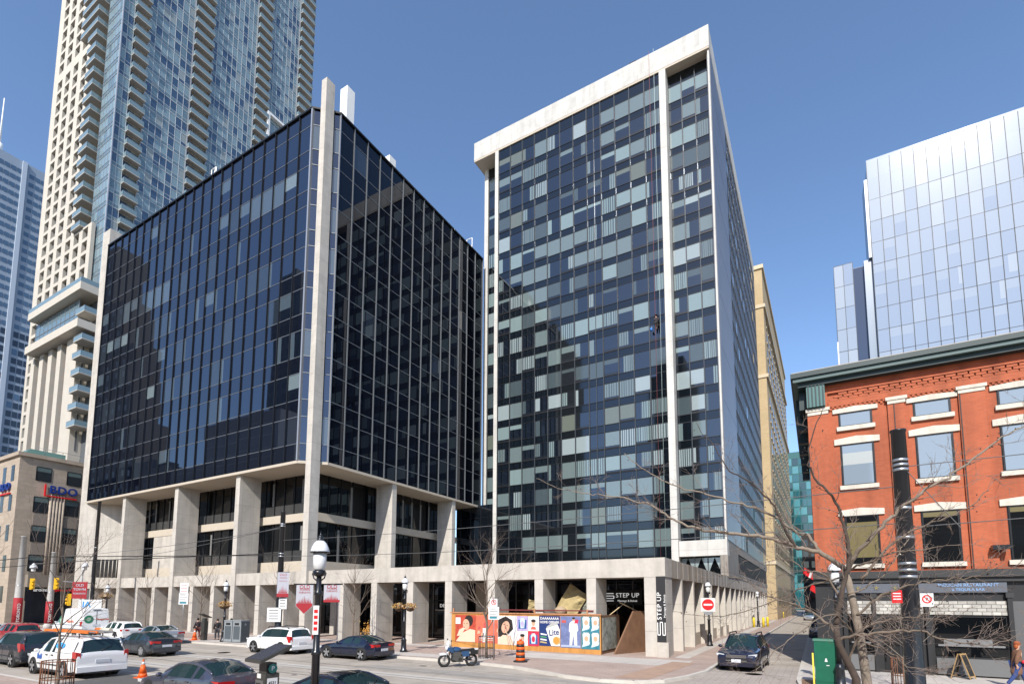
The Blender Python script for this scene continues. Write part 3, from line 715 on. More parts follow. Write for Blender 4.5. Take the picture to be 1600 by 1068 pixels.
bs.append(balcony(-131.2, -127.3, 45.6, 51.5, 62.5, 'y'))
emit('balcony', bs, ct, 100)
ps = []; fins = MB()
def gl():
    r = random.random(); return gpale if r < .42 else gmid if r < .62 else gblue if r < .95 else gwhite
zones = [(47.9, 50.2), (53.2, 62.9), (67.4, 79.2), (83.2, 92.4)]
z = 69.0
while z < 200:
    for a, b in zones:
        n = max(2, round((b-a)/1.35)); w = (b-a)/n
        for i in range(n):
            m = gl(); ps.append(pane((CXR, a+i*w, z), (0, w, 0), (0, 0, FHc), (1, 0, 0), [(0, 1, .3, .97, m), (0, 1, 0, .3, gl() if random.random() < .3 else gmid)], .004))
    for i in range(5):
        w = 6.6/5; ps.append(pane((-134.3+i*w, 48, z), (w, 0, 0), (0, 0, FHc), (0, -1, 0), [(0, 1, .3, .97, gpale if random.random() < .75 else gmid), (0, 1, 0, .3, gmid)], .004))
    for y0, y1 in ((50.2, 53.2), (62.9, 67.4), (79.2, 83.2), (92.4, 97)):
        ps.append(pane((CXR-.35, y0, z), (0, y1-y0, 0), (0, 0, FHc), (1, 0, 0), [(0, .5, .1, .9, gblue), (.5, 1, .1, .9, gmid), (0, 1, .9, 1, MATS['balcony_slab'])], .003))
    z += FHc
emit('glass_pane', ps, ct, 100)
tm_ = mat('tower_mullion', (.50, .52, .53), .5)
z = 69.0
while z < 200:
    for a, b in zones: fins.box(CXR-.05, CXR+.05, a, b, z-.07, z+.07, tm_); fins.box(CXR-.05, CXR+.03, a, b, z+.88, z+.96, tm_)
    fins.box(-134.3, CXR, 47.93, 48.02, z-.07, z+.07, alu); fins.box(-134.3, CXR, 47.95, 48.02, z+.9, z+.97, alu); z += FHc
for y in (47.95, 62.85, 67.45, 79.1, 83.3, 92.3): fins.box(CXR-.05, CXR+.35, y-.07, y+.07, 69, 205, alu)
for a, b in zones:
    n = max(2, round((b-a)/1.35))
    for i in range(n+1): fins.box(CXR-.05, CXR+.04, a+i*(b-a)/n-.045, a+i*(b-a)/n+.045, 69, 205, tm_)
for i in range(6): fins.box(-134.3+i*1.32-.04, -134.3+i*1.32+.04, 47.94, 48.05, 69, 205, alu)
part('mullion_grid', fins, ct)
pf = MB(); pf.box(CXR+.05, CXR+1.1, 82.9, 83.6, 120, 139.6, white_paint); pf.box(CXR+.05, CXR+1.1, 83.6, 92, 138.9, 139.6, white_paint)
# a white portal frame in front of the glass
part('portal_frame', pf, ct)

# ================================================================ blue slab tower, far left
bt = thing('blue_office_tower', 'pale blue slab office tower with rows of small windows at the far left edge', 'building', (-310, 85, 0))
bluep = mat('pale_blue_cladding', (.27, .325, .40), .4, var=.05, vscale=.05)
w = MB(); w.box(-340, -300, 40, 135, 0, 199.2, bluep); part('wall', w, bt)
ps = []; FHb = 3.95
for k in range(47):
    z = 196-k*FHb-3
    if z < 20: break
    for i in range(34):
        y = 60+i*2.1
        if 80 < y < 82: continue
        up = z > 118  # upper panes painted bluer for the sky they reflect
        ps.append(pane((-299.9, y, z), (0, 1.75, 0), (0, 0, 2.0 if up else 2.6), (1, 0, 0), [(0, 1, 0, 1, mat('blue_tower_sky_tint', (.06, .11, .18), .08, ior=1.8) if up or random.random() < .12 else mat('blue_tower_window_low', (.02, .03, .05), .08, ior=1.6))], .002))
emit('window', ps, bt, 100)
w = MB(); w.box(-299.95, -299.2, 80.4, 82.0, 0, 199.2, mat('pale_blue_pier', (.42, .48, .56), .5)); part('pier', w, bt)
m_ = MB(); m_.tube([(-304, 73.4, 199.2), (-304, 73.4, 204)], 1.2, white_paint, 8); m_.tube([(-304, 73.4, 204), (-304, 73.4, 226)], [.42, .18], white_paint, 6)
single('roof_antenna', m_, 'thin white antenna mast on the roof of the pale blue tower', 'antenna', base=(-304, 73.4, 199.2))

# ================================================================ beige stone corner building
bd = thing('stone_building', 'beige stone corner building with fluted pilasters and dark windows at the left edge', 'building', (-92, 27.4, 0))
stone = brickmat('beige_stone', (.40, .325, .255), (.355, .29, .225), (.24, .20, .16), 1.1, .55, .01, .85, .5, var=.13, bump=.1)
w = MB(); w.box(-125, -92, 27.4, 60, 0, 22.7, stone); part('wall', w, bd)
w = MB(); w.box(-125.3, -91.7, 27.1, 60, 22.7, 23.2, stone); part('cornice', w, bd)
gt = MB(); gt.prism([(28.2, 23.3), (33, 23.3), (33, 24.3), (29.0, 24.3)], -124, -94, mat('green_terrace_glass', (.16, .30, .27), .1, ior=1.7), tf=lambda y, z, x: (x, y, z)); part('roof_conservatory', gt, bd)
hr = MB()
for y in range(30, 60, 2): hr.tube([(-92.1, y, 23.2), (-92.1, y, 24.2)], .03, alu_grey, 4)
hr.tube([(-92.1, 29, 24.2), (-92.1, 60, 24.2)], .035, alu_grey, 4); part('roof_railing', hr, bd)
ps = []
def deep_window(y0, y1, z0, z1, x=-92):
    q = pane((x+.03, y0, z0), (0, y1-y0, 0), (0, 0, z1-z0), (1, 0, 0), [(0, 1, 0, .68, dark_win), (0, 1, .68, 1, mat('half_blind', (.10, .14, .14), .1, ior=1.6))])
    for a, b, c_, d_ in ((y0-.06, y0, z0, z1), (y1, y1+.06, z0, z1), (y0, y1, z0-.06, z0), (y0, y1, z1, z1+.06)): q.box(x, x+.06, a, b, c_, d_, alu_dark)
    return q
for c0 in (29.25, 32.7, 40.0, 43.4):
    ps.append(deep_window(c0, c0+1.6, 19.7, 21.55))
    for k in range(4): ps.append(deep_window(c0, c0+1.55, 15.3-k*4.0, 17.4-k*4.0))
for c0 in range(8):
    for k in range(5):
        x = -94.5-c0*2.9; z0 = 19.4-k*4.1
        q = pane((x, 27.37, z0), (1.1, 0, 0), (0, 0, 2.2), (0, -1, 0), [(0, 1, 0, 1, dark_win)]); ps.append(q)
emit('window', ps, bd, 90)
for k in range(5):
    w = MB(); w.lathe([(.17, 6.7), (.17, 18.0)], stone, (-91.95, 31.05+k*.36, 0), 10); part('pilaster', w, bd)
for c0 in (29.3, 32.75):
    for k in range(3):
        w = MB(); w.box(-92, -91.93, c0, c0+1.5, 13.5-k*4.0, 15.0-k*4.0, mat('bronze_spandrel', (.24, .20, .165), .6)); part('spandrel_panel', w, bd)
cb = MB(); cb.box(-92, -91.1, 29.1, 34.6, 5.1, 6.75, mat('stone_canopy', (.22, .185, .15), .8)); part('canopy', cb, bd)
w = MB(); w.box(-92, -91.9, 29.3, 34.4, .2, 4.9, black_glass); part('shopfront', w, bd)
brand_blue = mat('sign_blue', (.01, .035, .21), .4); brand_red = mat('sign_red', (.62, .015, .02), .4)
sg = thing('roof_letter_sign', 'blue BDO letters with red underline high on the shaded side of the stone building', 'sign', (-91.8, 32.2, 18.4))
t = MB(); t.add(text_mb('BDO', 1.45, brand_blue, .22, True, 1.1), face_right(-91.75, 32.35, 18.62)); part('lettering', t, sg)
t = MB(); t.box(-91.9, -91.66, 30.2, 33.9, 17.62, 17.78, brand_red); t.box(-91.9, -91.66, 30.2, 30.36, 17.78, 19.3, brand_red); part('underline', t, sg)
sg = thing('front_letter_sign', 'blue BDO letters with red underline on the sunlit front, cut by the photo edge', 'sign', (-95.5, 27.3, 18.4))
t = MB(); t.add(text_mb('BDO', 1.45, brand_blue, .22, True, 1.1), face_front(-95.6, 27.22, 18.62)); part('lettering', t, sg)
t = MB(); t.box(-97.6, -93.9, 27.14, 27.38, 17.62, 17.78, brand_red); part('underline', t, sg)
cl_ = thing('cafe_lettering', 'white and red aroma espresso bar lettering above the dark shopfront of the stone building', 'sign', (-91, 31.5, 4.7))
t = MB(); t.add(text_mb('aroma', .62, white_paint, .05, True), face_right(-91.0+.02, 30.55, 4.72)); part('white_lettering', t, cl_); t = MB(); t.add(text_mb('espresso bar', .5, mat('cafe_red', (.7, .02, .03), .4), .05, True), face_right(-90.98, 33.0, 4.72))  # plain bright red for the cafe letters
part('red_lettering', t, cl_)

# ================================================================ yellow brick building down the side street
yb = thing('yellow_brick_building', 'tall yellow brick building rising behind the tower along the side street', 'building', (-6.57, 112, 0), R(-1.1))
ybrick = brickmat('yellow_brick', (.46, .345, .195), (.41, .305, .17), (.34, .26, .155), .5, .2, .02, .85, .5, var=.07, bump=.1, vscale=.3)
w = MB(); w.box(-26, 0, 0, 62, 0, 70.2, ybrick); part('wall', w, yb, world=False)
for z in (10.6, 47.5, 62.0):
    s_ = MB(); s_.box(-26.2, .35 if z > 20 else .2, -.2, 62, z, z+.7, mat('buff_stone', (.52, .43, .30), .8)); part('cornice', s_, yb, world=False)
s_ = MB(); s_.box(-26.2, .3, -.3, 62.2, 70.2, 71, MATS['buff_stone']); part('parapet', s_, yb, world=False)
ps = []; org = Vector((-6.57, 112, 0)); rot = Matrix.Rotation(R(-1.1), 3, 'Z')
for i in range(15):
    for k in range(17):
        z = 13+k*3.35
        if 46 < z < 49 or z > 66: continue
        q = MB(); y0 = 4.4+i*3.8; q.box(.02, .05, y0, y0+1.5, z, z+1.9, dark_win); q.box(.02, .14, y0-.15, y0+1.65, z-.22, z, MATS['buff_stone'])
        ps.append(q)
    q = MB(); q.box(.02, .06, 4.4+i*3.8, 5.9+i*3.8, 3.0, 6.6, brown_win); ps.append(q)
ps.sort(key=lambda m: -area(_w) if False else m.v[0][1])
for q in ps[:100]: part('window', q, yb, world=False)
rest = MB()
for q in ps[100:]: rest.add(q)
part('window', rest, yb, world=False, kind='stuff')

# ================================================================ far end of the side street
tb = thing('teal_glass_building', 'teal green glass building closing the end of the side street', 'building', (-3, 262, 0))
w = MB(); w.box(-12, 14, 262, 285, 0, 70, mat('teal_frame', (.02, .10, .10), .4)); part('wall', w, tb)
ps = []
for i in range(10):
    for k in range(18):
        m = random.choice([mat('teal_glass', (.012, .085, .10), .05, ior=1.8), mat('teal_dark_glass', (.01, .04, .045), .05, ior=1.8), mat('teal_light_glass', (.06, .20, .22), .1, ior=1.8)])
        ps.append(pane((-11.9+i*2.55, 261.9, 1+k*3.7), (2.3, 0, 0), (0, 0, 3.2), (0, -1, 0), [(0, 1, 0, 1, m)], .003))
emit('window', ps, tb, 40)
# low street-end buildings and awnings in front of it
lb = thing('dark_shop_row', 'row of dark low shopfronts along the right side of the side street', 'building', (2.2, 50, 0))
w = MB(); w.box(1.2, 14, 47.2, 150, 0, 7.2, mat('shop_row_wall', (.10, .085, .075), .8, var=.2, vscale=.2)); part('wall', w, lb)
for k in range(12):
    w = MB(); w.box(1.1, 1.22, 49+k*8, 54.5+k*8, .6, 4.0, dark_win); part('shop_window', w, lb)

cbk = thing('dark_end_block', 'dark brown block with awnings low at the end of the side street', 'building', (0, 190, 0))
w = MB(); w.box(-3.4, 6, 190, 205, 0, 25, mat('dark_end_wall', (.035, .03, .028), .8, var=.3, vscale=.3)); part('wall', w, cbk)
for k in range(4):
    w = MB(); w.box(-3.2+k*2.2, -1.6+k*2.2, 188.9, 190, 4+k % 2, 5.2+k % 2, mat('awning_dark', (.07, .02, .02), .8)); part('awning', w, cbk)
    for j in range(5): w = MB(); w.box(-3.1+k*2.2, -1.7+k*2.2, 189.9, 190, 7.5+j*3.4, 9.5+j*3.4, dark_win); part('window', w, cbk)
# ================================================================ reflective glass building upper right
gbld = thing('mirror_glass_building', 'pale mirror glass office building rising behind the red brick house', 'building', (20, 108, 0))
gm = [mat('painted_sky_pale', (.225, .27, .335), .05, ior=2.1, wobble=.002, bscale=.2), mat('painted_sky_blue', (.185, .235, .315), .05, ior=2.1, wobble=.002, bscale=.2), mat('painted_sky_white', (.275, .315, .37), .07, ior=2.0)]
GX0, GX1, GY = 11.36, 46, 108
w = MB(); w.box(GX0+.1, GX1, GY+.2, 113, 0, 82.3, gm[1]); w.box(5.5, GX0, GY+2.2, 112, 0, 64.2, gm[1]); w.box(5.5, 8.3, GY+.2, GY+2.2, 0, 64.2, gm[1]); part('core_wall', w, gbld)
ps = []; gf = [82.6, 81.9, 78.9]; 
while gf[-1] > 20: gf.append(gf[-1]-4.05)
nx = int((GX1-GX0)/1.7)
for a, b in zip(gf[1:], gf):
    t_ = (b-45)/38  # sky reflection painted by height: whiter on top, bluer below
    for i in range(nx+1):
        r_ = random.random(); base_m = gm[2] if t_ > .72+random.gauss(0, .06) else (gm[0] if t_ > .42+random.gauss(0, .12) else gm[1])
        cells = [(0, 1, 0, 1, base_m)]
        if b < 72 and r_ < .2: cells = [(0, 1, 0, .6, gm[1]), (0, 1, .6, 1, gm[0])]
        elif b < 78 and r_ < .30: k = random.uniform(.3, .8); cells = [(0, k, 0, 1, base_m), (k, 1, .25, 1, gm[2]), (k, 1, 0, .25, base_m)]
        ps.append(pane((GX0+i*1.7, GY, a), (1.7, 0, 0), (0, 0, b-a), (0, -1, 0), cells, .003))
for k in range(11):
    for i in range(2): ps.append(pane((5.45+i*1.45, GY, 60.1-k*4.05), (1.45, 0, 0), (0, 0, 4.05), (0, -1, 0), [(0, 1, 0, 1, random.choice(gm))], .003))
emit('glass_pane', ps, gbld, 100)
mu = MB()
for i in range(nx+2): mu.box(GX0+i*1.7-.035, GX0+i*1.7+.035, GY-.09, GY+.05, 15, 82.2, alu_dark)
for z in gf[3:]: mu.box(GX0, GX1, GY-.03, GY+.05, z-.03, z+.03, alu_dark)
for i in range(3): mu.box(5.45+i*1.45-.03, 5.45+i*1.45+.03, GY-.07, GY+.05, 15, 64.2, alu_dark)
for k in range(12): mu.box(5.45, 8.35, GY-.03, GY+.05, 64.15-k*4.05, 64.21-k*4.05, alu_dark)
part('mullion_grid', mu, gbld)
w = MB(); w.box(10.1, GX0-.04, GY+.6, GY+2.3, 15, 64.2, mat('grey_blue_fin', (.17, .22, .29), .25, ior=1.7)); w.box(GX0-.5, GX0, GY+.05, 112, 64.2, 79, MATS['grey_blue_fin']); part('corner_fin', w, gbld)
w = MB(); w.box(8.35, 10.1, GY+2.0, GY+2.2, 15, 64, black_glass); part('recess_glass', w, gbld)
mm = MB(); mm.tube([(3.5, 70, 14), (3.5, 70, 28.6)], .16, white_paint, 8); mm.tube([(3.5, 70, 28.6), (3.5, 70, 33.5)], .07, white_paint, 6)
single('white_pole', mm, 'slim white pole rising behind the left end of the red brick house roof', 'pole', base=(3.5, 70, 14))

# ================================================================ red brick house
rb = thing('red_brick_house', 'red brick corner house with green cornice, cream lintels and a black shopfront', 'building', (7, 30.24, 0))
redb = brickmat('red_brick', (.43, .102, .04), (.37, .085, .032), (.31, .115, .065), .24, .085, .008, .85, .5, var=.09, bump=.25, vscale=.6, stain=.30)
RY = 30.24
wall = MB(); wall.box(0, 26, RY, 46.4, 4.75, 14.2, redb)
part('wall', wall, rb)
pil = MB()
for x0, x1 in ((0.02, .95), (3.35, 4.0), (5.98, 6.9), (9.2, 9.9)): pil.box(x0, x1, RY-.12, RY, 4.8, 12.75, redb)
part('brick_pier', pil, rb)
cb = MB()
cb.box(.95, 26, RY-.05, RY, 13.05, 13.35, redb)
for r_ in range(2):
    for i in range(130): cb.box(1.0+i*.19+.095*r_, 1.10+i*.19+.095*r_, RY-.05-.02*r_, RY, 12.86+.09*r_, 12.945+.09*r_, redb)
for r_ in range(3):
    for i in range(60): cb.box(1.0+i*.42+.2*r_, 1.36+i*.42+.2*r_, RY-.05-.02*r_, RY, 13.36+.12*r_, 13.47+.12*r_, redb)
cb.box(.95, 26, RY-.12, RY, 13.74, 13.82, redb); part('brick_corbel', cb, rb)
green = mat('cornice_green', (.012, .028, .028), .45, var=.2, vscale=2)
co = MB(); co.box(-.35, 26, RY-.40, 46.5, 14.2, 14.42, green); co.box(-.55, 26, RY-.62, 46.6, 14.42, 14.62, mat('cornice_green_light', (.06, .10, .097), .5)); co.box(-.65, 26, RY-.72, 46.7, 14.62, 14.86, green); co.box(-.6, 26, RY-.6, 46.6, 14.86, 14.94, mat('cornice_lead', (.40, .36, .31), .7))
part('cornice', co, rb)
br = MB(); br.box(.02, .82, RY-.34, RY, 13.1, 14.2, mat('bracket_green', (.05, .14, .135), .5))
for k in range(5): br.box(.08+k*.16, .14+k*.16, RY-.38, RY-.34, 13.1, 14.2, green)
part('cornice_bracket', br, rb)
br = MB(); br.box(-.32, -.02, RY+.2, 46, 13.2, 14.2, green)
for k in range(6): br.box(-.5, -.02, RY+1.5+k*2.6, RY+2.0+k*2.6, 12.5, 14.2, green)
part('side_eaves', br, rb)
lime = mat('cream_lintel', (.52, .475, .40), .8, var=.18, vscale=3, streak=True)
for x0, x1 in ((-.05, 1.0), (3.28, 4.12), (5.9, 6.98), (9.1, 10)):
    cp = MB(); cp.box(x0, x1, RY-.2, RY, 12.9, 13.05, lime); cp.box(x0+.07, x1-.07, RY-.16, RY, 12.73, 12.9, lime); part('pier_capital', cp, rb)
sky_win = mat('sash_glass', (.20, .245, .29), .04, ior=1.8); deep_win = mat('sash_glass_dark', (.008, .009, .010), .03, ior=1.55)
ol = mat('olive_roller_blind', (.15, .125, .06), .1, ior=1.5)
def house_window(x0, x1, z0, z1, cells, lint=.37):
    f = MB(); f.box(x0-.03, x1+.03, RY-.012, RY+.0, z0, z1, alu_dark); win = part('window', f, rb)
    f2 = MB()
    for a, b, c_, d_ in ((x0, x0+.06, z0, z1), (x1-.06, x1, z0, z1), (x0+.06, x1-.06, z1-.06, z1), (x0+.06, x1-.06, z0, z0+.05)): f2.box(a, b, RY-.05, RY-.012, c_, d_, alu_dark)
    part('frame', f2, win)
    p_ = pane((x0+.06, RY-.025, z0+.05), (x1-x0-.12, 0, 0), (0, 0, z1-z0-.11), (0, -1, 0), cells, .001); part('glass', p_, win)
    s_ = MB(); s_.box(x0-.12, x1+.12, RY-.14, RY, z0-.2, z0, lime); part('sill', s_, win)
    l_ = MB(); m_ = (x0+x1)/2; l_.prism([(x0-.26, z1), (x1+.26, z1), (x1+.26, z1+lint*.75), (m_, z1+lint), (x0-.26, z1+lint*.75)], RY-.09, RY, lime, tf=lambda x, z, y: (x, y, z)); part('lintel', l_, win)
for i, x0 in enumerate((1.37, 4.35, 7.33, 10.3, 13.3, 16.3)):
    x1 = x0+1.34
    house_window(x0, x1, 11.95, 12.66, [(0, 1, 0, 1, sky_win)], .27)
    house_window(x0, x1, 9.0, 11.06, [(0, 1, 0, .5, sky_win), (0, 1, .5, .8, mat('pale_blind_sash', (.36, .38, .37), .1)), (0, 1, .8, 1, sky_win)] if i == 0 else [(0, 1, 0, 1, sky_win)])
    house_window(x0, x1, 5.15, 7.5, [(0, 1, .12, .88, ol), (0, 1, 0, .12, deep_win), (0, 1, .88, 1, deep_win)] if i == 0 else [(0, 1, 0, .9, deep_win), (0, 1, .9, 1, ol)])
# black shopfront
shop = mat('shopfront_charcoal', (.020, .020, .021), .45, var=.12, vscale=1.5)
sh = MB(); sh.box(-.05, 26, RY-.02, 46.3, KZ, 4.75, shop)
for z0, z1, d in ((4.45, 4.78, .35), (4.25, 4.45, .22)): sh.box(-.12, 26, RY-d, RY, z0, z1, mat('shop_cornice', (.03, .03, .03), .5))
part('shopfront', sh, rb)
sgn = thing('restaurant_signboard', 'long grey fascia board with faded blue restaurant lettering over the black shopfront', 'sign', (5.2, 30.0, 4))
b_ = MB(); b_.box(.8, 7.05, RY-.16, RY-.03, 3.78, 4.22, mat('sign_slate', (.09, .10, .12), .5)); part('board', b_, sgn)
lt = mat('letter_blue', (.20, .32, .52), .5)
t = MB(); t.add(text_mb('MEXICAN RESTAURANT', .19, lt, .02, True), face_front(5.75, RY-.17, 4.1)); t.add(text_mb('& TEQUILA BAR', .16, lt, .02, True), face_front(5.75, RY-.17, 3.9)); part('lettering', t, sgn)
star = mat('letter_gold', (.27, .23, .10), .5)
for k in range(5):
    t = MB(); x = 1.0+k*.72
    for a in range(5):
        an = math.pi/2+a*2*math.pi/5; t.tube([(x, RY-.175, 4.0), (x+.12*math.cos(an), RY-.175, 4.0+.12*math.sin(an))], [.03, .008], star, 4)
    part('gold_star', t, sgn)
tile = brickmat('glazed_transom', (.50, .48, .43), (.30, .285, .255), (.10, .09, .08), .32, .155, .012, .3, .5, var=.25, bump=.1, vscale=1.8)
for x0, x1 in ((1.25, 2.2), (2.35, 4.15), (4.35, 7.0)):
    tr = MB(); tr.box(x0, x1, RY-.1, RY-.03, 2.8, 3.42, tile); part('transom_light', tr, rb)
for x0, x1 in ((1.25, 2.2), (4.5, 6.95)):
    tr = MB(); tr.box(x0, x1, RY-.06, RY-.03, 1.0, 2.7, store_glass); part('shop_window', tr, rb)
    s_ = MB(); s_.box(x0, x1, RY-.12, RY-.025, .2, .9, mat('stall_riser_grey', (.13, .13, .13), .5)); part('stall_riser', s_, rb)
    tb_ = MB(); tb_.box(x0+.1, x1-.1, RY-.075, RY-.062, 1.42, 1.5, mat('bar_steel', (.4, .4, .4), .3, metal=.8)); tb_.box(x0+.3, x1-.5, RY-.07, RY-.062, 1.5, 1.75, mat('bar_grey', (.16, .16, .16), .5))
    part('bar_counter', tb_, rb)
dr = MB(); dr.box(2.6, 3.9, RY-.05, RY-.03, KZ, 2.6, deep_win); dr.box(3.2, 3.25, RY-.08, RY-.03, KZ, 2.6, shop); part('door', dr, rb)
for x in (1.05, 2.22, 4.2, 7.02):
    c_ = MB(); c_.box(x, x+.16, RY-.2, RY-.03, KZ, 3.6, shop); c_.box(x-.05, x+.21, RY-.24, RY-.03, 3.55, 3.75, MATS['shop_cornice']); part('shop_pilaster', c_, rb)
c_ = MB(); c_.box(7.2, 10, RY-.06, RY-.03, KZ, 3.4, mat('side_door_grey', (.09, .09, .092), .5)); part('side_door', c_, rb)
for x in (3.6, 6.03):
    p_ = MB(); p_.box(x-.02, x+.02, RY-.145, RY-.12, 4.8, 12.7, mat('drain_dark', (.03, .02, .018), .6)); part('movement_joint', p_, rb)
fl = MB(); fl.box(6.62, 7.2, RY-.55, RY-.2, 5.6, 5.78, black_paint); fl.box(6.85, 6.95, RY-.25, RY, 5.5, 5.7, black_paint); part('floodlight', fl, rb)
# ================================================================ cars
car_glass = mat('car_glass', (.012, .028, .030), .03, ior=1.55)
tyre_m = mat('tyre', (.018, .018, .018), .85); rim_m = mat('alloy_rim', (.45, .45, .46), .3, metal=.7); rim_dark = mat('rim_recess', (.03, .03, .03), .6)
tail_m = mat('taillight_red', (.42, .012, .012), .15, coat=.5); head_m = mat('headlight_clear', (.55, .57, .58), .1, coat=.6)
trim_m = mat('car_trim', (.02, .02, .021), .5); chrome = mat('chrome', (.6, .6, .6), .12, metal=1.); plate_m = mat('licence_plate', (.55, .57, .60), .5)
def paint(name, c, metal=.25): return mat(name, c, .3, metal=metal, coat=1.)
PROF = {  # x, top z, shoulder z, half width factor, roof half width factor
 'sedan': dict(L=4.8, W=1.84, k=[(2.40,.60,.52,.76,.72),(2.32,.72,.66,.88,.78),(2.05,.82,.75,.96,.82),(1.25,.95,.87,1,.82),(1.0,1.0,.90,1,.80),(.62,1.2,.92,1,.745),(.2,1.385,.93,1,.70),(-.15,1.43,.94,1,.69),(-.6,1.44,.945,1,.69),(-1.05,1.40,.955,1,.68),(-1.5,1.25,.965,1,.70),(-1.88,1.10,.975,.99,.76),(-2.2,1.07,.985,.96,.80),(-2.35,1.02,.95,.92,.80),(-2.40,.80,.74,.88,.78)], ws=(1.0,.2), rw=(-1.05,-1.88), side=[(.55,-.12),(-.2,-.95),(-1.02,-1.4)], wb=(1.45,-1.38), wr=.335),
 'coupe': dict(L=4.6, W=1.80, k=[(2.30,.58,.50,.76,.72),(2.2,.70,.63,.88,.78),(1.9,.80,.73,.96,.82),(1.1,.92,.85,1,.82),(.75,.97,.88,1,.80),(.3,1.17,.90,1,.74),(-.1,1.33,.91,1,.69),(-.5,1.375,.92,1,.68),(-.9,1.35,.93,1,.67),(-1.3,1.24,.945,1,.68),(-1.75,1.06,.96,.99,.75),(-2.05,1.02,.965,.96,.79),(-2.24,.98,.93,.92,.79),(-2.30,.76,.70,.88,.77)], ws=(.75,-.1), rw=(-.9,-1.75), side=[(.22,-.55),(-.6,-1.2)], wb=(1.4,-1.36), wr=.335),
 'suv': dict(L=4.6, W=1.86, k=[(2.30,.78,.70,.82,.76),(2.2,.95,.88,.92,.80),(1.95,1.04,.97,.98,.82),(1.25,1.11,1.02,1,.82),(1.0,1.15,1.04,1,.80),(.65,1.40,1.05,1,.755),(.3,1.61,1.06,1,.73),(-.2,1.68,1.07,1,.725),(-1.2,1.68,1.08,1,.72),(-1.85,1.64,1.09,1,.71),(-2.03,1.56,1.09,.99,.71),(-2.22,1.12,1.06,.97,.80),(-2.28,1.0,.94,.95,.82),(-2.30,.72,.66,.93,.82)], ws=(1.0,.3), rw=(-2.03,-2.22), side=[(.6,-.15),(-.25,-1.05),(-1.15,-1.8)], wb=(1.36,-1.38), wr=.365),
 'wagon': dict(L=4.8, W=1.82, k=[(2.40,.70,.62,.80,.74),(2.3,.84,.77,.90,.79),(2.0,.94,.87,.97,.82),(1.25,1.02,.94,1,.82),(.95,1.06,.96,1,.80),(.55,1.32,.97,1,.75),(.1,1.54,.98,1,.715),(-.4,1.6,.99,1,.71),(-1.4,1.58,1.0,1,.70),(-1.95,1.52,1.01,1,.69),(-2.12,1.44,1.01,.99,.69),(-2.34,1.06,.99,.96,.79),(-2.39,.95,.90,.94,.80),(-2.40,.70,.64,.9,.80)], ws=(.95,.1), rw=(-2.12,-2.34), side=[(.48,-.25),(-.35,-1.15),(-1.25,-1.9)], wb=(1.4,-1.34), wr=.345),
 'minivan': dict(L=5.15, W=1.96, k=[(2.57,.74,.66,.80,.74),(2.45,.90,.83,.90,.78),(2.1,1.02,.94,.97,.81),(1.7,1.10,1.0,1,.81),(1.4,1.16,1.02,1,.80),(.95,1.44,1.03,1,.76),(.5,1.67,1.04,1,.735),(-.1,1.74,1.05,1,.73),(-1.5,1.75,1.06,1,.73),(-2.2,1.72,1.06,1,.72),(-2.36,1.65,1.06,1,.72),(-2.52,1.14,1.05,.985,.82),(-2.56,1.02,.96,.98,.84),(-2.575,.72,.66,.97,.84)], ws=(1.4,.5), rw=(-2.36,-2.52), side=[(.85,.05),(-.05,-.5)], wb=(1.6,-1.48), wr=.345),
 'van': dict(L=6.0, W=2.06, k=[(3.0,.95,.86,.84,.78),(2.88,1.15,1.06,.92,.80),(2.5,1.36,1.26,.98,.82),(2.1,1.52,1.32,1,.82),(1.75,1.85,1.36,1,.80),(1.3,2.3,1.40,1,.80),(.9,2.58,1.42,1,.80),(.4,2.68,1.43,1,.82),(-.6,2.7,1.44,1,.83),(-2.8,2.68,1.44,1,.83),(-2.93,2.62,1.44,1,.83),(-3.0,2.5,1.40,.99,.84)], ws=(2.1,1.3), rw=None, side=[(1.95,.75)], wb=(2.0,-1.75), wr=.36),
}
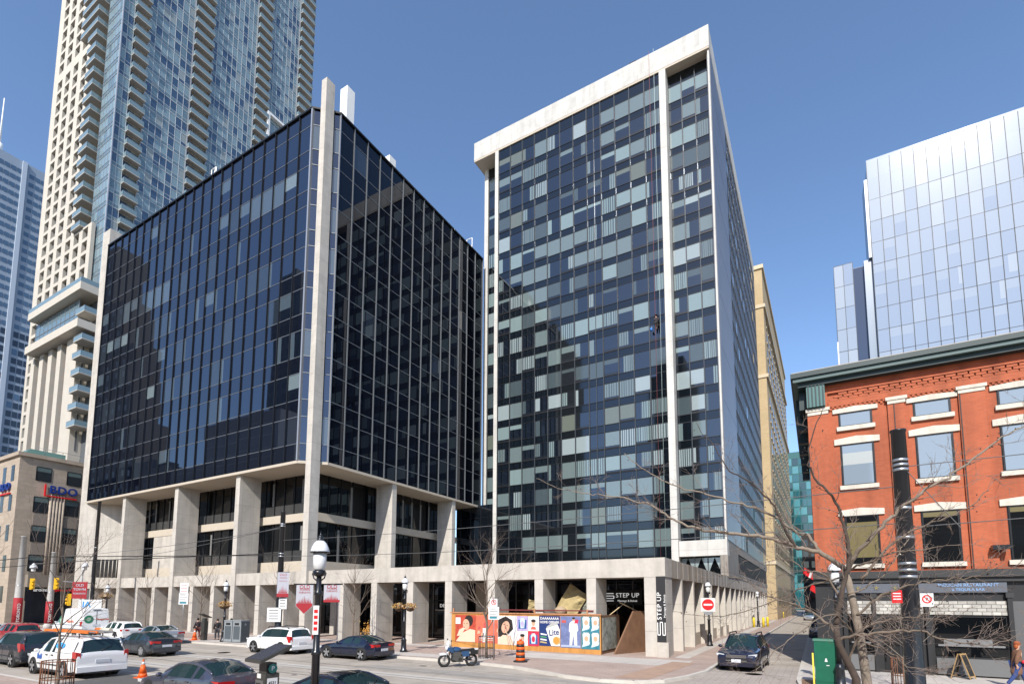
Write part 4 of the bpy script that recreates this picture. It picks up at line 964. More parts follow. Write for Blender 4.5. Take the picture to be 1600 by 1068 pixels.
def make_car(kind, name, label, cat, body_m, loc, rz=math.pi, group=None, sc=1., rails=False, trunk_lid=True, plate_front=False, big_tail=False, rim=None):
    P = PROF[kind]; W = P['W']/2; xs = []
    K = P['k']
    for a, b in zip(K, K[1:]):
        n = 3
        for i in range(n): xs.append(tuple(a[j]+(b[j]-a[j])*i/n for j in range(5)))
    xs.append(K[-1])
    root = thing(name, label, cat, loc, rz, group); root.scale = (sc, sc, sc)
    def ring(st):
        x, zt, zs, hf, rf = st; hw = W*hf; rw = W*rf; e = abs(x)/(P['L']/2)
        zb = .19+.10*max(0, e-.82)/.18
        cabin = min(1, max(0, (zt-zs-.1)/.25))
        ry = rw if cabin > 0 else rw
        half = [(0, zb), (hw*.86, zb), (hw*.965, zb+.10), (hw, zb+(zs-zb)*.42), (hw*.985, zs-.10), (hw*.945, zs), (ry+.0, zt-.05-.03*cabin), (ry*.6, zt-.012), (0, zt)]
        return x, half
    nr = 9; V = []; idx = []
    for st in xs:
        x, half = ring(st)
        pts = [(x, y, z) for y, z in half]+[(x, -y, z) for y, z in reversed(half[1:-1])]
        idx.append(len(V)); V += pts
    n = 16
    body = MB(); body.v = V; parts_ = {'windshield': MB(), 'rear_window': MB()}
    sides = [[MB(), MB()] for _ in P['side']]
    def put(mb, q, m, out=.0):
        mb.face([V[i] for i in q], m, True)
    kb = body.mi(body_m); kt = body.mi(trim_m)
    for s in range(len(xs)-1):
        xm = (xs[s][0]+xs[s+1][0])/2
        for r in range(n):
            r2 = (r+1) % n; q = (idx[s]+r, idx[s+1]+r, idx[s+1]+r2, idx[s]+r2)
            rr = r if r < 8 else 15-r                     # row pair index counted from the bottom on either side
            if rr in (6, 7) and P['ws'][0] > xm > P['ws'][1]: put(parts_['windshield'], q, car_glass); continue
            if rr in (6, 7) and P['rw'] and P['rw'][0] > xm > P['rw'][1]: put(parts_['rear_window'], q, car_glass); continue
            if rr == 5:
                hit = False
                for w, (a, b) in enumerate(P['side']):
                    if a > xm > b: put(sides[w][0 if r < 8 else 1], q, car_glass); hit = True
                if hit: continue
            body.f.append(q); body.m.append(kt if rr in (0, 1) else kb); body.sm.append(True)
    for s, fl in ((0, False), (len(xs)-1, True)):
        q = tuple(idx[s]+r for r in range(n)); body.f.append(q if not fl else q[::-1]); body.m.append(kb); body.sm.append(False)
    # the opening edges keep the body's own points: split meshes share positions
    bo = part('body', body, root, False); bo.data.set_sharp_from_angle(angle=R(32))
    for nm, mb in parts_.items():
        if mb.f:
            o = part(nm, mb, root, False, weld=True)
    for w in sides:
        for mb in w:
            if mb.f: part('side_window', mb, root, False, weld=True)
    L = P['L']/2
    # wheels
    for wx in P['wb']:
        for sd in (1, -1):
            r = P['wr']; yo = sd*(W-.005)
            wm = MB(); wm.lathe([(r*1.16, -.28*1), (r*1.16, .012)], trim_m, (wx, yo-0 if sd > 0 else yo, r+.02), 20, 'y') if sd > 0 else wm.lathe([(r*1.16, -.012), (r*1.16, .28)], trim_m, (wx, yo, r+.02), 20, 'y')
            wheel = part('wheel_well_dark', wm, root, False)  # flush black drum stands in for the shade of the wheel well
            t = MB(); y0 = -.20 if sd > 0 else -.02; y1 = .02 if sd > 0 else .20
            t.lathe([(r*.70, y0), (r*.94, y0), (r, y0+.03), (r, y1-.03), (r*.94, y1), (r*.70, y1)], tyre_m, (wx, yo, r), 22, 'y'); ty = part('tyre', t, root, False)
            t = MB(); f = sd*.022; t.disc((wx, yo+sd*.0135, r), r*.72, rim_dark, 'y', 20)
            for a in range(5):
                an = a*2*math.pi/5+.3
                t.prism([(.05, -.045), (r*.68, -.06), (r*.68, .06), (.05, .045)], 0, sd*.012, rim or rim_m, tf=lambda u, v, h, an=an: (wx+u*math.cos(an)-v*math.sin(an), yo+f+h, r+u*math.sin(an)+v*math.cos(an)))
            t.lathe([(r*.66, 0), (r*.74, 0)] if sd > 0 else [(r*.74, 0), (r*.66, 0)], rim or rim_m, (wx, yo+sd*.026, r), 22, 'y'); t.disc((wx, yo+sd*.03, r), r*.17, rim or rim_m, 'y', 12)
            part('rim', t, ty, False)
    def zs_at(x):
        for a, b in zip(K, K[1:]):
            if a[0] >= x >= b[0]:
                f = (a[0]-x)/(a[0]-b[0]); return a[2]+(b[2]-a[2])*f, (a[3]+(b[3]-a[3])*f)*W
        return K[-1][2], K[-1][3]*W
    for sd in (1, -1):
        z, hw = zs_at(L-.3)
        h = MB(); h.prism([(hw*.55, z-.19), (hw*.98, z-.12), (hw*1.0, z-.01), (hw*.60, z-.05)], L-.32, L-.045, head_m, tf=lambda y, zz, x: (x-.14*max(0, (abs(y)/hw-.55)), sd*y, zz)); part('headlight', h, root, False)
        z, hw = zs_at(-L+.12); t = MB()
        if kind in ('suv', 'minivan', 'van'): pts = [(hw*.80, z-.30), (hw*1.005, z-.30), (hw*1.005, z+.10), (hw*.84, z+.06)]
        else: pts = [(hw*.42, z-.17), (hw*1.01, z-.20), (hw*1.01, z-.03), (hw*.42, z-.05)]
        t.prism(pts, -L-.012, -L+.34, tail_m, tf=lambda y, zz, x: (x+.10*max(0, (abs(y)/hw-.6)), sd*y, zz)); part('taillight', t, root, False)
        m_ = MB(); xm = P['ws'][0]-.28; zz, hh = zs_at(xm); m_.ball((xm, sd*(hh*.94+.12), zz+.06), .1, body_m, 8, 6, (.6, 1.1, .75)); part('side_mirror', m_, root, False)
        for a in P['side'][:2]:
            dx = a[1]+.12; zz, hh = zs_at(dx); d = MB(); d.box(dx, dx+.17, sd*(hh*.985), sd*(hh*.985+.035), zz-.14, zz-.10, body_m if kind != 'minivan' else trim_m); part('door_handle', d, root, False)
        for a in P['side']:
            sl_ = MB()
            for xx in (a[0]+.03, ):
                zz, hh = zs_at(xx); sl_.box(xx-.006, xx+.006, sd*hh*.998, sd*(hh+.002), .32, zz-.1, trim_m)
            part('door_seam', sl_, root, False)
        st = MB(); st.box(P['wb'][1]+P['wr']*1.2, P['wb'][0]-P['wr']*1.2, sd*W*.965, sd*(W*1.004), .22, .31, trim_m); part('side_sill', st, root, False)
    zr = zs_at(-L+.02)[0]
    p_ = MB(); p_.box(-L-.02, -L+.02, -.27, .27, zr-.26 if kind not in ('minivan', 'suv') else zr-.30, zr-.12 if kind not in ('minivan', 'suv') else zr-.17, plate_m); part('licence_plate', p_, root, False)
    b_ = MB(); hw = K[-1][3]*W; b_.box(-L-.05, -L+.12, -hw*.98, hw*.98, .30, .52, trim_m if kind == 'van' else body_m); b_.box(-L-.055, -L+.1, -hw*.7, hw*.7, .235, .30, trim_m); part('rear_bumper', b_, root, False)
    b_ = MB(); hw = K[0][3]*W; b_.box(L-.12, L+.03, -hw*.97, hw*.97, .26, .46, body_m); b_.box(L-.1, L+.036, -hw*.62, hw*.62, .47, .60, trim_m); b_.box(L-.1, L+.042, -hw*.60, hw*.60, .505, .525, chrome); part('front_bumper', b_, root, False)
    if plate_front:
        zz, hh = zs_at(L-.25); g_ = MB(); g_.box(L-.10, L+.02, -hh*.5, hh*.5, zz-.19, zz-.05, trim_m)
        for k in range(3): g_.box(L-.1, L+.035, -hh*.5, hh*.5, zz-.17+.045*k, zz-.15+.045*k, chrome)
        part('grille', g_, root, False)
        for sd in (1, -1):
            g_ = MB(); g_.ball((L-.06, sd*hh*.78, .44), .075, head_m, 10, 6, (.6, 1, 1)); part('fog_lamp', g_, root, False)
    if plate_front:
        p_ = MB(); p_.box(L+.036, L+.05, -.2, .2, .44, .58, plate_m); part('front_plate', p_, root, False)
    if rails:
        for sd in (1, -1):
            r_ = MB(); zt = P['k'][7][1]; yy = sd*W*.66; r_.tube([(.35, yy, zt-.05), (.2, yy, zt+.05), (-1.6, yy, zt+.04), (-1.75, yy, zt-.06)], .03, trim_m if body_m is not P else chrome, 6); part('roof_rail', r_, root, False)
    fr_ = [(x, hf, zt, zs, rf) for x, zt, zs, hf, rf in xs if P['ws'][0]-.02 >= x >= (P['rw'][1] if P['rw'] else -9)+.02]
    if kind != 'van':
        for sd in (1, -1):
            r_ = MB(); q = []
            for x, hf, zt, zs, rf in fr_:
                cb_ = min(1, max(0, (zt-zs-.1)/.25)); q.append((x, sd*W*rf, zt-.045-.03*cb_))
            r_.tube(q, [.03]+[.042]*(len(q)-2)+[.03], body_m, 6); part('roof_frame', r_, root, False)
    if P['rw']:
        w_ = MB(); a, b = P['rw']; z0 = [k_ for k_ in K if abs(k_[0]-b) < .01][0][1]; z1 = [k_ for k_ in K if abs(k_[0]-a) < .01][0][1]
        w_.tube([(b-.01, .1, z0+.03), (b+(a-b)*.35, -.35, z0+(z1-z0)*.35+.03)], .012, trim_m, 4); part('rear_wiper', w_, root, False)
    return root
G2 = 'vehicles on the street'
make_car('sedan', 'parked_car', 'grey metallic sedan with wide red tail lamps, in the foreground beside the pay machine', 'car', paint('paint_grey_blue', (.085, .085, .115), .6), (-17.75, 10.35, 0), R(180), None, .98)
make_car('coupe', 'parked_car', 'very dark blue car in the bottom foreground, partly hidden by the near lamp post', 'car', paint('paint_midnight', (.006, .009, .022), .2), (-11.9, 10.45, 0), R(180), None, 1.03)
mv = make_car('minivan', 'work_minivan', 'white minivan with ladders and tools on its roof rack', 'van', paint('paint_white', (.74, .74, .73), 0), (-29.45, 11.35, 0), R(180), None, 1.0)
sv = make_car('suv', 'parked_car', 'dark grey SUV in front of the white minivan, cut by the left edge', 'car', paint('paint_graphite', (.035, .04, .05), .5), (-36.2, 11.7, 0), R(180), None, 1.03)
make_car('sedan', 'moving_car', 'dark slate sedan driving in the middle lane beyond the white minivan', 'car', paint('paint_slate', (.045, .055, .07), .6), (-36.3, 17.55, 0), R(181), None, 1.0)
make_car('suv', 'parked_car', 'white SUV with dark tinted windows and red tail lamps, parked left of the navy coupe', 'car', MATS['paint_white'], (-30.55, 22.75, 0), R(180), None, .98, rails=True)
make_car('coupe', 'parked_car', 'navy coupe with bright alloy wheels parked before the tall arcade columns', 'car', paint('paint_navy', (.008, .012, .032), .3), (-23.75, 22.85, 0), R(180), None, 1.0)
make_car('sedan', 'parked_car', 'silver sedan parked at the far kerb in front of the white hatch wagon', 'car', paint('paint_silver', (.48, .49, .51), .7), (-45.2, 22.6, 0), R(180), None, 1.0)
make_car('wagon', 'parked_car', 'white wagon with dark rear window beyond the silver sedan', 'car', MATS['paint_white'], (-52.0, 23.0, 0), R(180), None, 1.0)
van = make_car('van', 'delivery_van', 'tall white delivery van with green round emblems and orange lettering', 'van', mat('van_white', (.72, .72, .71), .4, coat=.4), (-56.8, 22.0, 0), R(180), None, 1.0)
make_car('wagon', 'moving_car', 'red car with a dark roof window at the far left, behind the grey SUV', 'car', paint('paint_red', (.36, .012, .016), .1), (-54.5, 17.0, 0), R(180), None, 1.0)
make_car('sedan', 'moving_car', 'pale silver sedan half hidden between the red car and the delivery van', 'car', paint('paint_pale', (.55, .55, .56), .4), (-58.6, 17.7, 0), R(180), None, 1.0)
make_car('wagon', 'oncoming_car', 'dark navy wagon with roof rails coming out of the side street', 'car', paint('paint_ink', (.008, .010, .030), .3), (-3.4, 30.2, 0), R(-92), None, 1.06, rails=True, plate_front=True)
make_car('suv', 'distant_car', 'dark car waiting in shade on the right of the side street', 'car', MATS['paint_graphite'], (.2, 58, 0), R(-92))
make_car('sedan', 'distant_car', 'small silver car at the far end of the side street', 'car', MATS['paint_silver'], (-1.4, 118, 0), R(-92))
make_car('suv', 'distant_car', 'blue car beside the small silver car at the far end of the side street', 'car', paint('paint_blue', (.05, .12, .25), .3), (1.4, 121, 0), R(-92))
make_car('suv', 'parked_car', 'dark car nose just behind the delivery van at the far kerb', 'car', MATS['paint_graphite'], (-50.6+.9, 26.9, 0), R(180)) if False else None
# the minivan's load and lettering
oy = MATS.get('x') or mat('ladder_orange', (.62, .15, .02), .5); al2 = mat('ladder_alu', (.5, .5, .5), .35, metal=.7)
def on_van(root, fn): return lambda p: fn(p)
rk = MB()
for x in (.3, -.8, -1.9):
    for sd in (1, -1): rk.tube([(x, sd*.66, 1.68), (x, sd*.66, 1.88)], .025, trim_m, 6)
    rk.tube([(x, -.72, 1.88), (x, .72, 1.88)], .025, trim_m, 6)
part('roof_rack', rk, mv, False)
def on_roof(name, label, cat, mb):   # a load lying on the minivan's rack: points in the van's frame
    m2 = MB(); m2.add(mb, lambda p: (-29.45-p[0], 11.35-p[1], p[2])); return single(name, m2, label, cat, base=(-29.45, 11.35, 1.9))
ld = MB()
for y in (.28, .62): ld.box(-2.6, 1.7, y-.02, y+.02, 1.905, 2.0, oy)
for k in range(13): ld.box(-2.5+k*.33, -2.46+k*.33, .28, .62, 1.93, 1.97, al2)
on_roof('ladder', 'long orange ladder lying on the minivan roof rack', 'ladder', ld)
ld = MB()
for y in (-.25, .1): ld.box(-2.7, 2.3, y-.02, y+.02, 1.905, 1.99, al2)
for k in range(15): ld.box(-2.6+k*.33, -2.56+k*.33, -.25, .1, 1.93, 1.97, al2)
on_roof('ladder', 'pale metal ladder lying on the minivan roof rack', 'ladder', ld)
cn = MB(); cn.tube([(-1.0, -.55, 1.98), (-.45, -.55, 1.98)], .09, oy, 10); cn.tube([(-1.9, -.5, 1.99), (-1.1, -.5, 1.99)], .09, mat('tube_cream', (.6, .55, .42), .6), 10)
on_roof('tool_tube', 'orange and cream tubes strapped on the minivan roof rack', 'tube', cn)
lb_ = MB(); lb_.add(text_mb('Bell', .33, mat('livery_blue', (.02, .11, .42), .4), .006, True), lambda p: (.95-p[0], .99+p[2], .82+p[1]))
part('livery_lettering', lb_, mv, False)
lb_ = MB()
for k in range(1): lb_.prism([(.42*math.cos(a*.3927), .13*math.sin(a*.3927)) for a in range(16)], 0, .006, mat('livery_sky', (.05, .33, .75), .4), tf=lambda x, y, z: (-.85+x, .90+z-.11*(y/.3), 1.36+y))
part('livery_swoosh', lb_, mv, False)
pn = MB(); pn.face([(-.5, .968, 1.08), (-2.2, .958, 1.08), (-2.2, .80, 1.60), (-.35, .80, 1.60)][::-1], MATS['paint_white'])
part('blank_side_panel', pn, mv, False)
st = MB(); st.box(-1.0, 1.15, .975, .995, .50, .545, trim_m); part('side_moulding', st, mv, False)
em = mat('emblem_green', (.02, .20, .10), .5); orl = mat('livery_orange', (.62, .14, .05), .5)
for x, z in ((.95, 1.55),):
    e_ = MB(); e_.disc((x, 1.037, z), .38, em, 'y', 24, .75, 1); e_.disc((x, 1.04, z), .2, mat('emblem_pale', (.35, .55, .42), .5), 'y', 20, .75, 1); part('emblem', e_, van, False)
e_ = MB(); e_.disc((-3.008, .55, 1.72), .34, em, 'x', 24); e_.disc((-3.012, .55, 1.72), .16, MATS['emblem_pale'], 'x', 20); part('emblem', e_, van, False)
t = MB(); t.add(text_mb('Tangerine', .34, orl, .006, True), lambda p: (-.75-p[0], 1.04+p[2], 1.55+p[1])); part('livery_lettering', t, van, False)
t = MB(); t.add(text_mb('Tangerine', .24, orl, .006, True), lambda p: (-3.01-p[2], -.45-p[0], 1.72+p[1])); part('livery_lettering', t, van, False)
d_ = MB(); d_.box(-3.012, -3.0, -.012, .012, .6, 2.5, trim_m); d_.box(-3.03, -3.0, -.3, .3, 2.5, 2.56, trim_m); part('rear_door_seam', d_, van, False)
# ================================================================ street lamps
globe = mat('lantern_glass', (.62, .63, .62), .12, ior=1.5); hood_m = mat('lamp_hood_white', (.72, .73, .75), .3, coat=.4)
def make_lamp():
    t = thing('street_lamp', None, 'street lamp', (0, 0, 0))
    b = MB(); b.lathe([(.26, 0), (.26, .12), (.19, .2), (.17, .75), (.2, .8), (.13, .9), (.12, 1.0)], black_paint, n=16); part('base', b, t, False)
    b = MB(); b.lathe([(.105, 1.0), (.10, 2.0), (.125, 2.03), (.125, 2.1), (.085, 2.14), (.075, 3.55), (.11, 3.58), (.11, 3.66), (.07, 3.7), (.065, 4.05)], black_paint, n=14); part('pole', b, t, False)
    b = MB(); b.lathe([(.05, 4.05), (.15, 4.1), (.17, 4.2), (.10, 4.24)], black_paint, n=14)
    for s in (1, -1): b.tube([(.07*s, 0, 3.95), (.2*s, 0, 4.02), (.26*s, 0, 4.14), (.2*s, 0, 4.22), (.16*s, 0, 4.16)], .018, black_paint, 6)
    part('bracket', b, t, False)
    b = MB(); b.lathe([(.09, 4.22), (.145, 4.26), (.168, 4.4), (.172, 4.72)], globe, n=18); part('lantern_glass', b, t, False)
    b = MB(); b.lathe([(.235, 4.70), (.24, 4.74), (.215, 4.84), (.16, 4.95), (.09, 5.02)], hood_m, n=20); b.lathe([(.25, 4.69), (.25, 4.72)], black_paint, n=20); part('hood', b, t, False)
    b = MB(); b.lathe([(.10, 5.02), (.09, 5.05), (.06, 5.09), (.075, 5.12), (.03, 5.16), (.015, 5.2), (.001, 5.3)], black_paint, n=12); part('finial', b, t, False)
    return t
lamp0 = make_lamp(); LG = 'old style street lamps with white hoods'
LL = [((-10.63, 8.96, .13), 'black street lamp with white hood in the foreground, carrying two banners'),
      ((-22.89, 26.1, .13), 'black street lamp with a pair of dried flower baskets, right of the navy coupe'),
      ((-40.6, 25.2, .13), 'black street lamp with a dried flower basket beside the grey litter bins'),
      ((-59.8, 25.2, .13), 'black street lamp with a dried flower basket just above the delivery van roof'),
      ((-7.0, 41.5, .13), 'street lamp on the side street carrying the round red no entry sign'),
      ((-6.9, 77.9, .13), 'street lamp farther down the side street beside yellow bollards'),
      ((-7.2, 123.6, .13), 'small distant street lamp before the yellow brick building'),
      ((.62, 23.5, .13), 'street lamp behind the bare tree, left of the black restaurant front')]
for i, (p, lab) in enumerate(LL):
    o = lamp0 if i == 0 else dup(lamp0)
    o.location = p; o['label'] = lab; o['group'] = LG
    if i == 0: o.scale = (.93, .93, .93)
leaf = [mat('dry_leaf_orange', (.42, .19, .035), .8), mat('dry_leaf_gold', (.50, .32, .08), .8), mat('dry_leaf_brown', (.20, .09, .03), .8), mat('dry_flower_pale', (.55, .45, .30), .8)]
def basket(p, label, r=.42, group='dried flower baskets hung on lamp posts'):
    rnd = random.Random(int(p[0]*100)); b = MB()
    t = thing('flower_basket', label, 'flower basket', p, 0, group)
    bw = MB(); bw.lathe([(.02, -.32), (r*.5, -.25), (r*.72, -.08), (r*.74, -.05)], mat('basket_brown', (.10, .06, .035), .9), n=12); part('basket', bw, t, False)
    for k in range(420):
        th = rnd.uniform(0, 6.283); ph = rnd.uniform(-.35, 1.3); rr = r*rnd.uniform(.6, 1.08)
        c = Vector((rr*math.cos(th)*math.cos(ph), rr*math.sin(th)*math.cos(ph), rr*.62*math.sin(ph)-.02)); s = rnd.uniform(.025, .055)
        a = Vector((rnd.gauss(0, 1), rnd.gauss(0, 1), rnd.gauss(0, 1))).normalized(); q = a.orthogonal().normalized()
        b.face([c-a*s, c+q*s*.5, c+a*s, c-q*s*.5], rnd.choice(leaf[:3]+leaf))
    part('dried_flowers', b, t, False)
basket((-23.3, 26.0, 2.98), 'left dried orange flower basket of the pair on the lamp beside the navy coupe')
basket((-22.5, 26.2, 2.98), 'right dried orange flower basket of the pair on the lamp beside the navy coupe')
basket((-40.6, 25.15, 2.98), 'dried orange flower basket on the lamp above the grey litter bins', .55)
basket((-59.8, 25.1, 3.75), 'dried orange flower basket on the lamp just above the delivery van', .6)
# banners
banner_w = mat('banner_pale', (.38, .38, .42), .8); banner_r = mat('banner_red', (.30, .015, .022), .7)
def skyline(mb, f, w, z0, h):
    rnd = random.Random(3); n = 9
    for k in range(n):
        x0 = -w/2+w*k/n; hh = h*(.35+.65*(1-abs(k-n/2)/(n/2)))*rnd.uniform(.6, 1)
        mb.prism([(x0+.004, z0), (x0+w/n-.004, z0), (x0+w/n*.5, z0+hh)], -.004, .004, banner_r, tf=lambda x, z, y: f((x, z, y)))
def banner(base, w, h, label, rz, tip=True):
    t = thing('street_banner', label, 'banner', base, rz, 'district banners on posts')
    c = MB(); pts = [(-w/2, 0), (-w/2, -h)]+([(0, -h-w*.45)] if tip else [])+[(w/2, -h), (w/2, 0)]
    c.prism(pts, -.003, .003, banner_w, tf=lambda x, z, y: (x, y, z)); part('cloth', c, t, False)
    r = MB(); skyline(r, lambda p: (p[0], p[2]*2, p[1]), w*.8, -h*.85, h*.42)
    r.prism([(-w/2+.01, -h*.99), (0, -h-w*.43), (w/2-.01, -h*.99), (w/2-.01, -h*.86), (-w/2+.01, -h*.86)] if tip else [(-w/2, -h), (w/2, -h), (w/2, -h*.86), (-w/2, -h*.86)], -.006, .006, banner_r, tf=lambda x, z, y: (x, y, z)); part('skyline_emblem', r, t, False)
    for k, (s, sz) in enumerate((('OLD', .27), ('TOWN', .17), ('TORONTO', .12))):
        l = MB(); l.add(text_mb(s, w*sz*1.15, banner_r, .004), lambda p: (p[0], -.006-p[2], -h*(.10+.13*k)+p[1])); part('lettering', l, t, False)
    a = MB(); a.tube([(-w/2-.06, 0, .02), (w/2+.06, 0, .02)], .018, black_paint, 6); part('arm', a, t, False)
banner((-10.91, 8.78, 3.70), .42, .52, 'pale banner with red shield tip hung left of the foreground lamp post', R(28))
banner((-10.34, 9.12, 3.70), .40, .42, 'pale banner hung right of the foreground lamp post', R(28), False)
banner((-32.9, 24.6, 5.35), .78, 1.75, 'tall pale banner with red foot on the black trolley pole', R(40), False)
t = thing('street_banner', 'red street banner on the pale post left of the delivery van lamp', 'banner', (-65.2, 25, 5.2), R(45), 'district banners on posts')
c = MB(); c.box(-.65, .65, -.01, .01, -1.7, 0, banner_r); part('cloth', c, t, False)
for k, s in enumerate(('OLD', 'TOWN', 'TORONTO')):
    l = MB(); l.add(text_mb(s, .34 if k < 2 else .22, banner_w, .01, True), lambda p: (p[0], -.02-p[2], -.35-.42*k+p[1])); part('lettering', l, t, False)
# ================================================================ trolley poles and wires
steel_grey = mat('band_steel', (.45, .46, .47), .35, metal=.8)
def trolley_pole(loc, h, r0, r1, label, bands, m=black_paint, red=None):
    t = thing('trolley_pole', label, 'pole', loc, 0, 'trolley wire poles')
    b = MB(); b.lathe([(r0*1.25, 0), (r0*1.2, .5), (r0, .6), (r1, h), (r1*1.12, h+.01), (r1*1.12, h+.07), (.02, h+.1)], m, n=18); part('shaft', b, t, False)
    for z in bands:
        b = MB(); rr = r0+(r1-r0)*z/h+.012; b.lathe([(rr, z-.04), (rr, z+.04)], steel_grey, n=18); part('band', b, t, False)
    if red:
        b = MB(); b.lathe([(r0*1.04, .7), (r0*1.0, red)], banner_r, n=18); part('red_wrap', b, t, False)
        tx = MB(); tx.add(text_mb('TORONTO', .42, white_paint, .01, True), lambda p: (-p[2]+r0+.01, -.02-p[1]*.9, 1.9+p[0])); part('lettering', tx, t, False)
    return t
trolley_pole((-33.5, 24.8, .13), 9.6, .24, .17, 'tall black trolley pole with pale banner beside the white SUV', (6.4, 6.6, 8.6, 8.75))
trolley_pole((2.44, 19.95, 0), 8.6, .26, .195, 'tall black trolley pole in front of the red brick house', (7.4, 7.55, 7.7, 4.1, 4.3, 4.5, 5.3, 6.2))
concrete_pole = mat('pole_concrete', (.42, .41, .39), .8, var=.1)
trolley_pole((-79.1, 24.6, 0), 10.6, .42, .28, 'taller of two grey concrete poles with red wraps at the left', (5.0,), concrete_pole, 3.6)
trolley_pole((-76.5, 26.6, 0), 8.8, .36, .24, 'shorter of two grey concrete poles with red wraps at the left', (4.2,), concrete_pole, 3.2)
trolley_pole((-67.4, 27.0, 0), 14.0, .2, .16, 'black trolley pole at the corner before the stone building', (9,))
def wire(name, label, pts, r, m=black_matte, sag=.0):
    b = MB()
    for (a, c) in zip(pts, pts[1:]):
        a, c = Vector(a), Vector(c); n = 10; q = [a.lerp(c, i/n)-Vector((0, 0, sag*4*(i/n)*(1-i/n))) for i in range(n+1)]
        b.tube(q, r, m, 5, caps=False)
    return single(name, b, label, 'wire', 'overhead wires', base=tuple(pts[0]))
gw = mat('wire_grey', (.10, .10, .10), .6)
wire('span_wire', 'upper thin span wire crossing the view from the left trolley pole to the right one', [(-33.5, 24.8, 7.7), (2.44, 19.95, 6.9)], .016, gw, .2)
wire('span_wire', 'lower thin span wire crossing the view from the left trolley pole to the right one', [(-33.5, 24.8, 6.55), (2.44, 19.95, 5.75)], .016, gw, .25)
wire('span_wire', 'thin wire running right from the right trolley pole past the brick house windows', [(2.44, 19.95, 7.5), (24, 21, 8.2)], .014, gw, .1)
wire('span_wire', 'thin wire running from the right trolley pole toward the near street side', [(2.44, 19.95, 5.6), (26, 15, 6.2)], .014, gw, .1)
wire('trolley_wire', 'nearer of two black trolley wires at the left above the cars', [(-140, 15.0, 6.2), (-46, 15.0, 6.25), (-33.5, 24.8, 6.6)], .03, black_matte, .0)
wire('trolley_wire', 'farther of two black trolley wires at the left above the cars', [(-140, 18.6, 6.2), (-48, 18.6, 6.3), (-33.5, 24.8, 6.75)], .03, black_matte, .0)
wire('span_wire', 'slanting guy wire from the top of the left trolley pole to the far kerb side', [(-33.5, 24.8, 8.7), (-67.4, 27.0, 7.4)], .02, gw, .3)
wire('span_wire', 'long span wire between the grey concrete poles and the left trolley pole', [(-79.1, 24.6, 8.2), (-33.5, 24.8, 8.6)], .02, gw, .5)
wire('span_wire', 'short wire from the right trolley pole down into the bare tree', [(2.44, 19.95, 7.6), (3.6, 19, 5.4)], .012, gw, 0)
# traffic signals
yel = mat('signal_yellow', (.72, .42, .01), .45)
def signal(loc, label, rz, arm=None):
    t = thing('traffic_signal', label, 'traffic light', loc, rz, 'yellow traffic signals')
    b = MB(); b.box(-.2, .2, -.16, .16, -.62, .62, yel); part('housing', b, t, False)
    for k, z in enumerate((.38, 0, -.38)):
        b = MB(); b.lathe([(.15, -.30), (.15, -.16)], yel, (0, 0, z), 12, 'y'); part('visor', b, t, False)
        b = MB(); b.disc((0, -.165, z), .13, mat(('lens_red', 'lens_amber', 'lens_green')[k], ((.10, .01, .01), (.12, .06, .01), (.01, .08, .05))[k], .2), 'y', 12); part('lens', b, t, False)
    if arm:
        b = MB(); b.tube([(0, .1, .3), arm], .05, steel_grey, 6); part('arm', b, t, False)
signal((-76.9, 25.0, 5.15), 'yellow traffic signal left of two, hung before the stone building canopy', R(60), (.6, 1.5, -.5))
signal((-70.7, 25.0, 5.1), 'yellow traffic signal right of two, hung on a long grey arm before the stone building', R(60), (3.2, 1.6, .1))
signal((-69.0, 25.6, 3.4), 'yellow traffic signal seen low above the delivery van', R(-20))
pst = thing('signal_post', 'pale signal post carrying the red banner and a white hooded lamp left of the arcade', 'post', (-66.0, 25.4, 0))
b = MB(); b.lathe([(.16, 0), (.1, 7.0)], concrete_pole, n=12); part('shaft', b, pst, False)
b = MB(); b.tube([(0, 0, 5.8), (.4, 0, 6.3), (.5, 0, 6.75)], .04, steel_grey, 6); part('arm', b, pst, False)
b = MB(); b.lathe([(.34, 6.75), (.30, 6.95), (.16, 7.15), (.02, 7.3)], hood_m, (.5, 0, 0), 14); part('lamp_hood', b, pst, False)
b = MB(); b.lathe([(.12, 6.4), (.2, 6.5), (.2, 6.75)], globe, (.5, 0, 0), 12); part('lantern_glass', b, pst, False)
hl = thing('hanging_lamp', 'white hooded lamp hanging before the stone building pilasters', 'street lamp', (-73.9, 24.0, 6.6))
b = MB(); b.lathe([(.36, .2), (.30, .42), (.16, .62), (.02, .75)], hood_m, n=14); part('lamp_hood', b, hl, False)
b = MB(); b.lathe([(.12, -.2), (.2, -.1), (.2, .2)], globe, n=12); part('lantern_glass', b, hl, False)
b = MB(); b.tube([(0, 0, .7), (-2.0, 1.6, .9)], .035, steel_grey, 6); part('arm', b, hl, False)

# ================================================================ signs
sign_white = mat('sign_white', (.62, .62, .61), .5); sign_red = mat('sign_red_face', (.55, .012, .015), .4); sign_black = mat('sign_black', (.02, .02, .02), .5)
t = thing('no_entry_sign', 'square white no entry sign with red disc and white bar on the side street lamp', 'road sign', (-7.0, 41.3, 3.15))
b = MB(); b.box(-.55, .55, -.015, .015, -.55, .55, sign_white); part('plate', b, t, False)
b = MB(); b.disc((0, -.022, 0), .46, sign_red, 'y', 28); part('red_disc', b, t, False)
b = MB(); b.box(-.33, .33, -.035, -.025, -.075, .075, sign_white); part('white_bar', b, t, False)
b = MB(); b.prism([(-.42, -.55), (-.2, -.85), (.2, -.85), (.42, -.55)], -.015, .012, steel_grey, tf=lambda x, z, y: (x, y, z)); part('back_plate', b, t, False)
t.rotation_euler = (0, 0, R(8)); t.scale = (.9, .9, .9)
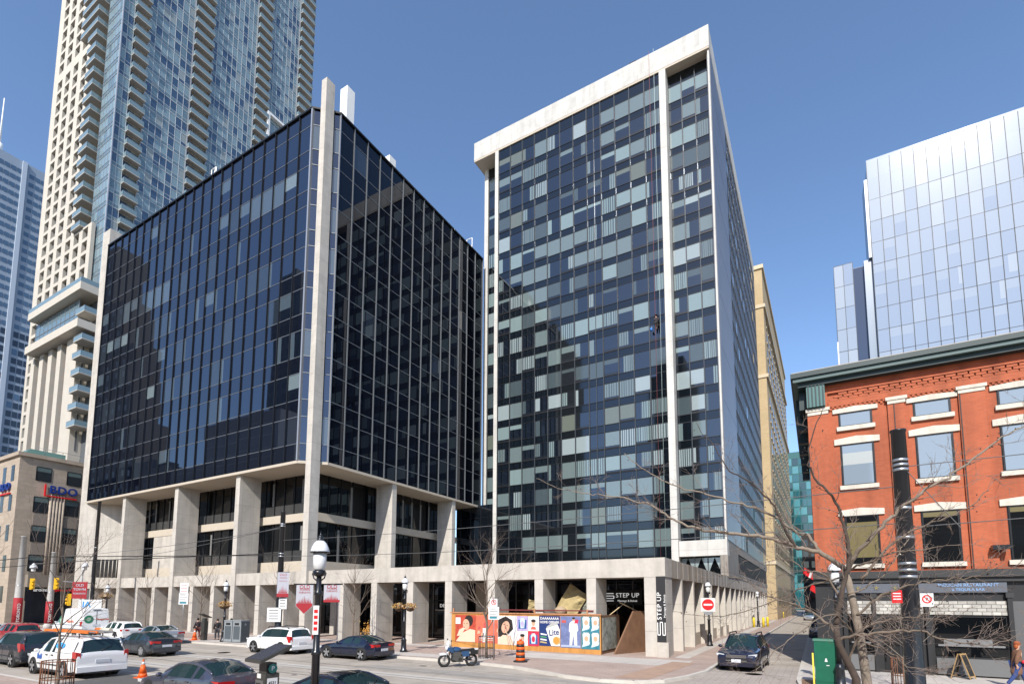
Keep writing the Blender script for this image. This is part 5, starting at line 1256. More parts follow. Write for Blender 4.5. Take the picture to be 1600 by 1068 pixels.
def post_sign(loc, h, label, plates, rz=0):
    t = thing('street_sign', label, 'road sign', loc, rz)
    b = MB(); b.tube([(0, 0, 0), (0, 0, h)], .025, steel_grey, 6); part('post', b, t, False)
    for (z, w, hh, kind) in plates:
        b = MB(); b.box(-w/2, w/2, -.04, -.028, z-hh/2, z+hh/2, sign_white); pl = part('plate', b, t, False)
        m = MB()
        if kind == 'P':
            for a in range(24):
                an, an2 = a*math.pi/12, (a+1)*math.pi/12
                m.face([(w*.36*math.cos(an), -.045, z+.03+w*.36*math.sin(an)), (w*.36*math.cos(an2), -.045, z+.03+w*.36*math.sin(an2)), (w*.27*math.cos(an2), -.045, z+.03+w*.27*math.sin(an2)), (w*.27*math.cos(an), -.045, z+.03+w*.27*math.sin(an))], sign_red)
            m.prism([(-.22*w, -.02), (.22*w, -.02), (.22*w, .02), (-.22*w, .02)], -.048, -.044, sign_red, tf=lambda u, v, y: (u*.7+v*.7, y, z+.03-u*.7+v*.7))
            m.add(text_mb('P', w*.4, sign_black, .002, True), lambda p: (p[0], -.043-p[2], z+.03+p[1]))
        elif kind == 'red':
            for k in range(3): m.box(-w*.38, w*.38, -.046, -.041, z+hh*(.28-.25*k)-.015, z+hh*(.28-.25*k)+.015, sign_red)
        else:
            for k in range(4): m.box(-w*.38, w*(.38 if k % 2 else .2), -.046, -.041, z+hh*(.34-.2*k)-.012, z+hh*(.34-.2*k)+.012, sign_black)
            m.box(-w*.38, w*.3, -.046, -.041, z-hh*.42, z-hh*.28, mat('sign_teal', (.04, .22, .28), .5))
        part('marking', m, pl, False)
post_sign((-15.55, 25.1, .13), 3.45, 'no parking plate with red ring above a white notice, on a thin post', ((3.12, .42, .46, 'P'), (2.55, .62, .7, 'txt')), R(14))
post_sign((-46.3, 25.1, .13), 4.1, 'white parking notices on a thin post before the arcade, left of the pay machine', ((3.35, .85, .95, 'txt'), (4.3-.1, .75, .95, 'red')), R(25))
t = thing('street_sign', 'two white notices strapped on the black trolley pole under its banner', 'road sign', (-33.35, 24.5, 0), R(35))
for z, w, hh, x in ((3.25, .55, 1.0, .42), (2.35, .95, 1.0, -.15)):
    b = MB(); b.box(x-w/2, x+w/2, -.03, -.01, z-hh/2, z+hh/2, sign_white); pl = part('plate', b, t, False)
    m = MB()
    for k in range(4): m.box(x-w*.36, x+w*.3, -.036, -.031, z+hh*(.32-.2*k)-.02, z+hh*(.32-.2*k)+.02, sign_black)
    part('marking', m, pl, False)
t = thing('street_sign', 'no parking plate with red ring on the right trolley pole', 'road sign', (2.8, 19.6, 3.4), R(10)); t.scale = (.75, .75, .75)
b = MB(); b.box(-.22, .22, -.01, .01, -.26, .26, sign_white); part('plate', b, t, False)
b = MB()
for a in range(24):
    an, an2 = a*math.pi/12, (a+1)*math.pi/12
    b.face([(.165*math.cos(an), -.016, .03+.165*math.sin(an)), (.165*math.cos(an2), -.016, .03+.165*math.sin(an2)), (.115*math.cos(an2), -.016, .03+.115*math.sin(an2)), (.115*math.cos(an), -.016, .03+.115*math.sin(an))], sign_red)
b.prism([(-.14, -.016), (.14, -.016), (.14, .016), (-.14, .016)], -.02, -.012, sign_red, tf=lambda u, v, y: (u*.7+v*.7, y, .03-u*.7+v*.7)); part('ring', b, t, False)
b = MB(); b.add(text_mb('P', .17, sign_black, .002, True), lambda p: (p[0], -.0145-p[2], .03+p[1])); part('letter', b, t, False)
t = MB(); t.box(-.2, .2, -.02, .02, -.3, .3, sign_red)
for k in range(3): t.box(-.15, .15, -.026, -.021, .12-k*.13, .17-k*.13, sign_white)
o = single('red_notice', t, 'small red notice strapped left of the right trolley pole', 'road sign'); o.location = (2.1, 19.7, 3.5); o.scale = (.65, .65, .65)
t = thing('pole_poster', 'white upright notice strip on the foreground lamp post', 'notice', (-10.63, 8.96, 0), R(30))
b = MB(); b.box(-.07, .07, -.115, -.1, 2.5, 3.2, sign_white); part('sheet', b, t, False)
for k in range(4):
    b = MB(); b.box(-.045, .045, -.12, -.116, 2.6+k*.14, 2.68+k*.14, sign_red); part('print', b, t, False)
t = thing('corner_board', 'white board with blue IA lettering above the delivery van', 'sign', (-63.2, 25.2, 2.9), R(45))
b = MB(); b.box(-1.0, 1.0, -.02, .02, -.5, .5, sign_white); part('board', b, t, False)
b = MB(); b.add(text_mb('IA', .8, mat('livery_sign_blue', (.03, .25, .55), .5), .01, True), lambda p: (p[0]-.3, -.025-p[2], p[1])); part('lettering', b, t, False)
# ================================================================ pavement furniture
def pay_machine(loc, rz, label):
    t = thing('pay_machine', label, 'parking machine', loc, rz, 'parking pay machines'); g_ = mat('machine_charcoal', (.045, .043, .038), .45)
    b = MB(); b.box(-.22, .22, -.16, .16, 0, 1.55, g_); part('cabinet', b, t, False)
    b = MB(); b.box(-.16, .16, -.12, .12, 1.55, 1.78, g_); part('neck', b, t, False)
    b = MB(); b.prism([(-.36, 1.80), (.36, 1.80), (.36, 1.87), (-.36, 1.87)], -.36, .36, g_, tf=lambda x, z, y: (x, y, z+.30*(y+.36)/.72)); part('hood', b, t, False)
    b = MB(); b.face([(-.33, -.33, 1.885), (.33, -.33, 1.885), (.33, .33, 2.16), (-.33, .33, 2.16)], mat('solar_cells', (.05, .05, .06), .25, var=.2, vscale=14)); part('solar_panel', b, t, False)
    b = MB(); b.box(-.17, .17, -.19, -.16, .85, 1.4, mat('machine_face', (.10, .10, .095), .4)); part('front_panel', b, t, False)
    b = MB(); b.box(-.13, .0, -.2, -.19, .95, 1.12, sign_white); part('notice', b, t, False)
    b = MB(); b.box(-.13, .06, -.2, -.19, 1.18, 1.34, sign_black); part('screen', b, t, False)
    b = MB(); b.box(-.14, .02, -.17, -.161, 1.44, 1.54, sign_white); part('label_sheet', b, t, False)
    b = MB(); b.disc((.226, 0, 1.66), .105, mat('parking_green', (.02, .17, .14), .4), 'x', 20); part('parking_disc', b, t, False)
    b = MB(); b.add(text_mb('P', .14, sign_white, .002, True), lambda p: (.229+p[2], p[0], 1.66+p[1])); part('disc_letter', b, t, False)
    b = MB(); b.box(.221, .226, -.12, .12, .75, 1.45, sign_white); b.box(.2265, .229, -.11, .11, 1.0, 1.24, mat('machine_yellow', (.65, .48, .02), .5)); b.box(.2265, .229, -.1, .1, .78, .97, MATS['parking_green']); part('side_label', b, t, False)
    b = MB(); b.add(text_mb('4531', .09, sign_black, .002, True), lambda p: (.2275+p[2], p[0], 1.34+p[1])); part('number', b, t, False)
pay_machine((-10.96, 7.9, .13), R(-8), 'charcoal solar pay machine in the foreground, numbered on a yellow and white label')
pay_machine((-43.4, 25.3, .13), R(180), 'distant charcoal pay machine at the far kerb right of the silver sedan')
lb = thing('litter_bins', 'pair of grey steel litter bins side by side at the far kerb', 'litter bin', (-39.45, 25.5, .13), R(8))
bg_ = mat('bin_grey', (.22, .24, .25), .5, var=.08, vscale=3); bd_ = mat('bin_dark', (.075, .09, .10), .5)
for x in (-.82, .82*.12):
    b = MB(); b.box(x, x+.85, -.42, .42, .05, 1.62, bg_); part('bin_body', b, lb, False)
    b = MB(); b.box(x-.02, x+.87, -.44, .44, 1.62, 1.70, bg_); part('bin_lid', b, lb, False)
    b = MB(); b.box(x+.1, x+.75, -.43, -.42, .25, 1.25, bd_); b.box(x+.2, x+.65, -.435, -.42, 1.33, 1.5, black_matte); part('bin_door', b, lb, False)
b = MB(); b.box(.952, .965, -.38, .38, .1, 1.58, bd_); b.prism([(-.12, 1.3), (.12, 1.3), (0, 1.5)], .965, .97, bg_, tf=lambda y, z, x: (x, y, z)); part('side_panel', b, lb, False)
rx = thing('relay_box', 'tall dark green steel relay box on the right pavement corner', 'relay box', (.22, 24.0, .13), R(-4)); rg = mat('relay_green', (.008, .105, .06), .4, var=.12, vscale=4)
b = MB(); b.box(-.38, .38, -.32, .32, .08, 1.72, rg); part('cabinet', b, rx, False)
b = MB(); b.prism([(-.34, 1.72), (.34, 1.72), (.30, 1.80), (-.30, 1.80)], -.42, .42, rg, tf=lambda y, z, x: (x, y, z)); part('lid', b, rx, False)
b = MB(); b.box(-.30, .32, -.335, -.32, .2, 1.6, rg); part('door', b, rx, False)
b = MB(); b.prism([(-.05, .95), (.05, .95), (.02, 1.08), (-.02, 1.08)], -.342, -.336, sign_white, tf=lambda x, z, y: (x, y, z)); b.box(.0, .1, -.342, -.336, .8, .83, sign_white); part('crest', b, rx, False)
b = MB(); b.box(-.47, -.41, -.1, .0, 0, 1.25, mat('marker_yellow', (.68, .60, .08), .5)); single('yellow_marker', b, 'thin yellow marker post standing left of the green relay box', 'marker post').location = (.2, 23.9, .13)
# yellow bollards along the side street
bn = 0
for (x, y, lab) in ((-7.3, 76.4, 'yellow bollard at the foot of the second side street lamp, left of it'), (-6.2, 76.8, 'yellow bollard at the foot of the second side street lamp, right of it'), (-5.9, 79.6, 'yellow bollard just behind the second side street lamp'), (-6.7, 122, 'tiny yellow bollard beside the distant lamp, near side'), (-6.3, 126, 'tiny yellow bollard beside the distant lamp, far side'), (.2, 92, 'yellow bollard on the right side of the side street'), (.4, 102, 'yellow bollard on the right side of the side street, farther one')):
    b = MB(); b.lathe([(.16, 0), (.16, 1.15), (.12, 1.25), (.02, 1.3)], mat('bollard_yellow', (.70, .52, .03), .5), n=12)
    o = single('bollard', b, lab, 'bollard', 'yellow bollards'); o.location = (x, y, .13)
# traffic cone and drum
og = mat('cone_orange', (.75, .115, .015), .5)
def cone(loc, label, s=1.):
    t = thing('traffic_cone', label, 'traffic cone', loc, 0, 'orange cones'); t.scale = (s, s, s)
    b = MB(); b.lathe([(.19, .04), (.155, .2)], og, n=16); b.lathe([(.155, .2), (.075, .58)], og, n=16); b.lathe([(.05, .70), (.035, .78), (.028, .80)], og, n=16); part('body', b, t, False)
    b = MB(); b.lathe([(.076, .578), (.05, .70)], sign_white, n=16); part('collar', b, t, False)
    b = MB(); b.box(-.25, .25, -.25, .25, 0, .045, og); part('foot', b, t, False)
cone((-25.4, 12.25, 0), 'orange traffic cone with white collar on the road behind the white minivan', .98)
cone((-44.2, 25.0, .13), 'small orange cone at the far kerb beside the distant pay machine', 1.1)
t = thing('traffic_drum', 'orange and black striped traffic drum on the pavement before the posters', 'traffic drum', (-13.87, 25.1, .13)); t.scale = (.9, .9, .92)
for k in range(7):
    z0, z1 = .08+k*.155, .08+(k+1)*.155; r = lambda z: .29-.07*(z/1.2)
    b = MB(); b.lathe([(r(z0), z0), (r(z1), z1)], og if k % 2 == 0 else sign_black, n=20); part('stripe', b, t, False)
b = MB(); b.lathe([(.22, 1.165), (.2, 1.2), (.05, 1.21)], og, n=20); b.box(-.03, .03, -.12, .12, 1.2, 1.3, og); part('cap', b, t, False)
b = MB(); b.lathe([(.44, 0), (.44, .06), (.32, .09)], black_matte, n=8); part('foot', b, t, False)
# sandwich boards
def aframe(loc, rz, label, fm, face_m, w=.62, h=1.05):
    t = thing('sandwich_board', label, 'sandwich board', loc, rz)
    for s in (1, -1):
        b = MB()
        for a, c in (((-w/2, 0), (-w/2+.05, h)), ((w/2-.05, 0), (w/2, h))):
            b.prism([(a[0], 0), (a[0]+.05, 0), (a[0]+.05, h), (a[0], h)], 0, .03, fm, tf=lambda x, z, y: (x, s*(.30*(1-z/h)+.02)+y*s, z))
        for z0 in (.08, h-.06): b.prism([(-w/2+.05, z0), (w/2-.05, z0), (w/2-.05, z0+.05), (-w/2+.05, z0+.05)], 0, .03, fm, tf=lambda x, z, y: (x, s*(.30*(1-z/h)+.02)+y*s, z))
        part('frame', b, t, False)
        b = MB(); b.prism([(-w/2+.05, .13), (w/2-.05, .13), (w/2-.05, h-.06), (-w/2+.05, h-.06)], .005, .02, face_m, tf=lambda x, z, y: (x, s*(.30*(1-z/h)+.02)+y*s, z)); part('board', b, t, False)
aframe((5.25, 29.45, .13), R(62), 'wooden sandwich board with black face beside the restaurant window', mat('frame_wood', (.38, .24, .10), .6), mat('chalkboard', (.018, .018, .018), .8))
aframe((-52.6, 37.6-1.2, .13), R(60), 'black and white sandwich board between the arcade columns above the white SUV', sign_black, sign_white, .9, 1.5)
# ================================================================ bare trees
bark = mat('bark_grey_brown', (.16, .125, .095), .9, var=.3, vscale=9, bump=.5, bscale=60)
bark_d = mat('bark_dark', (.065, .048, .038), .9, var=.25, vscale=9); bark_l = mat('bark_pale', (.22, .18, .14), .9, var=.22, vscale=12, bump=.4, bscale=50)
twig_m = mat('twig_reddish', (.21, .16, .13), .9)
def grow(mb, p, d, r, L, depth, rnd, m, up=.25, nb=3, tw=twig_m):
    """one branch with its side twigs"""
    n = 5; pts = [Vector(p)]; d = Vector(d).normalized()
    for i in range(n):
        d = (d+Vector((rnd.gauss(0, .13), rnd.gauss(0, .13), rnd.gauss(0, .10)+up*.12))).normalized(); pts.append(pts[-1]+d*L/n)
    mb.tube(pts, [r*(1-.75*i/n) for i in range(n+1)], m if r > .012 else tw, 6 if r > .03 else 4, caps=False)
    if depth <= 0: return
    for k in range(nb):
        t = rnd.uniform(.25, .98); i = min(n-1, int(t*n)); q = pts[i].lerp(pts[i+1], t*n-i)
        ax = (pts[i+1]-pts[i]).normalized(); side = ax.orthogonal().normalized(); side.rotate(Quaternion(ax, rnd.uniform(0, 6.283)))
        a = rnd.uniform(.45, .95); nd = ax*math.cos(a)+side*math.sin(a)+Vector((0, 0, up*.6))
        grow(mb, q, nd, max(.0026, r*(1-.75*t)*rnd.uniform(.5, .7)), L*rnd.uniform(.42, .7), depth-1, rnd, m, up, nb, tw)
def bare_tree(loc, h, label, seed, r=.07, fork=.38, lean=(0, 0), nlimb=7, spread=.75, bm=bark, depth=2):
    rnd = random.Random(seed); t = thing('bare_tree', label, 'tree', loc, 0, 'bare young street trees')
    tr = MB(); pts = [Vector((0, 0, 0))]
    for i in range(1, 9): pts.append(Vector((lean[0]*i/8+rnd.gauss(0, .02), lean[1]*i/8+rnd.gauss(0, .02), h*.72*i/8)))
    tr.tube(pts, [r*(1-.72*i/8) for i in range(9)], bm, 9); part('trunk', tr, t, False)
    br = MB()
    for k in range(nlimb):
        f = fork+(1-fork)*(k+.5)/nlimb; i = min(7, int(f*8)); q = pts[i].lerp(pts[i+1], f*8-i); a = k*2.4+rnd.uniform(0, .6)
        grow(br, q, (math.cos(a)*spread, math.sin(a)*spread, 1), r*.45*(1.15-f*.6), h*rnd.uniform(.34, .48), depth, rnd, bm, .3, 4)
    for s in range(3): grow(br, pts[-1], (rnd.gauss(0, .25), rnd.gauss(0, .25), 1), r*.25, h*.3, depth, rnd, bm, .3, 3)
    part('branches', br, t, False); return t
bare_tree((-22.9, 8.35, .13), 5.6, 'bare thin young tree standing in front of the white minivan, in a rusty guard', 1, .055, .30, nlimb=9)
bare_tree((-58.7, 28.2, .13), 6.4, 'bare young tree before the left arcade columns, behind the white wagon', 2, .06)
bare_tree((-47.4, 27.2, .13), 7.2, 'bare young tree rising over the distant pay machine', 3, .07, nlimb=9)
bare_tree((-41.0, 30.4, .13), 6.6, 'bare young tree right of the litter bins, before a pale column', 4, .06, nlimb=8)
bare_tree((-30.4, 29.0, .13), 6.4, 'bare bushy young tree directly behind the navy coupe', 5, .075, .3, nlimb=11, spread=.9)
bare_tree((-16.4, 25.7, .13), 6.6, 'bare bushy young tree before the left end of the posters, in a dark guard', 6, .085, .3, nlimb=12, spread=.8)
bare_tree((2.72, 24.7, .13), 3.9, 'small bare young tree in a rusty guard before the restaurant', 7, .045, .3, nlimb=11, spread=1.1, bm=bark_l)
bare_tree((-72.5, 29.5, .13), 6.5, 'bare bushy tree before the dark cafe front at the far left', 8, .08, .25, nlimb=12, spread=1.0)
bare_tree((-84.5, 21.5, .13), 14, 'bare tree at the far left edge reaching over the stone building', 9, .14, .3, nlimb=10)
def guard(loc, r, h, m, label, n=14):
    b = thing('tree_guard', label, 'tree guard', loc, 0, 'steel tree guards')
    bars = MB()
    for k in range(n):
        a = 2*math.pi*k/n; bars.tube([(r*math.cos(a), r*math.sin(a), 0), (r*math.cos(a), r*math.sin(a), h)], .014, m, 5)
    part('upright_bars', bars, b, False)
    for z in (.12, h*.45, h-.02):
        q = MB(); q.tube([(r*math.cos(2*math.pi*k/20), r*math.sin(2*math.pi*k/20), z) for k in range(21)], .018, m, 5, caps=False); part('hoop', q, b, False)
rust = mat('rusty_steel', (.16, .065, .03), .8, var=.3, vscale=8)
guard((-22.9, 8.35, .13), .46, 1.12, rust, 'rusty tree guard around the thin tree before the white minivan')
guard((2.72, 24.7, .13), .42, 1.15, rust, 'rusty tree guard around the small tree before the restaurant')
guard((-16.4, 25.7, .13), .45, 1.25, black_paint, 'dark tree guard behind the blue motorcycle')
guard((-41.0, 30.4, .13), .55, 1.0, rust, 'rusty tree guard around the tree right of the litter bins')
# the big bare tree in the right foreground
def cpt(px, py, d):                                  # a point of the tree, d metres in front of the viewpoint
    return CAMPOS+(CF+CR*((px-CAM_CX)/CAM_F)-CU*((py-CAM_CY)/CAM_F))*d
big = thing('bare_tree', 'large bare budding tree in the right foreground, limbs spread over the brick house', 'tree', (.52, 9.56, .13))
rnd = random.Random(21)
def limb(pts, r0, r1, m, twigs, tl, depth=2, up=.2, tw=twig_m):
    mb = MB(); P_ = [cpt(*p) for p in pts]; Q = []
    for i in range(len(P_)-1):                       # Catmull-Rom through the points
        a, b, c, d = P_[max(i-1, 0)], P_[i], P_[i+1], P_[min(i+2, len(P_)-1)]
        for k in range(5):
            t = k/5; Q.append(.5*((2*b)+(c-a)*t+(2*a-5*b+4*c-d)*t*t+(3*b-a-3*c+d)*t**3)+Vector((rnd.gauss(0, .012), rnd.gauss(0, .012), rnd.gauss(0, .012))))
    Q.append(P_[-1]); n = len(Q)-1; rad = [r0+(r1-r0)*(i/n)**.8 for i in range(n+1)]
    mb.tube(Q, rad, m, 9 if r0 > .03 else 6)
    for k in range(int(twigs*.62)):
        f = rnd.uniform(.12, 1); i = min(n-1, int(f*n)); ax = (Q[i+1]-Q[i]).normalized(); sd = ax.orthogonal().normalized(); sd.rotate(Quaternion(ax, rnd.uniform(0, 6.283)))
        an = rnd.uniform(.4, .9); grow(mb, Q[i], ax*math.cos(an)+sd*math.sin(an)+Vector((0, 0, up*.5)), max(.0028, rad[i]*.34), tl*rnd.uniform(.5, 1.15), depth, rnd, m if rad[i] > .02 else tw, up, 3, tw)
    for k in range(twigs):                           # buds
        i = rnd.randrange(n//3, n); c = Q[i]+Vector((rnd.gauss(0, .05), rnd.gauss(0, .05), rnd.gauss(0, .05))); mb.ball(c, .011, bark_d, 5, 3)
    return part('limb', mb, big)
base = Vector((.52, 9.56, .13))
tk = MB(); P1 = [base+Vector((.06, 0, 0)), cpt(1362, 1150, 7.9), cpt(1355, 1068, 7.95), cpt(1345, 1000, 8), cpt(1333, 940, 8.05), cpt(1322, 890, 8.1)]
tk.tube(P1, [.09, .075, .066, .058, .052, .045], bark_l, 12); part('trunk', tk, big)
tk = MB(); P1 = [base+Vector((-.05, .02, 0)), cpt(1336, 1150, 7.8), cpt(1338, 1060, 7.8), cpt(1328, 1040, 7.8), cpt(1310, 1005, 7.8), cpt(1306, 975, 7.8)]
tk.tube(P1, [.085, .068, .056, .05, .044, .04], bark_d, 12); part('trunk', tk, big)
limb([(1322, 890, 8.1), (1285, 865, 8.2), (1245, 855, 8.3), (1195, 838, 8.5), (1140, 832, 8.7), (1090, 826, 8.9), (1052, 812, 9.1), (1018, 790, 9.3), (975, 778, 9.5), (930, 772, 9.7)], .042, .009, bark_l, 34, .62)
limb([(1285, 865, 8.2), (1262, 838, 8.3), (1240, 830, 8.3), (1208, 805, 8.5), (1160, 788, 8.6), (1105, 772, 8.8), (1050, 757, 9.0), (1010, 735, 9.2), (975, 708, 9.3)], .028, .006, bark_l, 18, .5)
limb([(1245, 855, 8.3), (1222, 815, 8.3), (1206, 785, 8.35), (1172, 752, 8.4), (1140, 735, 8.5), (1118, 700, 8.6), (1088, 660, 8.7)], .026, .005, bark_d, 14, .45)
limb([(930, 772, 9.7), (905, 768, 9.8), (872, 762, 9.9), (838, 747, 10)], .010, .004, bark_l, 6, .3)
limb([(1322, 890, 8.1), (1340, 862, 7.9), (1372, 828, 7.7), (1400, 800, 7.6), (1440, 770, 7.4), (1480, 745, 7.3), (1530, 708, 7.2), (1575, 678, 7.1), (1620, 655, 7.0)], .036, .007, bark_l, 34, .45)
limb([(1345, 905, 8.0), (1390, 852, 7.9), (1425, 828, 7.8), (1470, 812, 7.7), (1520, 788, 7.6), (1545, 765, 7.6)], .022, .005, bark, 14, .4)
limb([(1306, 975, 7.8), (1315, 930, 7.8), (1322, 895, 7.8), (1328, 868, 7.8), (1318, 820, 7.9), (1300, 775, 7.9), (1270, 738, 8), (1263, 700, 8), (1285, 640, 8)], .044, .006, bark_d, 26, .42)
limb([(1310, 1000, 7.8), (1345, 990, 7.6), (1400, 985, 7.4), (1440, 985, 7.3), (1475, 998, 7.2), (1530, 1006, 7.1), (1580, 1000, 7.1)], .026, .005, bark, 34, .42)
limb([(1306, 985, 7.8), (1275, 960, 8), (1235, 942, 8.2), (1200, 930, 8.4), (1160, 905, 8.7), (1120, 898, 9)], .024, .005, bark, 28, .45)
limb([(1322, 900, 8.1), (1300, 905, 8.3), (1262, 915, 8.6), (1220, 935, 9), (1160, 955, 9.4), (1110, 962, 9.8), (1050, 955, 10.2)], .016, .004, bark, 22, .5)
limb([(1338, 960, 8), (1380, 930, 7.8), (1430, 912, 7.6), (1470, 905, 7.4), (1520, 900, 7.2), (1570, 880, 7.1)], .020, .004, bark, 30, .42)
limb([(1328, 1030, 7.8), (1345, 985, 7.6), (1390, 968, 7.5), (1440, 960, 7.4), (1480, 930, 7.4)], .018, .004, bark, 30, .45)
limb([(1322, 890, 8.1), (1352, 880, 7.7), (1395, 862, 7.4), (1440, 858, 7.2), (1500, 850, 7.0)], .018, .004, bark, 22, .4)
limb([(1650, 640, 6), (1612, 590, 6.1), (1588, 500, 6.2), (1580, 490, 6.2)], .015, .004, bark_d, 4, .2) if False else None
limb([(1330, 985, 7.9), (1300, 960, 7.7), (1250, 985, 7.5), (1220, 1010, 7.4), (1180, 1050, 7.2)], .014, .004, bark, 16, .5)
limb([(1335, 1000, 7.9), (1385, 1015, 7.7), (1420, 1040, 7.6), (1470, 1045, 7.5)], .014, .004, bark, 20, .45)
limb([(1325, 930, 8), (1370, 905, 7.8), (1400, 870, 7.7), (1420, 842, 7.7)], .016, .004, bark_l, 16, .4)
limb([(1318, 940, 8), (1290, 900, 8.1), (1262, 890, 8.2), (1225, 872, 8.3), (1190, 880, 8.4)], .018, .004, bark, 18, .45)
# ================================================================ plywood hoarding with posters
ply = mat('hoarding_plywood', (.46, .215, .055), .8, var=.28, vscale=2.5, streak=True); ply_b = mat('weathered_plywood', (.17, .09, .05), .85, var=.22, vscale=2)
hd = thing('plywood_hoarding', 'orange plywood hoarding with posters closing off the space before the tower shopfronts', 'hoarding', (-17, 31.1, .13))
b = MB(); b.box(-22.8, -11.55, 31.05, 31.12, KZ, 2.5, ply); part('front_boards', b, hd)
b = MB(); b.box(-11.62, -11.55, 31.12, 34.6, KZ, 2.5, ply_b); part('return_boards', b, hd)
b = MB(); b.prism([(31.7, 0.13), (35.5, .13), (35.5, 2.75), (33.4, 2.75)], -11.0, -10.9, ply_b, tf=lambda y, z, x: (x+(y-31.7)*.42, y, z)); part('leaning_sheet', b, hd)
b = MB(); b.box(-22.9, -11.5, 30.98, 31.16, 2.5, 2.58, mat('timber_rail', (.42, .20, .10), .7)); part('top_rail', b, hd)
for x in (-22.75, -19.9, -16.2, -12.5):
    b = MB(); b.box(x, x+.09, 31.12, 31.2, KZ, 2.85, MATS['timber_rail']); part('post', b, hd)
b = MB(); b.box(-19.4, -12.2, 31.5, 31.58, 2.72, 2.8, mat('rail_maroon', (.16, .03, .03), .6)); part('back_rail', b, hd)
skin_p = mat('poster_skin', (.62, .36, .24), .6); skin_s = mat('poster_skin_light', (.72, .50, .37), .6); hair_p = mat('poster_hair', (.02, .014, .012), .6); lip_p = mat('poster_lip', (.45, .08, .07), .6)
cor = mat('poster_coral', (.62, .13, .075), .6, var=.3, vscale=2.2); wht = mat('poster_white', (.68, .66, .63), .6); nav = mat('poster_navy', (.010, .030, .13), .6); prd = mat('poster_crimson', (.52, .025, .06), .6); lil = mat('poster_lilac', (.42, .36, .62), .6); pblue = mat('poster_blue', (.025, .10, .28), .6)
PY = 31.04
def poster(x0, x1, z0, z1, m, label):
    b = MB(); b.box(x0, x1, PY-.006, PY+.008, z0, z1, m); return part('poster', b, hd, label=label)
LAY = [0]
def shp(par, pts, m, nm, lift=1):
    b = MB(); b.face([(x, PY-.007-.0035*lift, z) for x, z in pts], m); part(nm, b, par)
def oval(par, cx_, cz, rx, rz_, m, nm, lift=1, rot=0., n=20):
    pts = []
    for k in range(n):
        a = 2*math.pi*k/n; u, v = rx*math.cos(a), rz_*math.sin(a); pts.append((cx_+u*math.cos(rot)-v*math.sin(rot), cz+u*math.sin(rot)+v*math.cos(rot)))
    shp(par, pts, m, nm, lift)
p1 = poster(-22.45, -20.72, .5, 2.38, mat('poster_rust', (.40, .055, .03), .6, var=.35, vscale=3), 'rust red poster of a woman with a hand at her mouth')
oval(p1, -21.3, 1.98, .36, .40, hair_p, 'printed_hair', 1); oval(p1, -21.52, 1.72, .28, .38, skin_p, 'printed_face', 2, .15)
shp(p1, [(-22.4, .52), (-20.75, .52), (-20.75, 1.35), (-21.2, 1.42), (-21.9, 1.1)], skin_s, 'printed_shoulder', 2)
shp(p1, [(-22.3, .9), (-21.95, .95), (-21.55, 1.5), (-21.62, 1.58), (-22.1, 1.35)], skin_s, 'printed_hand', 3); oval(p1, -21.66, 1.52, .07, .035, lip_p, 'printed_mouth', 4)
for dx in (-.17, .08): oval(p1, -21.52+dx, 1.80, .055, .022, hair_p, 'printed_eye', 4)
shp(p1, [(-22.42, 1.75), (-22.0, 1.75), (-22.0, 2.2), (-22.42, 2.2)], wht, 'pasted_notice', 3)
p2 = poster(-20.70, -18.92, .5, 2.38, cor, 'coral red poster with a tall white lipstick')
shp(p2, [(-20.12, .55), (-19.72, .55), (-19.72, 1.5), (-20.12, 1.5)], wht, 'printed_tube', 1); shp(p2, [(-20.05, 1.5), (-19.79, 1.5), (-19.79, 2.0), (-20.05, 1.85)], lip_p, 'printed_lipstick', 1)
for k in range(3): shp(p2, [(-20.45, .66+.13*k), (-19.2, .66+.13*k), (-19.2, .72+.13*k), (-20.45, .72+.13*k)], wht if k else skin_s, 'printed_line', 2)
for k in range(14):
    x = -20.6+rnd.random()*1.6; z = .9+rnd.random()*1.3; shp(p2, [(x, z), (x+.22, z+.04), (x+.25, z+.2), (x+.05, z+.24)], random.choice([lip_p, skin_p, prd]), 'printed_petal', 1) if not (-20.2 < x < -19.7) else None
p3 = poster(-18.90, -17.42, .45, 2.38, wht, 'pale poster of a dark haired woman lying on her arm')
shp(p3, [(-18.88, .95), (-18.25, 1.0), (-17.7, 1.5), (-17.8, 2.1), (-18.3, 2.34), (-18.88, 2.1)], hair_p, 'printed_hair', 1)
oval(p3, -18.3, 1.62, .30, .42, skin_p, 'printed_face', 2, -.35); shp(p3, [(-18.88, .47), (-17.6, .47), (-17.9, 1.05), (-18.5, 1.1), (-18.88, .8)], skin_s, 'printed_arm', 2)
for dx, dz in ((-.15, .1), (.1, .02)): oval(p3, -18.26+dx, 1.70+dz, .06, .024, hair_p, 'printed_eye', 3, -.3)
oval(p3, -18.36, 1.36, .085, .03, lip_p, 'printed_mouth', 3, -.3); shp(p3, [(-18.32, 1.7), (-18.25, 1.5), (-18.36, 1.5)], lip_p, 'printed_nose', 3)
shp(p3, [(-18.1, 1.0), (-18.02, 1.0), (-18.28, 1.4), (-18.33, 1.38)], skin_s, 'printed_finger', 4)
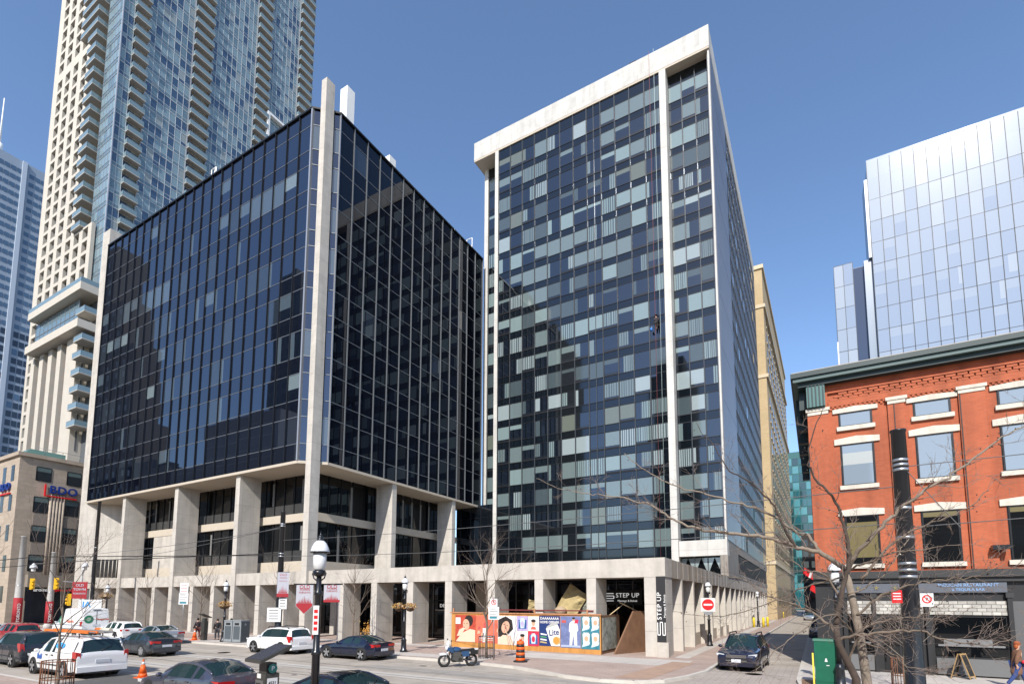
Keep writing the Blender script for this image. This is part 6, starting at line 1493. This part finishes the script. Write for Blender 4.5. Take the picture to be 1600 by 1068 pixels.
for k, (x, z, m, gm_) in enumerate(((-17.4, 1.42, lil, pblue), (-16.58, 1.42, wht, None), (-17.4, .45, wht, None), (-16.58, .45, prd, pblue))):
    q = poster(x, x+.80, z, z+.95, m, 'small poster with a printed bottle' if gm_ else 'small pale poster with a printed head')
    if gm_:
        shp(q, [(x+.1, z+.12), (x+.7, z+.12), (x+.7, z+.72), (x+.1, z+.72)], gm_, 'printed_panel', 1)
        shp(q, [(x+.26, z+.16), (x+.54, z+.16), (x+.6, z+.66), (x+.5, z+.82), (x+.3, z+.82), (x+.2, z+.66)], mat('poster_ice', (.50, .60, .68), .6), 'printed_bottle', 2); oval(q, x+.4, z+.44, .12, .2, lil if k == 0 else prd, 'printed_label', 3)
    else:
        oval(q, x+.4, z+.52, .15, .2, skin_p, 'printed_face', 1); oval(q, x+.4, z+.66, .17, .1, hair_p, 'printed_hair', 2); shp(q, [(x+.18, z+.1), (x+.62, z+.1), (x+.52, z+.28), (x+.28, z+.28)], cor if k == 1 else MATS['poster_ice'], 'printed_shirt', 1)
p4 = poster(-15.76, -14.28, .5, 2.42, nav, 'navy poster with a big white can')
for k, s in enumerate(('DAAAAAAAA', 'HOME OPENER')):
    b = MB(); b.add(text_mb(s, .235 if k == 0 else .215, wht, .002, True), lambda p: (-15.02+p[0]*.93, PY-.012-p[2], 2.25-.24*k+p[1])); part('printed_words', b, p4)
shp(p4, [(-14.9, .52), (-14.29, .52), (-14.29, 1.55), (-14.45, 1.9), (-14.98, 1.75), (-15.27, 1.6)], wht, 'printed_can', 1); shp(p4, [(-15.24, 1.62), (-14.5, 1.86), (-14.5, 1.98), (-14.8, 2.0), (-15.2, 1.74)], mat('poster_silver', (.38, .38, .36), .5), 'printed_can_top', 2)
b = MB(); b.add(text_mb('Lite', .52, nav, .002, True), lambda p: (-14.70+p[0]*.9-p[1]*.1, PY-.016-p[2], 1.36+p[1]+p[0]*.14)); part('printed_words', b, p4)
oval(p4, -14.52, .86, .27, .27, mat('poster_gold', (.45, .33, .14), .5), 'printed_ring', 2); oval(p4, -14.52, .86, .2, .2, mat('poster_orange', (.60, .24, .04), .6), 'printed_emblem', 3)
for k in range(5): shp(p4, [(-15.7+.02*k, .7+.17*k), (-15.2, .66+.17*k), (-15.22, .74+.17*k), (-15.66, .8+.17*k)], (MATS['poster_gold'], wht, mat('poster_green', (.05, .22, .10), .6), wht, prd)[k], 'printed_mark', 1) if k < 4 else None
p5 = poster(-14.24, -12.86, .45, 2.42, mat('poster_slate', (.13, .16, .30), .6, var=.35, vscale=2.6), 'slate blue poster of a figure in a white tracksuit')
shp(p5, [(-13.62, .62), (-13.46, .6), (-13.36, 1.3), (-13.28, .6), (-13.1, .62), (-13.12, 1.45), (-13.02, 1.55), (-13.1, 2.05), (-13.3, 2.14), (-13.45, 2.12), (-13.62, 1.98), (-13.66, 1.5), (-13.58, 1.4)], wht, 'printed_figure', 1)
oval(p5, -13.33, 2.22, .085, .11, skin_p, 'printed_face', 2); oval(p5, -13.33, 2.29, .10, .07, hair_p, 'printed_hair', 3); shp(p5, [(-13.3, 1.98), (-13.05, 1.98), (-13.0, 2.2), (-13.2, 2.22)], prd, 'printed_scarf', 2)
shp(p5, [(-14.16, 2.0), (-13.85, 2.0), (-13.85, 2.16), (-14.16, 2.16)], lip_p, 'printed_mark', 1); shp(p5, [(-14.2, .5), (-12.9, .5), (-12.9, .62), (-14.2, .62)], mat('poster_haze', (.35, .40, .52), .6), 'printed_line', 1)
p6 = poster(-12.83, -11.62, .42, 2.42, mat('poster_teal', (.03, .17, .22), .6, var=.3, vscale=4), 'teal poster with four foaming glasses')
for i in (0, 1):
    for j in (0, 1):
        x, z = -12.8+i*.6, .48+j*.98
        shp(p6, [(x+.1, z+.3), (x+.5, z+.25), (x+.54, z+.88), (x+.06, z+.88)], mat('poster_foam', (.62, .60, .58), .6), 'printed_glass', 1); oval(p6, x+.31, z+.58, .13, .16, mat('poster_peach', (.60, .32, .20), .6), 'printed_label', 2)
        shp(p6, [(x+.02, z+.05), (x+.5, z+.2), (x+.56, z+.38), (x+.1, z+.3)], MATS['poster_ice'], 'printed_ice', 2); shp(p6, [(x+.1, z+.90), (x+.5, z+.90), (x+.48, z+.95), (x+.12, z+.95)], wht, 'printed_line', 2)
b = MB(); b.box(-11.54, -11.52, 31.3, 33.9, .35, 2.35, mat('torn_posters', (.28, .28, .24), .7, var=.75, vscale=3)); part('poster', b, hd, label='torn grey posters on the return')
# spoil heap of crumpled boards behind it
sp_ = mat('crumpled_board', (.40, .315, .155), .85, var=.28, vscale=2.5)
def crumple(name, c, w, h, rx_, rz_, label, seed, m):
    rr = random.Random(seed); b = MB(); n = 6; P_ = {}
    for i in range(n+1):
        for j in range(n+1): P_[i, j] = Vector(((i/n-.5)*w, rr.gauss(0, .05)+.25*math.sin(i*.9+seed)*w*.3, (j/n-.5)*h+rr.gauss(0, .03)))
    q = Quaternion((0, 0, 1), rz_) @ Quaternion((0, 1, 0), rx_)
    for i in range(n):
        for j in range(n):
            f = [q @ P_[k]+Vector(c) for k in ((i, j), (i+1, j), (i+1, j+1), (i, j+1))]; b.face(f, m)
            b.face([p+Vector((0, .06, 0)) for p in f][::-1], m)
    single(name, b, label, 'board', base=tuple(c))
crumple('crumpled_sheet', (-14.3, 33.0, 3.35), 1.5, 1.9, .55, .1, 'big buckled tan sheet standing up behind the posters', 1, sp_)
crumple('crumpled_sheet', (-13.5, 33.4, 2.95), 1.2, 1.5, .9, -.4, 'grey green crumpled sheet leaning right of the big tan one', 2, mat('crumpled_grey', (.33, .33, .27), .85, var=.25, vscale=3))
crumple('crumpled_sheet', (-16.9, 33.2, 3.0), 1.5, .8, .12, .1, 'low folded tan sheet left of the big buckled one', 4, sp_)
b = MB(); b.ball((-14.95, 32.6, 2.72), .42, mat('dome_beige', (.40, .30, .20), .8, var=.15), 14, 8, (1, 1, .75)); single('rubble_lump', b, 'round beige lump at the foot of the big buckled sheet', 'rubble', base=(-14.95, 32.6, 2.72))
for k, (a, c) in enumerate((((-11.9, 33, 2.3), (-10.9, 34.2, 3.35)), ((-10.0, 34.5, 2.6), (-11.2, 33.6, 3.3)))):
    b = MB(); b.tube([a, c], .035, mat('pine_stick', (.55, .42, .24), .7), 5); single('timber_stake', b, ('left' if k == 0 else 'right')+' slanting timber stake propped under the shop sign', 'timber', base=a)
# ================================================================ motorcycle
mc = thing('motorcycle', 'blue and white scrambler motorcycle parked at the kerb before the hoarding', 'motorcycle', (-16.15, 22.6, 0), R(62))
mblue = mat('tank_blue', (.012, .06, .15), .25, coat=1); mwhite = mat('fairing_white', (.68, .68, .68), .3, coat=.6); eng = mat('engine_grey', (.14, .135, .125), .4, metal=.7)
for x, nm in ((.74, 'front_wheel'), (-.70, 'rear_wheel')):
    b = MB(); b.tube([(x+.27*math.cos(a*math.pi/12), 0, .33+.27*math.sin(a*math.pi/12)) for a in range(25)], .068, tyre_m, 8, caps=False)
    w_ = part('tyre', b, mc, False)
    b = MB(); b.tube([(x+.235*math.cos(a*math.pi/12), 0, .33+.235*math.sin(a*math.pi/12)) for a in range(25)], .016, steel_grey, 6, caps=False)
    for a in range(12): b.tube([(x, 0, .33), (x+.235*math.cos(a*math.pi/6), 0, .33+.235*math.sin(a*math.pi/6))], .005, steel_grey, 4)
    b.tube([(x, -.07, .33), (x, .07, .33)], .05, steel_grey, 8); part('rim', b, w_, False)
b = MB()
for s in (1, -1): b.tube([(.74, .085*s, .33), (.50, .085*s, .98)], .024, steel_grey, 6)
part('fork', b, mc, False)
b = MB(); b.prism([(.52, .64), (.98, .60), (1.04, .70), (.78, .74)], -.06, .06, mwhite, tf=lambda x, z, y: (x, y, z)); part('front_fender', b, mc, False)
b = MB(); b.tube([(.46, -.38, 1.10), (.44, -.2, 1.10), (.50, 0, 1.04), (.44, .2, 1.10), (.46, .38, 1.10)], .014, black_paint, 6); part('handlebar', b, mc, False)
for s in (1, -1):
    b = MB(); b.tube([(.45, .3*s, 1.1), (.5, .36*s, 1.32)], .008, black_paint, 5); b.ball((.5, .37*s, 1.36), .07, black_paint, 8, 6, (.4, 1, .7)); part('mirror', b, mc, False)
b = MB(); b.lathe([(.02, .56), (.11, .58), (.11, .68), (.06, .7)], mwhite, (0, 0, .95), 12, 'x'); part('headlight', b, mc, False)
b = MB(); b.prism([(.56, .98), (.66, 1.12), (.56, 1.34), (.52, 1.32), (.52, 1.0)], -.10, .10, mwhite, tf=lambda x, z, y: (x, y, z)); part('windscreen', b, mc, False)
b = MB(); b.ball((.15, 0, .86), .25, mblue, 14, 8, (1.25, .6, .62)); part('tank', b, mc, False)
b = MB(); b.prism([(.1, .80), (-.1, .86), (-.55, .88), (-.82, .92), (-.82, .84), (-.5, .78), (-.1, .74)], -.12, .12, black_matte, tf=lambda x, z, y: (x, y, z)); part('seat', b, mc, False)
b = MB(); b.prism([(-.5, .84), (-1.0, .92), (-1.02, .86), (-.6, .66), (-.4, .68)], -.07, .07, mwhite, tf=lambda x, z, y: (x, y, z)); part('tail_cowl', b, mc, False)
b = MB(); b.box(-.22, .34, -.17, .17, .25, .54, eng); b.prism([(-.12, .5), (.3, .5), (.34, .76), (-.1, .76)], -.13, .13, eng, tf=lambda x, z, y: (x, y, z)); b.lathe([(.10, -.17), (.12, -.13), (.12, .13), (.1, .17)], eng, (-.05, 0, .38), 12, 'y'); part('engine', b, mc, False)
b = MB()
for q in ([(.46, 0, .92), (.34, 0, .5), (.2, 0, .26), (-.25, 0, .28)], [(.46, 0, .95), (-.1, 0, .74), (-.5, 0, .76), (-.85, 0, .85)], [(-.25, 0, .28), (-.15, 0, .72)], [(-.70, .09, .33), (-.25, .06, .36)], [(-.70, -.09, .33), (-.25, -.06, .36)], [(-.62, .09, .4), (-.45, .06, .76)], [(.40, .2, .75), (.44, .24, .4), (.2, .24, .3)], [(.40, -.2, .75), (.44, -.24, .4), (.2, -.24, .3)]): b.tube(q, .028, black_paint, 6)
part('frame', b, mc, False)
b = MB(); b.tube([(.22, -.12, .55), (.3, -.15, .35), (.1, -.17, .25), (-.5, -.17, .34), (-.85, -.17, .44)], [.022, .022, .025, .045, .045], chrome, 8); part('exhaust', b, mc, False)
b = MB(); b.tube([(-.05, .12, .28), (.0, .36, .01)], .014, black_paint, 5); part('kickstand', b, mc, False)
b = MB(); b.box(-1.0, -.62, -.19, .19, .62, .84, black_matte); b.prism([(-.55, .55), (-.2, .5), (-.1, .78), (-.5, .82)], -.16, .16, mblue, tf=lambda x, z, y: (x, y, z)); part('side_case', b, mc, False)
b = MB(); b.prism([(.30, .72), (.62, .86), (.60, 1.02), (.3, 1.0)], -.17, .17, mblue, tf=lambda x, z, y: (x, y, z)); part('tank_shroud', b, mc, False)
for o in mc.children: o.rotation_euler = (0, 0, 0)
mc.rotation_euler = (R(-4), 0, R(232)); mc.location = (-16.15, 22.6, 0)
# ================================================================ people
def skin_body(joints, bones, m, name, parent, sub=1, label=None):
    """one continuous surface grown over a jointed skeleton: joints = {name: (x, y, z, rx, ry)}"""
    me = bpy.data.meshes.new('skeleton'); keys = list(joints); ix = {k: i for i, k in enumerate(keys)}
    me.from_pydata([joints[k][:3] for k in keys], [(ix[a], ix[b]) for a, b in bones], [])
    o = bpy.data.objects.new('skeleton', me); COL.objects.link(o)
    s = o.modifiers.new('skin', 'SKIN'); s.use_smooth_shade = True; s.branch_smoothing = .4
    for i, k in enumerate(keys):
        v = me.skin_vertices[0].data[i]; v.radius = (joints[k][3], joints[k][4] if len(joints[k]) > 4 else joints[k][3]); v.use_root = (i == 0)
    if sub: u = o.modifiers.new('sub', 'SUBSURF'); u.levels = sub; u.render_levels = sub
    dg = bpy.context.evaluated_depsgraph_get(); r = bpy.data.meshes.new_from_object(o.evaluated_get(dg)); bpy.data.objects.remove(o)
    r.name = name; r.materials.clear(); r.materials.append(m)
    for p in r.polygons: p.use_smooth = True; p.material_index = 0
    q = bpy.data.objects.new(name, r); COL.objects.link(q); q.parent = parent
    return q
skin_tone = mat('skin', (.50, .30, .21), .6)
def person(label, loc, rz, coat, trousers, hair, shoes, coat_len=.62, stride=.22, arms=((.06, .25), (-.06, -.2)), h=1.68, lean=.0, hat=None, hairlen=.0, head_turn=0.):
    """local frame: walks towards +x, y left. joints are metres for a 1.68 m figure"""
    t = thing('person', label, 'person', loc, rz); k = h/1.68; t.scale = (k, k, k)
    hx = lean
    J = {'pelvis': (0, 0, .90, .14, .15), 'waist': (hx*.3, 0, 1.05, .115, .14), 'chest': (hx*.7, 0, 1.25, .125, .165), 'neck0': (hx, 0, 1.41, .075, .085), 'neck': (hx+.02, 0, 1.47, .052, .052), 'head0': (hx+.035, 0, 1.54, .075, .07), 'head1': (hx+.03, 0, 1.61, .088, .078), 'crown': (hx+.02, 0, 1.66, .06, .055)}
    B = [('pelvis', 'waist'), ('waist', 'chest'), ('chest', 'neck0'), ('neck0', 'neck'), ('neck', 'head0'), ('head0', 'head1'), ('head1', 'crown')]
    for s, n_ in ((1, 'l'), (-1, 'r')):
        fx = stride*s
        J['hip'+n_] = (0, .09*s, .86, .095); J['knee'+n_] = (fx*.55+.05, .095*s, .48, .06); J['ankle'+n_] = (fx*(1.05)-(.06 if fx < 0 else 0), .09*s, .09+(.05 if fx < 0 else 0), .042); J['toe'+n_] = (fx*1.05+.15-(.06 if fx < 0 else 0), .10*s, .035, .035)
        B += [('pelvis', 'hip'+n_), ('hip'+n_, 'knee'+n_), ('knee'+n_, 'ankle'+n_), ('ankle'+n_, 'toe'+n_)]
        ax, hx2 = arms[0] if s > 0 else arms[1]
        J['sh'+n_] = (hx*.9, .17*s, 1.36, .062); J['el'+n_] = (hx*.9+ax-.03, .22*s, 1.09, .045); J['wr'+n_] = (hx*.9+hx2+.05, .20*s, .87, .03); J['pa'+n_] = (hx*.9+hx2+.08, .195*s, .80, .034, .02)
        B += [('chest', 'sh'+n_), ('sh'+n_, 'el'+n_), ('el'+n_, 'wr'+n_), ('wr'+n_, 'pa'+n_)]
        for f in range(4):
            J['f%d%s' % (f, n_)] = (J['pa'+n_][0]+.028-.017*f, .195*s, .745-(.012 if f in (1, 2) else 0), .009); J['g%d%s' % (f, n_)] = (J['pa'+n_][0]+.022-.017*f, .18*s, .715-(.012 if f in (1, 2) else 0), .007)
            B += [('pa'+n_, 'f%d%s' % (f, n_)), ('f%d%s' % (f, n_), 'g%d%s' % (f, n_))]
        J['t'+n_] = (J['pa'+n_][0]+.05, .18*s, .79, .01); J['u'+n_] = (J['pa'+n_][0]+.06, .17*s, .755, .008); B += [('pa'+n_, 't'+n_), ('t'+n_, 'u'+n_)]
    skin_body(J, B, skin_tone, 'body', t)
    def grow_(keys, e): return {q: (*J[q][:3], *(x+e for x in J[q][3:])) for q in keys}
    T = grow_(['pelvis', 'hipl', 'kneel', 'anklel', 'hipr', 'kneer', 'ankler'], .018); skin_body(T, [('pelvis', 'hipl'), ('hipl', 'kneel'), ('kneel', 'anklel'), ('pelvis', 'hipr'), ('hipr', 'kneer'), ('kneer', 'ankler')], trousers, 'trousers', t)
    S = grow_(['anklel', 'toel', 'ankler', 'toer'], .016)
    for n_ in 'lr': S2 = {q: S[q] for q in ('ankle'+n_, 'toe'+n_)}; skin_body(S2, [('ankle'+n_, 'toe'+n_)], shoes, 'shoe', t)
    Cc = grow_(['pelvis', 'waist', 'chest', 'neck0', 'shl', 'ell', 'wrl', 'shr', 'elr', 'wrr'], .026)
    CB = [('pelvis', 'waist'), ('waist', 'chest'), ('chest', 'neck0'), ('chest', 'shl'), ('shl', 'ell'), ('ell', 'wrl'), ('chest', 'shr'), ('shr', 'elr'), ('elr', 'wrr')]
    if coat_len < .8: Cc['hem'] = (-.04, 0, coat_len, .22, .2); CB.append(('pelvis', 'hem'))
    skin_body(Cc, CB, coat, 'coat', t)
    hb = MB(); hz = J['head1']; hb.ball((hz[0]-.018, 0, hz[2]+.012), .105, hair, 12, 8, (.98, .9, 1.0))
    if hairlen: hb.ball((hz[0]-.06, 0, hz[2]-.09), .095, hair, 10, 8, (.7, .95, hairlen))
    part('hair', hb, t, False)
    fb = MB(); fb.ball((hz[0]+.092, 0, hz[2]-.03), .018, skin_tone, 8, 6, (1, .8, 1.2)); part('nose', fb, t, False)
    for s in (1, -1):
        e = MB(); e.ball((hz[0]+.083, .032*s, hz[2]-.005), .011, black_matte, 6, 4); part('eye', e, t, False)
    mo = MB(); mo.ball((hz[0]+.082, 0, hz[2]-.068), .02, mat('lip', (.38, .12, .10), .5), 8, 4, (.5, 1.2, .35)); part('mouth', mo, t, False)
    if hat:
        h_ = MB(); h_.lathe([(.165, 0), (.17, .012), (.10, .02), (.095, .10), (.05, .115)], hat, (hz[0]-.01, 0, hz[2]+.055), 18); part('hat', h_, t, False)
    return t
wm = person('red haired person in a long brown coat and blue jeans walking past the restaurant window', (6.45, 27.2, .13), R(12), mat('coat_brown', (.17, .085, .05), .9, var=.2, vscale=14), mat('jeans', (.03, .055, .17), .85), mat('hair_red', (.34, .085, .025), .7), black_matte, .42, .30, ((.05, .16), (-.1, -.2)), 1.72, .05, None, 1.1)
b = MB(); b.ball((.12, -.26, .98), .09, mat('bag_red', (.50, .015, .03), .5), 10, 6, (1.1, .5, .8)); part('red_glove', b, wm, False)
person('person in black with a backpack standing before the litter bins', (-40.75, 25.9, .13), R(170), black_matte, mat('trousers_black', (.02, .022, .026), .9), mat('hair_dark', (.03, .02, .015), .8), black_matte, .8, .12, h=1.76)
person('person in a dark jacket passing left of the distant pay machine', (-45.4, 25.9, .13), R(175), mat('jacket_dark', (.035, .025, .03), .9), mat('trousers_maroon', (.09, .03, .03), .9), MATS['hair_dark'], black_matte, .8, .2, h=1.72)
person('person in dark clothes standing just right of the distant pay machine', (-42.6, 25.9, .13), R(160), mat('jacket_black', (.02, .02, .022), .9), mat('trousers_grey', (.05, .05, .055), .9), MATS['hair_dark'], black_matte, .8, .1, h=1.72)
bp = MB(); bp.ball((-.24, 0, 1.24), .2, mat('backpack_black', (.022, .02, .02), .8), 10, 8, (.7, .85, 1.2))
for o in COL.objects:
    if o.name.startswith('person') and 'backpack' in o.get('label', ''): part('backpack', bp, o, False)
cl = person('window cleaner in dark gear hanging on ropes beside the long white pier of the tower', (-14.25, 57.25, 33.7), R(90), mat('harness_dark', (.02, .022, .03), .8), mat('trousers_work', (.02, .02, .02), .8), MATS['hair_dark'], black_matte, .8, .10, ((.2, .42), (.18, .4)), 1.8, .0, mat('helmet_dark', (.03, .03, .03), .3))
b = MB(); b.lathe([(.11, 0), (.15, .3)], mat('bucket_blue', (.03, .16, .50), .4), n=14); b.tube([(-.15, 0, .3), (0, 0, .52), (.15, 0, .3)], .012, steel_grey, 5); o = single('bucket', b, 'blue bucket hanging below the window cleaner', 'bucket'); o.location = (-14.8, 57.2, 33.75)
for i, (x, m, nm) in enumerate(((-14.35, mat('rope_red', (.22, .06, .06), .8), 'red'), (-13.8, mat('rope_pale', (.40, .48, .46), .8), 'pale green'))):
    b = MB(); b.tube([(x, 57.12, 6.2), (x+.05, 57.15, 35), (x, 57.3, 68.6)], .018, m, 5); single('rope', b, nm+' rope hanging down the full height of the tower front', 'rope', 'ropes of the window cleaner', base=(x, 57.12, 6.2))
b = MB(); b.box(-17.0, -16.1, 58.2, 59.0, 68.5, 69.3, black_matte); single('roof_winch', b, 'small dark winch box on the edge of the white roof band', 'roof plant', base=(-16.5, 58.6, 68.5))
# flags and awning at the far end of the side street
for k, (x, y, z, m) in enumerate(((-1.4, 92, 8.2, sign_red), (-.6, 97, 5.8, sign_red))):
    t = thing('flag', ('upper' if k == 0 else 'lower')+' red flag on a slanting staff over the side street', 'flag', (x, y, z)); t.scale = (.6, .6, .6)
    b = MB(); b.tube([(3.2, 0, -1.5), (0, 0, 1.0)], .05, black_paint, 5); part('staff', b, t, False)
    b = MB(); n = 6
    for i in range(n): b.face([(i*.42, .12*math.sin(i*1.3), .8-i*.33), ((i+1)*.42, .12*math.sin((i+1)*1.3), .8-(i+1)*.33), ((i+1)*.42-.5, .12*math.sin((i+1)*1.3), -.7-(i+1)*.33), (i*.42-.5, .12*math.sin(i*1.3), -.7-i*.33)], m if i != 3 else sign_white, True)
    part('cloth', b, t, False)
sh_ = MB()
for k in range(60):
    rr = random.Random(k); a = rr.uniform(0, 6.28); c = Vector((-33.2+rr.gauss(0, .5), 33.9+rr.gauss(0, .3), .3+abs(rr.gauss(.5, .35))))
    for j in range(8):
        d = Vector((rr.gauss(0, .16), rr.gauss(0, .16), rr.gauss(0, .13))); s = .06; q = Vector((rr.gauss(0, 1), rr.gauss(0, 1), rr.gauss(0, 1))).normalized(); w = q.orthogonal()
        sh_.face([c+d-q*s, c+d+w*s*.6, c+d+q*s, c+d-w*s*.6], random.choice(leaf[:2]))
single('dry_shrub', sh_, 'golden dry shrub on the plaza between the arcade columns, right of the foreground lamp', 'shrub', base=(-33.2, 33.9, .13))
# ================================================================ buildings across the street behind the camera: the glass mirrors them
def mirrored(name, label, x0, x1, y1, depth, steps, wall_m, win_m, pitch=3.2, fh=3.9, ww=1.7, wh=2.1):
    t = thing(name, label, 'building', ((x0+x1)/2, y1, 0)); w = MB(); zb = 0
    for (a, b, h) in steps: w.box(a, b, y1-depth, y1, zb if zb == 0 else zb-.01, h, wall_m); zb = h
    part('wall', w, t)
    ww_ = MB(); zb = 3
    for (a, b, h) in steps:
        z = zb
        while z+wh < h-1:
            x = a+1.2
            while x+ww < b-1: ww_.box(x, x+ww, y1, y1+.06, z, z+wh, win_m); x += pitch
            z += fh
        zb = h+.8
    part('window', ww_, t, kind='stuff')
stone_d = mat('old_stone', (.20, .18, .155), .85, var=.15, vscale=.1); wd = mat('far_window', (.05, .06, .07), .1, ior=1.6)
YB_ = -22
wp = mat('far_window_pale', (.30, .31, .31), .3)
mirrored('stepped_stone_tower', 'stepped stone tower mirrored in the left part of the black glass front', -262, -186, YB_, 9, [(-262, -188, 62), (-262, -195, 90), (-255, -203, 108), (-248, -212, 130)], stone_d, wp, 4.2, 4.1, 1.2, 1.9)
mirrored('long_stone_block', 'low long stone block mirrored along the foot of the black glass front', -262, -168, YB_, 7, [(-262, -168, 44), (-200, -176, 47)], stone_d, wd)
mirrored('pale_panel_hall', 'grey panelled hall mirrored at the lower right of the black glass front', -166, -111, YB_, 6, [(-166, -111, 42), (-150, -118, 53)], mat('pale_panels', (.30, .30, .30), .6), mat('pale_panel_joint', (.46, .46, .46), .6), 6, 3.4, 5.6, .25)
mirrored('slim_tower', 'slim dark tower mirrored beside the tall white corner fin', -158, -143, -47, 8, [(-158, -143, 108), (-156, -146, 114)], mat('slim_dark', (.06, .08, .08), .5), wd)
mirrored('dark_notched_tower', 'dark notched tower mirrored at the left of the tower windows', -157, -108, -120, 30, [(-157, -108, 141), (-150, -121, 158), (-144, -131, 173)], mat('dark_brick_tower', (.07, .055, .045), .8), wd)
mirrored('round_top_tower', 'dark slender tower mirrored beside the window cleaner', -70, -50, -150, 20, [(-70, -50, 119), (-66, -54, 128)], MATS['dark_brick_tower'], wd)
mirrored('low_brick_block', 'low brick block mirrored at the foot of the tower windows', -66, 30, -30, 20, [(-66, 30, 16), (-20, 8, 24)], MATS['dark_brick_tower'], wd)
